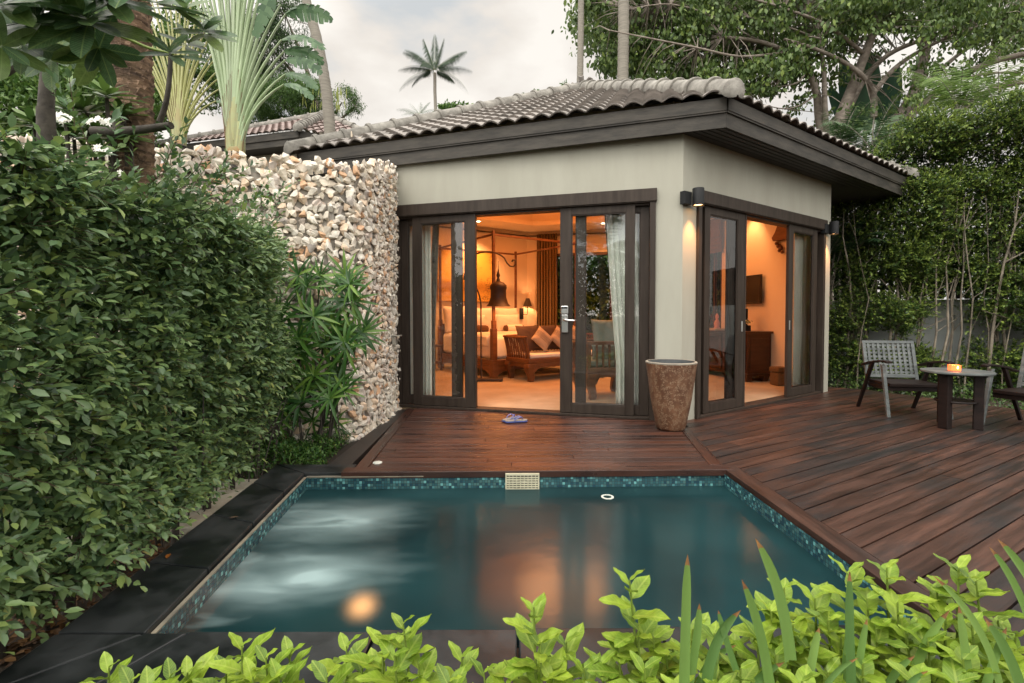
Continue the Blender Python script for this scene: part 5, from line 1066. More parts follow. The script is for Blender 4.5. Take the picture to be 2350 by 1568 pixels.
while s < cum[-1]:
    top = wall_top(s); z = -.12
    while z < top:
        far = s > 4.0; stone_at(s+random.uniform(-.03, .03), z+random.uniform(-.02, .02)); z += (.062 if s > 1.1 else .050) if not far else .085
    s += (.062 if s > 1.1 else .050) if s < 4 else .09
# rubble toe of the wall and loose cap stones
for k in range(120):
    s = random.uniform(0, 1.6); p, d_, nn_ = onpath(np.float64(s)); ref = np.array([0.3, 1.5])-p; out = nn_ if nn_ @ ref > 0 else -nn_; sz = random.uniform(.03, .055); r_ = random.uniform(.0, .10)
    put(np.array([p[0]+out[0]*r_, p[1]+out[1]*r_, -.08+random.uniform(0, .10)*(1-r_/.1)]), np.array([sz, sz, sz]), np.array(Euler((random.uniform(0, 6.28), 1, 2)).to_matrix()))
for k in range(170):
    s = random.uniform(1.4, cum[-1]); p, d_, nn_ = onpath(np.float64(s)); ref = np.array([0.3, 1.5])-p; out = nn_ if nn_ @ ref > 0 else -nn_; sz = random.uniform(.035, .06); b_ = random.uniform(-.28, 0)
    put(np.array([p[0]+out[0]*b_, p[1]+out[1]*b_, wall_top(s)+random.uniform(-.02, .03)]), np.array([sz*1.2, sz, sz*.9]), np.array(Euler((random.uniform(0, 6.28), 1, 2)).to_matrix()))
m = MB(); m.v = [tuple(p) for p in np.concatenate(V_)]; m.f = [tuple(f) for f in F_]; m.build('stones', STN, sw)
m = MB()
for i in range(len(path)-1):
    a, b_ = Vector((*path[i], 0)), Vector((*path[i+1], 0)); d_ = (b_-a).normalized(); nn_ = Vector((-d_.y, d_.x, 0)); nn_ = nn_ if nn_.dot(Vector((.3, 1.5, 0))-a) < 0 else -nn_
    m.box(-.02, (b_-a).length+.02, .0, .26 if i > 3 else .06, -.16, 2.54 if i > 2 else 2.56+.12*(3-i)*.8, frame3(a+nn_*(.018+.002*(i % 2)), d_, nn_))
m.build('mortar_core', mat('wall_mortar', (.26, .235, .20), (.36, .33, .29), rough=.95, nscale=9), sw)
# step light in the wall
m = MB(); F = frame3((-1.46, 5.92, 0), (0, 1, 0), (1, 0, 0)); m.box(-.05, .05, .0, .045, .83, .93, F); m.prism([(-.06, .0), (.06, .0), (.06, .10), (-.06, .10)], .935, .95, F); tag(m.build('step_light', mat('beige_metal', (.33, .31, .26), rough=.5), bevel=.003), 'small beige hooded wall light set in the stone wall near the villa', 'step light')
# ---- lady palms
LP = leafmat('lady_palm_leaf', [(.022, .07, .016), (.04, .115, .022), (.08, .18, .03), (.18, .30, .05)], rough=.38, trans=.2)
def strap(n=5, w=.06, droop=.35):
    v = []; f = []
    for i in range(n+1): t = i/n; ww = w*(1-(2*t-.9)**2*.9 if t > .1 else .35)*(1 if t < .95 else .25); v += [(-ww, t, -droop*t*t+.01), (0, t, -droop*t*t), (ww, t, -droop*t*t+.01)]
    for i in range(n): a = 3*i; f += [(a, a+1, a+4, a+3), (a+1, a+2, a+5, a+4)]
    return np.array(v), f
T_STRAP = strap()
def fan(center, facing, r_, n_, P, T, Nn, S, spread=PI*.78, tilt=.0):
    f_ = Vector(facing).normalized(); u_ = Vector((0, 0, 1)); rgt = f_.cross(u_).normalized(); u_ = rgt.cross(f_).normalized(); roll = random.uniform(-1.2, 1.2)
    for k in range(n_):
        th = -spread+2*spread*k/(n_-1)+roll+random.uniform(-.08, .08); dd = rgt*math.sin(th)+u_*math.cos(th)+f_*(.35+tilt)
        P.append(tuple(center)); T.append(tuple(dd)); Nn.append(tuple(f_+u_*.3)); S.append(r_*random.uniform(.85, 1.1))
clumps = [((-2.05, 4.85), 'taller lady palm with broad fan leaves against the stone wall', [(731, 653), (754, 718), (801, 703), (824, 668), (784, 648), (740, 797), (787, 832), (690, 640)]),
          ((-1.86, 4.70), 'lady palm with hanging lower fans close to the stone border of the deck', [(763, 885), (787, 888), (820, 760), (800, 800), (770, 760)]),
          ((-2.2, 4.45), 'lady palm half hidden by the end of the hedge', [(705, 791), (687, 811), (687, 896), (650, 850), (720, 860), (660, 930), (655, 740), (710, 720), (640, 800)])]
for (bx, by), lab, heads in clumps:
    root = empty('lady_palm', lab, 'fan palm', (bx, by, -.16), 'lady palms by the stone wall'); P, T, Nn, S = [], [], [], []; m = MB()
    for hx, hy in heads:
        Yd = random.uniform(4.30, 4.72) if bx > -2.1 else random.uniform(4.28, 4.5); top = at(hx, hy, Yd); b0 = Vector((bx+random.uniform(-.15, .15), by+random.uniform(-.1, .1), -.17))
        m.tube([b0, b0.lerp(top, .5)+Vector((0, .05, .1)), top+Vector((0, .03, -.04))], [.012, .010, .006], 6)
        for q in range(2):
            fd = Vector((random.uniform(-.6, .6), -1, random.uniform(-.1, .6))); c = top+Vector((random.uniform(-.10, .10), random.uniform(-.12, .02), random.uniform(-.10, .08)))
            m.tube([top+Vector((0, .03, -.04)), c], [.004, .003], 4, False); fan(c, fd, random.uniform(.20, .27), random.choice((9, 10, 11, 12)), P, T, Nn, S)
    m.build('stem', DBARK, root, 60); scatter('fronds', LP, P, T, Nn, S, T_STRAP, root, True)
n = 45; 
for k in range(1):
    P, T, Nn, S = [], [], [], []
    for q in range(14): fan(at(random.uniform(620, 790), random.uniform(860, 1000), random.uniform(4.5, 4.8)), Vector((random.uniform(-.8, .8), -1, random.uniform(-.2, .6))), .17, 8, P, T, Nn, S)
    root = empty('lady_palm', 'low young lady palm shoots above the ground cover', 'fan palm', (-2.1, 4.7, -.16), 'lady palms by the stone wall'); scatter('fronds', LP, P, T, Nn, S, T_STRAP, root, True); m = MB()
    for p in P[::8]: m.tube([(p[0]+.02, p[1]+.05, -.16), p], [.007, .005], 5, False)
    m.build('stem', DBARK, root)
# ---- foreground lime shrubs and strap leaves
LM = leafmat('lime_leaf', [(.15, .26, .025), (.24, .37, .03), (.33, .46, .045), (.20, .32, .03), (.30, .42, .04), (.12, .21, .03)], rough=.38, trans=.30, spec=.4)
SLM = leafmat('strap_green', [(.09, .18, .05), (.14, .25, .06), (.20, .32, .08)], rough=.4, trans=.2)
veins(LM, (.5, .6, .12), 9, .022, .35); STEM = mat('green_stem', (.14, .20, .03), rough=.5)
def lime_shrub(tops, lab):
    b0 = at(*tops[0]); root = empty('lime_shrub', lab, 'shrub', (b0.x, b0.y, -.16), 'yellow green shrubs along the near edge of the pool'); P, T, Nn, S = [], [], [], []; m = MB()
    for x, y, Yd in tops:
        top = at(x, y+(34 if x < 1560 else 4), Yd); base = Vector((top.x+random.uniform(-.05, .05), top.y-.03, -.16)); L_ = top.z+.16; dr = (top-base).normalized(); m.tube([base, base.lerp(top, .6)+Vector((.01, 0, 0)), top], [.006, .005, .002], 5)
        k = 0; sdist = 0.
        while sdist < min(L_, .34):
            p = top-dr*sdist; ph = 2.4*k+random.uniform(-.3, .3); up_ = .9-.6*min(sdist/.15, 1); dd = Vector((math.cos(ph), math.sin(ph), up_+random.uniform(-.25, .2)))
            sz = .040+.050*min(sdist/.05, 1); P.append(tuple(p)); T.append(tuple(dd)); Nn.append((-dd.x*.5+random.uniform(-.3, .3), -dd.y*.5+random.uniform(-.3, .3), 1)); S.append(sz*random.uniform(.85, 1.25)); sdist += .013+.0018*k; k += 1
    m.build('stem', STEM, root, 60); scatter('leaves', LM, P, T, Nn, S, T_LIME, root, True)
lime_shrub([(250, 1500, 1.22), (300, 1530, 1.2), (390, 1520, 1.2), (430, 1510, 1.22), (340, 1545, 1.15)], 'blurred yellow green shrub at the left end of the row by the hedge')
lime_shrub([(555, 1448, 1.18), (610, 1475, 1.16), (520, 1500, 1.2), (580, 1520, 1.1), (665, 1468, 1.2), (640, 1520, 1.12)], 'yellow green shrub in front of the left half of the black coping')
lime_shrub([(795, 1450, 1.2), (750, 1520, 1.1), (830, 1500, 1.12), (880, 1440, 1.12), (925, 1398, 1.12), (905, 1470, 1.08), (960, 1490, 1.1)], 'yellow green shrub with a raised shoot below the warm underwater light')
lime_shrub([(1060, 1475, 1.2), (1030, 1530, 1.1), (1110, 1510, 1.12), (1160, 1540, 1.1)], 'low yellow green shrub in the middle of the row')
lime_shrub([(1225, 1360, 1.12), (1240, 1440, 1.1), (1300, 1440, 1.18), (1270, 1520, 1.08), (1190, 1520, 1.12), (1340, 1500, 1.1)], 'yellow green shrub with one tall thin shoot over the water, middle of the row')
lime_shrub([(1445, 1300, 1.14), (1465, 1400, 1.12), (1420, 1450, 1.1), (1500, 1430, 1.12), (1380, 1490, 1.1), (1480, 1500, 1.05), (1530, 1480, 1.1)], 'yellow green shrub whose shoot rises highest in front of the water')
g_lab = 'yellow green shrub in the dense thicket among the strap leaves at the near right'
for tops in ([(1590, 1440, 1.15), (1560, 1510, 1.1), (1640, 1450, 1.12), (1620, 1530, 1.05), (1690, 1480, 1.12)], [(1800, 1345, 1.16), (1770, 1400, 1.12), (1740, 1450, 1.08), (1820, 1430, 1.1), (1700, 1530, 1.0), (1780, 1500, 1.05)],
             [(1870, 1370, 1.18), (1900, 1420, 1.12), (1860, 1480, 1.08), (1930, 1460, 1.1), (1900, 1540, 1.02)], [(1950, 1310, 1.2), (2035, 1300, 1.18), (1990, 1370, 1.14), (2060, 1380, 1.12), (2010, 1440, 1.1), (1980, 1520, 1.02), (2080, 1450, 1.08)],
             [(2150, 1350, 1.18), (2200, 1300, 1.16), (2240, 1330, 1.14), (2170, 1400, 1.12), (2230, 1430, 1.08), (2130, 1470, 1.05), (2210, 1510, 1.0)], [(2290, 1420, 1.14), (2330, 1460, 1.1), (2270, 1500, 1.05), (2340, 1540, 1.0), (2100, 1550, .98), (2200, 1560, .96), (1840, 1560, .96)],
             [(1650, 1570, .98), (1500, 1570, 1.0), (1400, 1570, 1.0), (1560, 1580, .96)]): lime_shrub(tops, g_lab)
lime_shrub([(1250, 1590, 1.02), (1100, 1600, 1.05), (960, 1590, 1.04), (720, 1595, 1.06), (480, 1590, 1.1)], 'low yellow green shrub filling the bottom edge of the view in front of the coping')
def blade(m_, tip, base, bend, w_, Yd, tipm):
    a, b_ = at(*base, Yd), at(*tip, Yd+.02); c = a.lerp(b_, .55)+Vector((bend, 0, .02)); n_ = 9; vs = []; side = (b_-a).cross(Vector((0, 1, 0))).normalized()
    for i in range(n_+1):
        t = i/n_; p = a*(1-t)**2+c*2*t*(1-t)+b_*t*t; ww = w_*(1-.25*t if t < .7 else (.825*max(1-(t-.7)/.3, 0)**.6+.02)); vs += [p-side*ww, p+Vector((0, ww*.5, 0)), p+side*ww]
    for i in range(n_): q = 3*i; m_.append((vs, None)) if False else None
    return vs, [(3*i, 3*i+1, 3*i+4, 3*i+3) for i in range(n_)]+[(3*i+1, 3*i+2, 3*i+5, 3*i+4) for i in range(n_)]
clus = [('strap leaved plant with one tall upright blade by the dark coping', [((1578, 1272), (1570, 1580), .0, .011), ((1605, 1385), (1580, 1580), .01, .010), ((1655, 1440), (1630, 1590), .0, .009), ((1700, 1400), (1620, 1580), -.03, .013), ((1690, 1480), (1600, 1600), -.04, .011), ((1648, 1400), (1690, 1540), -.01, .007)]),
        ('strap leaved plant with a long blade arching over the water', [((1733, 1235), (1815, 1520), .025, .012), ((1702, 1330), (1770, 1600), .015, .011), ((1880, 1440), (1850, 1600), .0, .011), ((1950, 1310), (1955, 1600), -.005, .011), ((1957, 1375), (1935, 1600), .0, .010), ((1800, 1520), (1700, 1640), -.03, .012), ((1990, 1420), (1960, 1600), 0, .010), ((1970, 1510), (1880, 1640), -.04, .008)]),
        ('strap leaved plant at the right edge with blades bending over the deck', [((2290, 1238), (2420, 1450), .02, .011), ((2270, 1255), (2380, 1480), .02, .009), ((2180, 1400), (2080, 1620), -.03, .014), ((2230, 1480), (2140, 1640), -.04, .012), ((2100, 1505), (2020, 1640), -.03, .012), ((2130, 1540), (2060, 1650), -.03, .010), ((2310, 1440), (2250, 1620), .0, .012), ((2260, 1420), (2360, 1640), .02, .012), ((2140, 1320), (2300, 1600), .05, .008), ((2200, 1390), (2230, 1620), .0, .011)])]
TIPB = mat('dry_tip', (.16, .07, .03), (.3, .16, .05), rough=.8, nscale=40)
for lab, bl_s in clus:
    c = at(*bl_s[0][1], 1.0); root = empty('strap_leaf_plant', lab, 'strap plant', (c.x, c.y, -.16), 'strap leaved plants at the near right'); m = MB()
    for tip, base, bend, w_ in bl_s: vs, fs = blade([], tip, base, bend, w_, random.uniform(.92, 1.05), None); m.add(vs, fs)
    o = m.build('leaves', [SLM, TIPB], root, 180)
    k = 0
    for p in o.data.polygons:
        if (p.index % 18) in (8, 17): p.material_index = 1
# ------------------------------------------------------------------ trees
# ---- frangipani tree over the hedge at the upper left
PLM = leafmat('frangipani_leaf', [(.05, .11, .05), (.08, .155, .07), (.115, .20, .085), (.17, .25, .06)], rough=.28, trans=.36, spec=.5)
def rosette(c, axis, n_, size, P, T, Nn, S, droop=.1, open_=1.0):
    ax = Vector(axis).normalized(); a = ax.orthogonal().normalized(); b_ = ax.cross(a)
    for k in range(n_):
        th = 2.4*k; el = (k/n_)*1.0; dd = (a*math.cos(th)+b_*math.sin(th))*open_+ax*(.15+1.0*(el**2))
        dd.z -= droop*(1-el); P.append(tuple(c+ax*.03*el)); T.append(tuple(dd)); Nn.append(tuple(ax+Vector((random.uniform(-.2, .2),)*3))); S.append(size*random.uniform(.75, 1.1)*(1-.3*el))
veins(PLM, (.25, .34, .12), 16, .012, .55, .5); T_PLUM = big_leaf(7, .20, .7, .0, .10, .03)
fr_ = empty('frangipani_tree', 'frangipani tree with big dark glossy leaves over the hedge', 'tree', tuple(at(105, 250, 2.9)[:2])+(-.16,))
def branch(pts, r0, r1, mt, parent, name='branch', n_=8, jit=0):
    P_ = [at(*p) for p in pts]; k = len(P_); m_ = MB(); out = []
    for i in range(k-1):
        for q in range(4):
            t = q/4; p0 = P_[max(i-1, 0)]; p1 = P_[i]; p2 = P_[i+1]; p3 = P_[min(i+2, k-1)]
            out.append(.5*((2*p1)+(p2-p0)*t+(2*p0-5*p1+4*p2-p3)*t*t+(3*p1-p0-3*p2+p3)*t**3))
    out.append(P_[-1]); nn_ = len(out); m_.tube(out, [r0+(r1-r0)*i/(nn_-1) for i in range(nn_)], n_); m_.build(name, mt, parent, 70); return out
tb_ = at(105, 250, 2.95)
m = MB(); m.tube([(tb_.x, tb_.y, -.2), tb_], [.055, .045], 10); m.build('trunk', DBARK, fr_, 60)
branch([(105, 255, 2.95), (110, 180, 2.95), (118, 110, 2.95), (120, 70, 2.9)], .040, .034, DBARK, fr_, 'trunk')
branch([(118, 110, 2.95), (150, 60, 2.9), (200, 20, 2.8), (230, -30, 2.7)], .02, .014, DBARK, fr_)
branch([(-20, 180, 2.6), (25, 155, 2.65), (60, 118, 2.7), (75, 85, 2.7), (110, 50, 2.75), (170, -10, 2.7)], .028, .018, DBARK, fr_)
branch([(215, 302, 2.9), (270, 302, 2.85), (330, 297, 2.8), (393, 288, 2.75)], .030, .020, DBARK, fr_); branch([(366, 280, 2.8), (380, 240, 2.8), (388, 190, 2.8), (392, 120, 2.8)], .016, .011, DBARK, fr_)
branch([(400, 125, 2.8), (340, 110, 2.75), (290, 88, 2.7), (240, 70, 2.65), (205, 58, 2.6)], .007, .011, STEM, fr_, n_=6); branch([(275, 300, 2.85), (270, 285, 2.85), (278, 272, 2.85)], .028, .024, DBARK, fr_)
branch([(-20, 130, 2.5), (10, 60, 2.5), (35, 20, 2.45), (60, -20, 2.4)], .03, .02, DBARK, fr_)
P, T, Nn, S = [], [], [], []
for x, y, Yd, n_, sz, ax in ((205, 55, 2.55, 15, .27, (.2, -.7, .5)), (95, 60, 2.5, 12, .26, (-.1, -.7, .5)), (15, 15, 2.4, 11, .27, (.1, -.6, .6)), (392, 130, 2.7, 9, .17, (.2, -.6, .7)), (255, 5, 2.5, 11, .26, (.3, -.5, .7)), (150, 5, 2.6, 10, .24, (0, -.3, 1)), (60, -20, 2.3, 9, .28, (0, -.5, .8)), (350, 10, 2.75, 9, .24, (0, -.4, .8)), (425, 30, 2.9, 10, .22, (.2, -.4, .8)), (60, 110, 2.6, 9, .24, (.1, -.8, .2)), (470, 80, 3.0, 9, .2, (.3, -.6, .6)), (130, 30, 2.6, 10, .26, (.1, -.7, .5)), (120, 130, 2.9, 8, .22, (.3, -.8, .1)), (230, 110, 2.7, 7, .24, (.3, -.7, -.4)), (5, 110, 2.4, 6, .2, (.5, -.5, 0)), (430, 110, 3.0, 7, .16, (.4, -.4, .6)), (300, -20, 2.5, 9, .26, (0, -.6, .5))):
    rosette(at(x, y, Yd*.86), ax, n_+2, sz*.94, P, T, Nn, S, .25)
scatter('leaves', PLM, P, T, Nn, S, T_PLUM, fr_, True)
# ---- flowering frangipani shrub behind the hedge
FLM = leafmat('frangipani_young_leaf', [(.05, .10, .025), (.08, .15, .03), (.13, .21, .05)], rough=.35, trans=.25)
fs_ = empty('frangipani_shrub', 'lighter green frangipani with clusters of white flowers beyond the hedge', 'shrub', (-3.6, 3.9, -.16)); P, T, Nn, S = [], [], [], []; m = MB()
for x, y, sz in ((245, 225, .20), (200, 260, .17), (285, 270, .16), (150, 255, .18), (215, 300, .17), (260, 320, .17), (170, 320, .18), (120, 300, .18), (300, 320, .15), (80, 290, .18), (235, 350, .16), (140, 350, .18)):
    c = at(x, y, random.uniform(3.5, 3.8)); rosette(c, (random.uniform(-.3, .3), -.35, 1), 16, sz*1.25, P, T, Nn, S, .1); m.tube([(c.x+random.uniform(-.15, .15), c.y+.1, -.16), (c.x, c.y+.05, c.z*.6), c], [.02, .015, .012], 6)
scatter('leaves', FLM, P, T, Nn, S, T_PLUM, fs_, True); m.build('stems', DBARK, fs_)
WP = leafmat('white_flower', [(.8, .8, .72), (.85, .85, .8)], rough=.6, trans=.2)
for x, y, k in ((140, 268, 18), (155, 275, 14), (215, 275, 10), (240, 279, 10), (125, 265, 10), (245, 350, 12), (232, 340, 6), (268, 400, 5)):
    P, T, Nn, S = [], [], [], []
    for q in range(k):
        c = at(x+random.uniform(-14, 14), y+random.uniform(-6, 6), random.uniform(3.25, 3.4)); tn = Vector((random.uniform(-.5, .5), -1, random.uniform(.1, .8))).normalized(); a = tn.orthogonal().normalized(); b_ = tn.cross(a)
        for j in range(5): th = j*1.257; P.append(tuple(c)); T.append(tuple(a*math.cos(th)+b_*math.sin(th))); Nn.append(tuple(tn)); S.append(.024)
    scatter('flower_cluster', WP, P, T, Nn, S, T_OVAL, fs_)
# ---- date palm trunk with old leaf bases
dp = empty('date_palm', 'thick brown palm trunk with rough old leaf bases rising behind the hedge', 'palm tree', (-3.03, 3.92, -.16)); c0 = Vector((-3.03, 3.92, 0))
DPB = mat('fibrous_palm_bark', (.06, .038, .025), (.26, .175, .115), rough=.95, nscale=9, stretch=(1, 1, 3), bump=.8, bscale=30, island=.35)
m = MB(); m.tube([c0+Vector((0, 0, z)) for z in (-.2, 1, 2, 2.6, 3.2, 3.9)], [.13, .12, .115, .115, .12, .13], 20); m.build('trunk', DPB, dp, 60)
m = MB(); z = 1.3; row = 0
while z < 3.75:
    for k in range(9):
        th = 2*PI*(k+.5*(row % 2))/9+random.uniform(-.06, .06); o_ = Vector((math.cos(th), math.sin(th), 0)); s_ = Vector((-math.sin(th), math.cos(th), 0)); w_ = .05*random.uniform(.9, 1.2); c = c0+Vector((0, 0, z+random.uniform(-.008, .008))); lip = random.uniform(.010, .034)
        m.add([c+o_*.112-s_*w_-Vector((0, 0, .03)), c+o_*.112+s_*w_-Vector((0, 0, .03)), c+o_*(.112+lip)+s_*w_*.75+Vector((0, 0, .028)), c+o_*(.112+lip)-s_*w_*.75+Vector((0, 0, .028)), c+o_*.10-s_*w_+Vector((0, 0, .045)), c+o_*.10+s_*w_+Vector((0, 0, .045))], [(0, 1, 2, 3), (3, 2, 5, 4), (1, 5, 2), (0, 3, 4)])
    z += .031; row += 1
m.build('leaf_bases', DPB, dp)
m = MB(); m.tube([at(258, 430, 3.9), at(266, 380, 3.9), at(272, 318, 3.9)], .014, 10); tag(m.build('garden_pipe', mat('white_pipe', (.6, .62, .6), rough=.5), smooth=60), 'thin white pipe standing left of the thick brown palm trunk', 'pipe')
# ---- palm fronds
FRM = leafmat('palm_leaflet', [(.03, .07, .025), (.05, .10, .035), (.08, .14, .045)], rough=.45, trans=.2); FRD = leafmat('dark_palm_leaflet', [(.02, .05, .02), (.035, .08, .03), (.05, .11, .04)], rough=.4, trans=.2)
T_NEED = (np.array([(0, 0, 0), (.035, .3, 0), (0, 1, -.10), (-.035, .3, 0)]), [(0, 1, 2, 3)])
def frond(base, dirv, length, P, T, Nn, S, m_, droop=.8, n_=42, ll=.28, hang=.5, r_=.012, wind=None):
    """rachis curving down with leaflets on both sides"""
    d_ = Vector(dirv).normalized(); pts = []; p = Vector(base); k = 12; g_ = Vector((0, 0, -1)); cur = d_.copy()
    for i in range(k+1):
        pts.append(p.copy()); cur = (cur+g_*droop*(.35+1.3*i/k)/k+(Vector(wind)/k if wind else Vector())).normalized(); p = p+cur*length/k
    m_.tube(pts, [r_*(1-.85*i/k) for i in range(k+1)], 5)
    for i in range(n_):
        t = .12+.88*i/n_; f_ = t*k; j = min(int(f_), k-1); q = pts[j].lerp(pts[j+1], f_-j); ax = (pts[j+1]-pts[j]).normalized(); sd = ax.cross(Vector((0, 0, 1))); sd = sd.normalized() if sd.length > .05 else ax.orthogonal().normalized()
        l_ = ll*length*(math.sin(PI*min(.15+t*.8, 1))**.6)
        for s in (-1, 1): dd = sd*s*(1-hang*.6)+ax*.55+Vector((0, 0, -hang+random.uniform(-.12, .12))); P.append(tuple(q)); T.append(tuple(dd)); Nn.append(tuple(sd.cross(ax)*-s+Vector((0, 0, .5)))); S.append(l_*random.uniform(.85, 1.1))
def palm(name, label, cx, cy, Yd, length, angs, trunk_pts, tr, mt=FRM, cat='palm tree', group=None, n_=40, tiltb=.0, hang=.75, ll=.26, zoff=.05):
    top = at(cx, cy, Yd); P_ = [at(x, y, d_) for x, y, d_ in trunk_pts]; root = empty(name, label, cat, (P_[-1].x, P_[-1].y, -.16), group)
    bs = P_[-1].copy(); m_ = MB(); m_.tube([Vector((bs.x, bs.y, -.2))]+P_[::-1] if bs.z > -.1 else P_[::-1], tr, 10); m_.build('trunk', PALMB, root, 70)
    P, T, Nn, S = [], [], [], []; m_ = MB()
    for az, el, lf, dr in angs: frond(top, (math.sin(R(az))*math.cos(R(el)), math.cos(R(az))*math.cos(R(el)), math.sin(R(el))), length*lf, P, T, Nn, S, m_, dr, n_, ll, hang, length*.006)
    m_.build('frond_ribs', mat('rachis', (.12, .15, .05), rough=.5) if 'rachis' not in bpy.data.materials else bpy.data.materials['rachis'], root, 60); scatter('crown', mt, P, T, Nn, S, T_NEED if Yd < 40 else (T_NEED[0]*np.array([.65, 1, 1]), T_NEED[1]), root); return root
FRX = leafmat('far_palm_leaflet', [(.02, .045, .02), (.035, .065, .03)], rough=.6, trans=.1)
palm('coconut_palm', 'lone distant coconut palm standing against the sky above the roof', 997, 160, 46, 3.5, [(-90, 20, 1.0, .9), (90, 18, 1.05, .9), (-95, 42, .95, .7), (80, 45, 1.05, .6), (-70, 72, .95, .3), (60, 75, .95, .3), (0, 85, 1.0, .2), (-100, -10, 1.15, 1.2), (100, -12, 1.2, 1.3), (-160, 10, .8, 1.3), (170, 12, .8, 1.3), (30, 20, .9, .8), (-30, 30, .9, .8), (-75, 0, .8, 1.4), (110, 30, .8, .9), (-120, 40, .9, .9)], [(998, 168, 46), (998, 210, 46), (1000, 260, 46)], .15, FRX, n_=90, ll=.24, hang=1.0)
palm('coconut_palm', 'small far palm crown showing just above the left slope of the roof', 962, 262, 70, 3.4, [(-90, 30, 1, .8), (60, 60, .8, .6), (-60, 55, .8, .5), (90, 30, .9, .8), (0, 70, .7, .5), (-110, 10, .8, 1)], [(962, 266, 70), (962, 300, 70)], .2, FRM, n_=30, hang=.7)
def bare_trunk(label, pts, rs, group='bare palm trunks rising out of the picture'):
    P_ = [at(*p) for p in pts]; root = empty('palm_trunk', label, 'palm tree', (P_[-1].x, P_[-1].y, -.16), group); m_ = MB(); out = []; k = len(P_)
    P_.append(Vector((P_[-1].x+.05, P_[-1].y, -.2))); rs = rs+[rs[-1]*1.2]; zz = []
    for i in range(len(P_)-1):
        st_ = max(2, int((P_[i]-P_[i+1]).length/.09))
        for q in range(st_):
            t = q/st_; zz.append((P_[i].lerp(P_[i+1], t), (rs[i]+(rs[i+1]-rs[i])*t)*(1+.03*((q % 2)*2-1)+random.uniform(-.01, .01))))
    m_.tube([p for p, r_ in zz], [r_ for p, r_ in zz], 14); m_.build('trunk', PALMB, root, 70)
bare_trunk('leaning grey palm trunk left of the sky, behind the end of the villa roof', [(690, -60, 11.5), (705, 10, 11.5), (724, 75, 11.5), (738, 140, 11.5), (750, 215, 11.5), (757, 300, 11.5)], [.10, .105, .115, .12, .125, .13])
bare_trunk('thinner straight palm trunk just left of the big one above the roof ridge', [(1334, -60, 14.4), (1333, 60, 14.4), (1331, 190, 14.4)], [.085, .09, .095])
bare_trunk('thicker straight palm trunk rising behind the roof ridge', [(1431, -60, 14.2), (1431, 60, 14.2), (1429, 200, 14.2)], [.15, .155, .16])
# ---- traveller's palms
TPM = mat('petiole', (.24, .32, .17), (.36, .44, .28), rough=.4, nscale=2, stretch=(4, 4, .5), island=.2)
TPO = mat('orange_boot', (.34, .13, .03), (.22, .20, .07), rough=.45, nscale=6); TPE = mat('dry_sheath_edge', (.16, .09, .05), rough=.8); TPB = mat('petiole_base', (.33, .28, .11), (.30, .36, .17), rough=.4, nscale=3, island=.25)
BAN = leafmat('paddle_leaf', [(.03, .08, .03), (.06, .13, .05), (.10, .18, .08)], rough=.35, trans=.2)
def paddle(m_, pts, w_, tear=0, seedk=0, roll=0., wind=0.):
    """broad leaf along a rib, optionally torn into strips"""
    k = len(pts)-1; r_ = random.Random(seedk); n_ = 26; ribs = []
    for i in range(n_+1):
        f_ = i/n_*k; j = min(int(f_), k-1); p = pts[j].lerp(pts[j+1], f_-j); ax = (pts[j+1]-pts[j]).normalized(); sd = ax.cross(Vector((0, -1, .25))).normalized(); sd = (Matrix.Rotation(roll, 3, ax) @ sd); t = i/n_; ww = w_*(math.sin(PI*min(max(t*.94+.04, 0), 1))**.55); ribs.append((p, sd, ww))
    for s in (-1, 1):
        i = 0
        while i < n_:
            step = n_ if not tear else r_.choice((1, 2, 2, 3)); j = min(i+step, n_); drp = r_.uniform(.1, .7) if tear else .15; lenf = r_.uniform(.7, 1.1) if tear else 1; vs = []; fs = []
            for q in range(i, j+1):
                p, sd, ww = ribs[q]; shr = .12 if tear and j-i > 0 else 0; pull = (p-ribs[(i+j)//2][0])*shr
                e_ = p+(sd*s*ww*lenf)+Vector((wind*ww, 0, -ww*drp))-pull*1.0; mid = p+sd*s*ww*.5*lenf+Vector((wind*.3*ww, 0, ww*.05)); vs += [p, mid, e_]
            for q in range(j-i): fs += [(3*q, 3*q+1, 3*q+4, 3*q+3), (3*q+1, 3*q+2, 3*q+5, 3*q+4)]
            m_.add(vs, fs); i = j
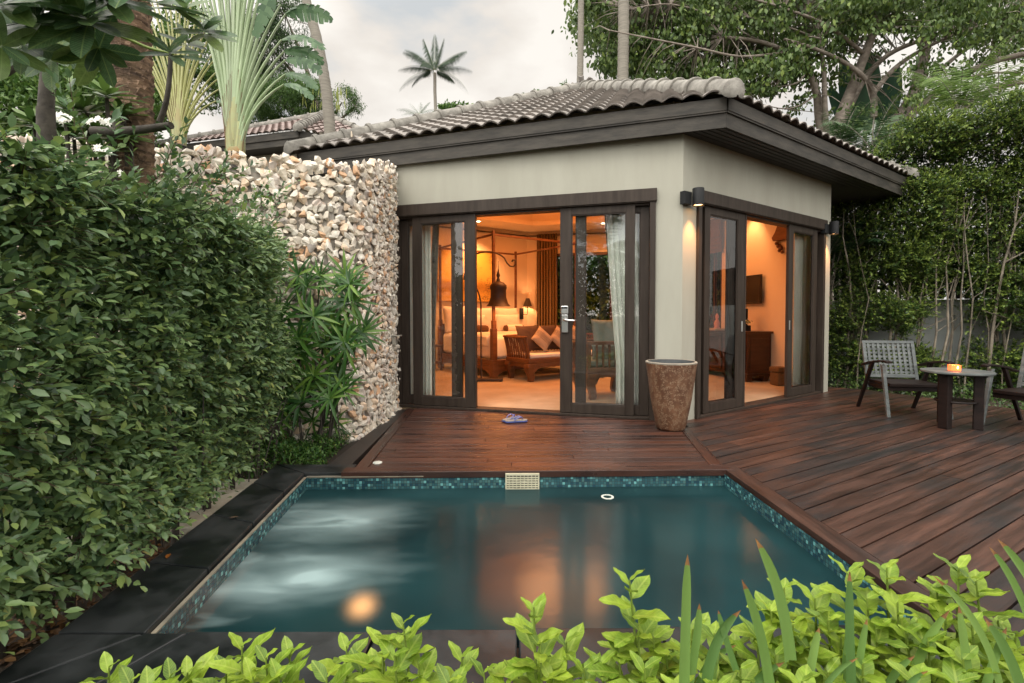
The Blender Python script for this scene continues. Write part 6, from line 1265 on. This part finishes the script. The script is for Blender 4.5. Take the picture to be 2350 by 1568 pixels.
def traveller(label, bx, by, Yd, sc_, n_, fanw, right_curve, seedk, blade_=True):
    b0 = at(bx, by, Yd); root = empty('travellers_palm', label, 'fan palm', (b0.x, b0.y, -.16), 'fan shaped palms beyond the stone wall'); r_ = random.Random(seedk)
    m_ = MB(); zz = [(-.2, .10), (b0.z-.4, .095), (b0.z-.15, .10), (b0.z-.02, .085)]; m_.tube([Vector((b0.x, b0.y, z_)) for z_, q in zz], [q for z_, q in zz], 14); 
    for k in range(5): m_.lathe([(.09, 0), (.108, .012), (.095, .03)], 14, (b0.x, b0.y, b0.z-.30+.06*k))
    m_.build('trunk', DBARK, root, 50)
    pm, pb, lm, sm_ = MB(), MB(), MB(), MB()
    for k in range(n_):
        t = k/(n_-1)*2-1; lev = abs(t); ang = fanw[0]+(fanw[1]-fanw[0])*(t+1)/2; L_ = float(np.interp(t, [-1, 0, .3, .6, 1], [2.5, 2.7, 2.3, 1.6, 1.0]))*r_.uniform(.93, 1.07)*sc_; st_ = b0+Vector((t*.075*sc_, .02*(k % 2), (.36*(1-lev)**1.15)*sc_)); pts = []
        for q in range(9):
            s = q/8; a_ = R(ang)*(s**.62)*(1+right_curve*max(t-.35, 0)*s*1.6); pts.append(st_+Vector((math.sin(a_)*L_*s, -.05*s*t, math.cos(a_)*L_*s)))
        rr = .030*sc_; m1 = [p for p in pts[:4]]; b_in = st_-Vector((t*.05*sc_, 0, .22*sc_*(.4+lev))); pb.tube([b_in]+m1[:2], [.034*sc_, rr*1.40, rr*1.05], 6, False); sm_.tube([p+Vector((rr*.9*(1 if t > 0 else -1), -rr*.75, 0)) for p in [b_in]+m1[:3]], [.008*sc_, .007*sc_, .006*sc_, .003*sc_], 4, False); pm.tube(pts[1:], [rr*1.05, rr*.9, rr*.74, rr*.65, rr*.58, rr*.5, rr*.42, rr*.34], 6, False)
        if blade_ and not (0 < t < .6):
            dd = (pts[-1]-pts[-2]).normalized(); p = pts[-1]; lp = [p]; cur = dd.copy(); cur += Vector((.35*max(t, 0), 0, 0)); cur.normalize()
            for q in range(6): cur = (cur+Vector((.06+.20*max(t, -.2), 0, -.12-.25*max(t, 0)))).normalized(); p = p+cur*(.16-.09*max(t, 0))*sc_; lp.append(p)
            paddle(lm, lp, (.17-.11*max(t, 0))*sc_, tear=(t > .1), seedk=seedk*50+k, roll=r_.uniform(-.6, .6), wind=.5*max(t, 0))
    ob_ = MB(); ob_.lathe([(.055*sc_, -.30*sc_), (.085*sc_, -.16*sc_), (.105*sc_, .02*sc_), (.09*sc_, .05*sc_)], 14, b0, Matrix.Translation(b0) @ Matrix.Diagonal((1, .5, 1, 1)) @ Matrix.Translation(-b0)); ob_.build('leaf_boot', TPO, root, 60)
    sm_.build('sheath_edges', TPE, root, 60); pb.build('leaf_sheaths', TPB, root, 60); pm.build('petioles', TPM if seedk == 3 else mat('yellow_petiole', (.30, .31, .10), (.42, .43, .20), rough=.4, nscale=2, stretch=(4, 4, .5)), root, 60)
    if blade_: lm.build('leaves', BAN, root)
traveller("large fan palm of pale green leaf stalks rising above the stone wall", 540, 348, 6.1, 1.0, 27, (-14, 27), .30, 3)
traveller("smaller yellowish fan palm partly hidden behind the brown palm trunk", 412, 330, 7.6, .86, 25, (-30, 34), .2, 5)
# a loose paddle leaf in front at the top
m = MB(); paddle(m, [at(x, y, 5.8) for x, y in ((584, 84), (600, 44), (616, 0), (636, -60), (655, -120))], .10, 1, 4, .25); o = m.build('banana_leaf', BAN); tag(o, 'single broad green paddle leaf near the top of the large fan palm', 'leaf')
# ---- neighbouring villa on higher ground
nv_ = empty('neighbour_villa', 'neighbouring villa on higher ground with a faded red tile hip roof', 'villa', (-6, 12.5, 2.4))
NC = at(687, 300, 12.0); zE = NC.z; NCg = Vector((NC.x, NC.y, 0)); NL = NCg+A_DIR*4.3; NR = NCg+B_DIR*2.5; NAp = at(746, 270, 14.3)
zsave = ZE
roof_plane(NL, NCg, NAp, RTILE, nv_, z=zE, course=.28); roof_plane(NCg, NR, NAp, RTILE, nv_, z=zE, course=.28)
for p in (NL, NCg, NR): ridge(Vector((p.x, p.y, zE+.03)), NAp+Vector((0, 0, .03)), RIDGE, nv_, step=.22 if p is NCg else .36)
m = MB()
def fb(a, b_):
    d = (b_-a).normalized(); nr = Vector((d.y, -d.x, 0)); F = frame3(a, d, nr); m.box(0, (b_-a).length, -.02, .002, zE-.33, zE-.17, F); m.box(0, (b_-a).length, -.02, .03, zE-.17, zE, F)
fb(NL, NCg); fb(NCg, NR); m.build('fascia', FASC, nv_)
cq = [(p.x, p.y) for p in (NL, NCg, NR, NR+Vector((-.5, 2, 0)), NL+Vector((-.5, 3, 0)))]
MB().prism(cq, zE-.32, zE-.30).build('soffit', SOFF, nv_)
inn = [(p[0]+(-5.2-p[0])*.14, p[1]+(13.6-p[1])*.14+.25) for p in cq]
MB().prism(inn, .5, zE-.321).build('wall', PAINT, nv_)
hl = MB(); hl.prism([(-16, 9), (-4.6, 9.5), (-4.4, 14), (-5, 30), (-30, 30)], -.3, 2.3); tag(hl.build('terrace_ground', GROUND), kind='structure')
# ---- clumped crowns
def crown(name, label, cat, trunk_xy, blobs, n_leaf, size, mt, tmpl=T_DIA, group=None, hang=.2, limbs=None, bark=BARK, noise_f=1.2, thr=-.2, tr=.12, seedk=1, clump=26, cr_=.28):
    """blobs: (centre, radii) spheres of leaf clumps; gaps come from a noise threshold"""
    root = empty(name, label, cat, (trunk_xy[0], trunk_xy[1], -.16), group); tot = sum(b[1][0]*b[1][1]*b[1][2] for b in blobs)**1; Pc = []
    for c, r_ in blobs:
        k = int(n_leaf/clump*(r_[0]*r_[1]*r_[2])/tot*1.5); q = nrm(RNG.normal(size=(k, 3)))*(RNG.uniform(.25, 1, (k, 1))**.5); q = np.array(c)+q*np.array(r_); Pc.append(q[noise3(q, seedk, noise_f) > thr])
    Pc = np.concatenate(Pc); P = np.repeat(Pc, clump, 0); P = P+nrm(rnd(len(P)))*cr_*RNG.uniform(.1, 1, (len(P), 1))
    T = rnd(len(P))+np.array([0, 0, -hang*3]); s_ = scatter('crown', mt, P, T, rnd(len(P), .6)+np.array([0, 0, 1]), size*RNG.uniform(.7, 1.25, len(P)), tmpl, root)
    m_ = MB(); b0 = Vector((trunk_xy[0], trunk_xy[1], -.2)); fork = Vector((trunk_xy[0], trunk_xy[1], min(b[0][2]-b[1][2]*.6 for b in blobs)))
    fork.z = max(fork.z, .6); m_.tube([b0, fork], [tr*1.2, tr], 10)
    for c, r_ in blobs: m_.tube([fork-Vector((0, 0, .2)), fork.lerp(Vector(c), .5)+Vector((0, 0, .1)), Vector(c)], [tr*.7, tr*.45, tr*.15], 7)
    for i in RNG.permutation(len(Pc))[:70]:
        c = min(blobs, key=lambda b: np.linalg.norm(np.array(b[0])-Pc[i]))[0]; m_.tube([Vector(c), Vector(c).lerp(Vector(Pc[i]), .6)+Vector((0, 0, -.05)), Vector(Pc[i])], [tr*.15, tr*.1, tr*.04], 4, False)
    m_.build('trunk', bark, root, 70); return root
DG = leafmat('dark_tree_leaf', [(.02, .055, .015), (.04, .09, .02), (.07, .14, .03)], rough=.45, trans=.2); MG = leafmat('mid_green_leaf', [(.04, .10, .02), (.08, .16, .03), (.13, .22, .045)], rough=.5, trans=.25)
def B_(x, y, Yd, rx, rz, ry=None): return (tuple(at(x, y, Yd)), (rx, ry or rx, rz))
PODG = leafmat('feathery_leaf', [(.04, .10, .02), (.07, .15, .03), (.13, .22, .05)], rough=.5, trans=.25)
crown('flame_tree', 'feathery green flame tree with hanging pods behind the neighbouring roof', 'tree', (-7.5, 19), [B_(650, 240, 17, 1.3, .7), B_(720, 235, 17.5, 1.0, .6), B_(785, 235, 18, .75, .5), B_(690, 200, 18, .9, .4), B_(600, 260, 17, .8, .6), B_(815, 245, 18, .3, .3)], 26000, .11, PODG, T_LAN, hang=.35, thr=-.15, noise_f=1.6, seedk=4, tr=.14, cr_=.22)
pd = leafmat('green_pod', [(.18, .22, .03), (.25, .28, .06)], rough=.5)
P = [tuple(at(random.uniform(690, 800), random.uniform(195, 240), 16.6)) for k in range(40)]; o = scatter('pods', pd, P, [(random.uniform(-.2, .2), 0, -1) for _ in P], [(0, -1, 0)]*40, [random.uniform(.3, .55) for _ in P], (np.array([(0, 0, 0), (.045, .5, .06), (0, 1, 0), (-.045, .5, .06)]), [(0, 1, 2, 3)]), bpy.data.objects['flame_tree'])
crown('leafy_tree', 'tall tree with ragged dark crown behind the large fan palm', 'tree', (-8, 20.5), [B_(655, 35, 20, 1.0, .9), B_(610, 100, 20, 1.3, 1.2), B_(560, 190, 20, 1.4, 1.2), B_(680, 110, 20, .6, .6)], 22000, .15, DG, T_LAN, hang=.5, thr=-.05, noise_f=1.0, seedk=6, cr_=.35, tr=.16)
crown('leafy_tree', 'dark green tree behind the frangipani at the far left', 'tree', (-13, 12.5), [B_(40, 150, 12, 1.2, .8), B_(130, 130, 12.5, 1.2, .9), B_(230, 170, 12, 1.3, 1.2), B_(330, 200, 13, 1.0, 1.2), B_(60, 230, 11, 1.5, 1.0), B_(200, 250, 11, 1.5, 1.0), B_(350, 100, 14, .9, .9), B_(440, 130, 14, 1.0, 1.6)], 42000, .12, MG, T_DIA, hang=.3, thr=-.25, noise_f=1.3, seedk=9, tr=.15, cr_=.3)
far_ = crown('far_treetops', 'line of distant treetops just above the left slope of the roof', 'trees', (-4, 60), [B_(1040, 262, 60, 2.3, .9), B_(1075, 258, 60, 1.2, .7), B_(1012, 268, 60, 1.0, .5)], 2600, .5, MG, T_DIA, thr=-.6, seedk=2, cr_=.5, tr=.2)
far_['kind'] = 'stuff'
crown('leafy_tree', 'treetop peeping over the roof hip just left of the ridge knot', 'tree', (2, 30), [B_(1238, 222, 30, .5, .3), B_(1195, 235, 30, .6, .3), B_(1300, 205, 30, .4, .3)], 900, .22, MG, T_DIA, thr=-.7, seedk=12, cr_=.25, tr=.1)
# ---- the wide spreading tree at the upper right
RTM = leafmat('rain_tree_leaf', [(.04, .075, .02), (.075, .13, .03), (.12, .185, .045), (.06, .11, .026), (.23, .31, .07)], rough=.5, trans=.25)
rtree = empty('spreading_tree', 'wide spreading tree with grey branching limbs behind the right of the roof', 'tree', (11.0, 17, -.16)); GB = mat('pale_branch_bark', (.17, .14, .115), (.30, .26, .22), rough=.9, nscale=4, stretch=(1, 1, 2), bump=.4, bscale=25)
limbs = [([(1893, 330, 13.5), (1880, 270, 13.5), (1874, 215, 13.3), (1852, 160, 13), (1805, 120, 12.7), (1740, 95, 12.4), (1660, 85, 12)], .13, .03), ([(1905, 330, 13.5), (1930, 265, 13.5), (1958, 195, 13.4), (1985, 125, 13.2), (2010, 60, 13), (2040, -20, 12.8)], .17, .08), ([(1912, 325, 13.5), (1950, 245, 13.8), (1985, 180, 14), (2040, 125, 14.2), (2120, 90, 14.4), (2210, 60, 14.6)], .11, .04), ([(1898, 325, 13.5), (1893, 240, 13.2), (1890, 160, 13), (1880, 90, 12.8), (1850, 20, 12.5)], .08, .03),
         ([(2015, 335, 14), (2060, 275, 14), (2098, 215, 14), (2115, 150, 14), (2128, 90, 13.9), (2150, 20, 13.8), (2170, -40, 13.8)], .20, .09), ([(2030, 330, 13.8), (2100, 255, 13.5), (2180, 190, 13), (2270, 145, 12.6), (2370, 120, 12.2)], .12, .06), ([(2098, 215, 14), (2170, 150, 14.5), (2240, 100, 15), (2360, 60, 15)], .08, .03),
         ([(2005, 270, 13.2), (2004, 215, 13.2), (1985, 180, 13), (1940, 145, 12.8), (1870, 112, 12.5), (1800, 90, 12.2)], .09, .03), ([(2004, 215, 13.2), (2050, 160, 13.2), (2110, 118, 13.2), (2190, 80, 13), (2290, 50, 13)], .07, .03), ([(2165, 300, 13), (2225, 240, 12.8), (2290, 200, 12.6), (2370, 185, 12.4)], .09, .06), ([(1852, 160, 13), (1830, 190, 12.6), (1780, 200, 12.4)], .03, .012),
         ([(1805, 120, 12.7), (1700, 130, 12), (1600, 110, 11.5), (1500, 90, 11), (1400, 70, 11)], .035, .012), ([(1740, 95, 12.4), (1640, 40, 12), (1540, 10, 11.7), (1450, 20, 11.5)], .03, .01), ([(1985, 125, 13.2), (1900, 60, 12.5), (1800, 20, 12), (1700, -10, 11.6)], .05, .02), ([(1880, 90, 12.8), (1800, 60, 12.3), (1720, 40, 12)], .03, .01), ([(2210, 60, 14.6), (2290, 10, 14.6), (2350, -30, 14.6)], .04, .02), ([(2270, 145, 12.6), (2320, 90, 12.4), (2360, 40, 12.2)], .04, .015), ([(2180, 190, 13), (2260, 170, 12.6), (2350, 165, 12.2)], .04, .02), ([(1874, 215, 13.3), (1840, 240, 13), (1800, 250, 12.8), (1750, 240, 12.6)], .03, .01)]
tips = []
for pts, r0, r1 in limbs: tips += branch([(a, b, d*1.25) for a, b, d in pts], r0*1.25, r1*1.25, GB, rtree, 'limb')[8:]
fork = at(1895, 325, 13.5*1.25); f2 = at(2020, 335, 14*1.25)
m = MB(); m.tube([(11.1, 17, -.2), (11.05, 16.95, 2.5), fork], [.4, .33, .25], 14); m.tube([(11.5, 17.3, -.2), (12.3, 17.4, 2.5), f2], [.36, .32, .27], 14); m.build('trunk', GB, rtree, 70)
K = 5600; pc = np.array([list(at(x, y, d_)) for x, y, d_ in zip(RNG.uniform(1290, 2400, K), RNG.uniform(-70, 215, K), RNG.uniform(14.6, 19, K))])
px = 1175+1110*pc[:, 0]/pc[:, 1]; py = 722-1110*(pc[:, 2]-1.2)/pc[:, 1]
low = np.interp(px, [1290, 1340, 1400, 1480, 1600, 1750, 1850, 1950, 2060, 2200, 2350], [120, 130, 175, 205, 215, 230, 150, 95, 70, 110, 130]); left = np.interp(py, [-70, 20, 60, 120, 180, 230], [1345, 1325, 1310, 1345, 1390, 1480])
dens = np.interp(px, [1300, 1500, 1800, 1900, 2050, 2200, 2400], [1, 1, 1, .9, .75, .7, .8])
nz_ = noise3(pc, 21, .9); ok = (py < low+18*noise3(pc, 5, 2)) & (px > left+14*noise3(pc, 6, 2)) & (nz_ > -.35) & (RNG.uniform(size=K) < dens); pc = pc[ok]
# sparse tufts among the limbs
K2 = 500; e2 = np.array([list(at(x, y, d_)) for x, y, d_ in zip(RNG.uniform(1800, 2350, K2), RNG.uniform(90, 300, K2), RNG.uniform(15, 18.5, K2))]); e2 = e2[noise3(e2, 31, 1.3) > .25]; pc = np.concatenate([pc, e2])
# short twigs that carry the tufts
m = MB(); TP = np.array([list(t_) for t_ in tips])
for p in pc[::2]:
    j = np.argmin(((TP-p)**2).sum(1)); q = TP[j]
    if np.linalg.norm(q-p) < 3.2: mid = (p+q)/2+np.array([0, 0, .12]); m.tube([q, mid, p], [.018, .012, .005], 3, False)
m.build('twigs', GB, rtree)
cl = 17; P = np.repeat(pc, cl, 0); P = P+np.stack([RNG.normal(0, .19, len(P)), RNG.normal(0, .19, len(P)), RNG.normal(0, .07, len(P))], 1)
scatter('crown', RTM, P, np.stack([RNG.normal(0, .4, len(P)), RNG.normal(0, .4, len(P)), RNG.uniform(-1.3, -.2, len(P))], 1), rnd(len(P))+np.array([0, -.6, .3]), RNG.uniform(.11, .21, len(P)), (T_OVAL[0]*np.array([1.15, 1, 1]), T_OVAL[1]), rtree)
# ---- bananas and feathery palms behind the right of the roof
bn = empty('banana_plant', 'banana plant with tall upright dark paddle leaves behind the tree limbs', 'banana plant', (13.0, 18.0, -.16)); m = MB()
for k, (p0, p1, w_) in enumerate((((1985, 300), (2000, 120), .55), ((1965, 310), (1935, 130), .5), ((2020, 300), (2060, 150), .45), ((1950, 300), (1905, 200), .4))): a, b_ = at(*p0, 18), at(*p1, 18); paddle(m, [a, a.lerp(b_, .33)+Vector((.03, 0, 0)), a.lerp(b_, .66)+Vector((.03, 0, 0)), b_], w_, 0, k, .2)
m.build('leaves', leafmat('banana_dark', [(.02, .06, .035), (.03, .08, .04), (.04, .10, .045)], rough=.4), bn); m = MB(); tp = at(1985, 300, 18); m.tube([(tp.x, 18, -.2), tp], [.12, .07], 10); m.build('stem', MG if False else STEM, bn, 60)
FRL = leafmat('bright_palm_leaflet', [(.08, .15, .03), (.13, .22, .05), (.22, .32, .08)], rough=.45, trans=.3)
def areca(label, x, y, Yd, sc_, n_, mt, seedk, lean=0):
    r_ = random.Random(seedk); top = at(x, y, Yd); root = empty('areca_palm', label, 'palm tree', (top.x, top.y, -.16), 'feathery palms behind the right hedge'); P, T, Nn, S = [], [], [], []; m_ = MB(); m_.tube([(top.x, top.y, -.2), (top.x, top.y, top.z*.5), top], [.07, .06, .05], 8)
    for k in range(n_): az = r_.uniform(0, 360); el = r_.uniform(25, 80); frond(top, (math.sin(R(az))*math.cos(R(el))+lean, math.cos(R(az))*math.cos(R(el)), math.sin(R(el))), sc_*r_.uniform(.8, 1.15), P, T, Nn, S, m_, 1.3, 34, .26, .45, .012)
    m_.build('trunk', PALMB, root, 60); scatter('crown', mt, P, T, Nn, S, T_NEED, root)
areca('feathery green palm directly behind the right slope of the roof', 2000, 345, 10.5, 1.3, 13, FRM, 1, .2); areca('yellowish palm with long arching fronds seen through the tree limbs', 2200, 260, 12.5, 1.9, 14, FRL, 2); areca('low feathery palm between roof corner and right hedge', 1930, 350, 10.8, 1.1, 11, FRM, 3); areca('palm with drooping pale fronds above the right hedge', 2290, 270, 11.5, 1.5, 12, FRL, 4)
# ---- tall hedge on the right, boundary wall and fence behind it
RH = leafmat('right_hedge_leaf', [(.022, .05, .014), (.045, .09, .022), (.075, .13, .03), (.05, .10, .022)], rough=.4, trans=.2)
RHL = leafmat('right_hedge_new_leaf', [(.10, .165, .04), (.17, .24, .05), (.25, .33, .06), (.13, .20, .045)], rough=.4, trans=.25)
rh = empty('tall_hedge', 'tall loose green hedge with bare stems behind the patio chairs', 'hedge', (7.0, 7.9, -.16))
K = 19000; X = RNG.uniform(5.1, 9.2, K); z = RNG.uniform(-.05, 4.8, K); Y = 9.15-(X-5.2)*.50+RNG.normal(0, .12, K)
topz = np.interp(X, [5.2, 5.8, 6.2, 6.7, 7.2, 8, 11], [2.6, 3.2, 3.9, 4.4, 4.5, 4.4, 4.6])
bl = noise3(np.stack([X*1.2, Y, z*1.4], 1), 41, 1.0); dens = np.interp(z, [0, .4, .8, 1.5, 2.2, 4], [.62, .55, .40, .42, .85, 1.08])*np.interp(X, [5, 6, 6.8, 9], [.7, .9, 1.05, 1.05])
ok = (z < topz+.25*bl) & (bl > -1.0+(.72-dens)*1.7) & ((z > .12) | (RNG.uniform(size=K) < .5)); b2 = noise3(np.stack([X*1.5, Y, z*1.5], 1), 57, 1.7); ok &= b2 > -.55; st = np.stack([X, Y-.22*bl-.20*b2, z], 1)[ok]
shoots(st, np.stack([RNG.normal(-.25, .5, len(st)), RNG.normal(-.55, .4, len(st)), RNG.uniform(-.1, .9, len(st))], 1), RNG.uniform(.18, .34, len(st)), 12, .068, RH, rh, tmpl=T_DIA, grav=-.2, up=.5, tip=RHL)
ok = (z > 1.6) & (z < topz) & (RNG.uniform(size=K) < .6); st = np.stack([X, Y+.35, z], 1)[ok]; shoots(st, rnd(len(st))+np.array([0, -.3, .2]), RNG.uniform(.2, .35, len(st)), 7, .09, RH, rh, tmpl=T_DIA, stems=False)
SM = mat('hedge_stem_bark', (.10, .085, .065), (.25, .215, .165), rough=.9, nscale=7)
for k in range(58):
    x = 5.05+k*.085+RNG.uniform(-.05, .05); y = 9.0-(x-5.2)*.5+RNG.uniform(-.2, .25); r_ = RNG.uniform(.010, .032); pts = [Vector((x, y, -.2))]
    for q in range(6): pts.append(pts[-1]+Vector((RNG.normal(.02, .07), RNG.normal(0, .05), .55)))
    m = MB(); m.tube(pts, [r_*(1-.11*i) for i in range(7)], 7)
    for q in range(2, 6): m.tube([pts[q], pts[q]+Vector((RNG.normal(0, .3), RNG.normal(-.1, .1), .35))], [r_*.45, r_*.15], 4, False)
    m.build('trunk', SM, rh, 60)
# thin palm-like stems in the shade of the eave
for lab, x0, y0 in (('slim dark palm in the shade beyond the villa corner', 5.75, 8.9), ('second slim palm beside the fence behind the villa corner', 6.15, 8.8)):
    root = empty('slim_palm', lab, 'palm tree', (x0, y0, -.16)); m = MB(); P, T, Nn, S = [], [], [], []
    m.tube([(x0, y0, -.2), (x0+.05, y0, 1.3), (x0+.02, y0, 2.3)], [.06, .055, .05], 10)
    for k in range(10): az = random.uniform(0, 360); el = random.uniform(35, 80); frond((x0+.02, y0, 2.25), (math.sin(R(az))*math.cos(R(el)), math.cos(R(az))*math.cos(R(el)), math.sin(R(el))), .95, P, T, Nn, S, m, 1.2, 26, .28, .4, .012)
    m.build('trunk', SM, root, 60); scatter('crown', FRD, P, T, Nn, S, T_NEED, root)
bw = MB(); FW = frame3((4.6, 9.95, 0), Vector((1, -.48, 0)).normalized(), (.433, .902, 0)); bw.box(0, 9, 0, .15, -.2, 1.45, FW); tag(bw.build('boundary_wall', mat('white_boundary_wall', (.27, .29, .28), (.36, .38, .36), rough=.9, nscale=1.5)), 'white boundary wall showing through the right hedge', 'wall')
fc_ = empty('picket_fence', 'dark slatted fence on top of the white boundary wall', 'fence', (4.7, 9.9, 1.45)); m = MB()
for k in range(75): m.box(.02+k*.12, .095+k*.12, .05, .08, 1.46, 2.55, FW)
m.build('pickets', mat('fence_wood', (.035, .028, .024), (.07, .055, .045), rough=.8, nscale=5), fc_); m = MB(); m.box(0, 9, .081, .11, 1.65, 1.72, FW); m.box(0, 9, .081, .11, 2.35, 2.42, FW); m.build('rails', bpy.data.materials['fence_wood'], fc_)
n = 9000; X = RNG.uniform(4.9, 9.5, n); Y = RNG.uniform(5.5, 8.8, n); ok = (Y > 8.55-(X-5.0)*1.35-.0*X) & (Y > 8.2-(X-4.9)*1.45); X, Y = X[ok], Y[ok]
o = scatter('undergrowth', RH, np.stack([X, Y, -.15+.28*RNG.uniform(0, 1, len(X))**1.4], 1), rnd(len(X))+np.array([0, -.3, .6]), rnd(len(X), .5)+np.array([0, 0, 1]), RNG.uniform(.04, .07, len(X)), T_DIA); tag(o, 'low green undergrowth at the far edge of the side deck', 'undergrowth', kind='stuff')
# plants seen through the far windows of the room
wsf = crown('window_foliage', 'bright broad leaved garden plants seen through the far window of the room', 'foliage', (2.2, 13.4), [((1.6, 13.5, 1.6), (1.0, .5, 1.0)), ((2.9, 13.2, 1.5), (1.0, .5, 1.1)), ((2.1, 13.6, .6), (1.6, .5, .8)), ((5.4, 11.0, 1.6), (.8, .9, 1.4)), ((5.6, 9.9, 1.3), (.5, .6, 1.2)), ((5.0, 11.6, 1.7), (.9, .8, 1.6)), ((4.9, 12.6, 1.2), (.9, .6, 1.3)), ((2.4, 14.6, 2.6), (3.6, .6, 1.6)), ((2.4, 14.8, .9), (3.6, .6, 1.2))], 42000, .17, MG, T_OVAL, thr=-.6, seedk=3, cr_=.3, tr=.06)
wsf['kind'] = 'stuff'
# ---- trees behind the camera (they show in the door glass and the water)
palm('coconut_palm', 'palm behind the viewer mirrored in the right door leaf', 1175, 722, 1, 1, [], [(1175, 722, 1), (1175, 800, 1)], .1) if False else None
def back_palm(label, x, y, h_, L_, seedk):
    r_ = random.Random(seedk); root = empty('coconut_palm', label, 'palm tree', (x, y, -.16), 'palms mirrored in the door glass'); top = Vector((x, y, h_)); P, T, Nn, S = [], [], [], []; m_ = MB(); m_.tube([(x, y, -.2), (x+.1, y, h_*.5), top], [.14, .12, .10], 10)
    for k in range(20): az = 360*k/20+r_.uniform(-12, 12); el = r_.uniform(-5, 75); frond(top, (math.sin(R(az))*math.cos(R(el)), math.cos(R(az))*math.cos(R(el)), math.sin(R(el))), L_*r_.uniform(.85, 1.1), P, T, Nn, S, m_, 1.0, 34, .24, .5, .02)
    m_.build('trunk', PALMB, root, 60); scatter('crown', FRM, P, T, Nn, S, T_NEED, root)
back_palm('palm standing left of the viewer and mirrored in the door glass', -2.6, -4.2, 3.3, 2.3, 1); back_palm('taller palm further back mirrored in the door glass', -5.4, -8.5, 5.2, 3.0, 2); back_palm('palm behind the viewer on the right', 3.4, -6.0, 3.6, 2.6, 3)
crown('leafy_tree', 'dark garden tree behind the viewer', 'tree', (-1.0, -9), [((-1, -9, 3), (2.2, 1, 1.8)), ((-4.5, -9.5, 2.4), (2, 1, 1.6)), ((2.5, -9.5, 2.6), (2.2, 1, 1.6)), ((6, -8, 2.6), (2.2, 1, 1.8))], 16000, .2, DG, T_DIA, thr=-.5, seedk=30, cr_=.5)
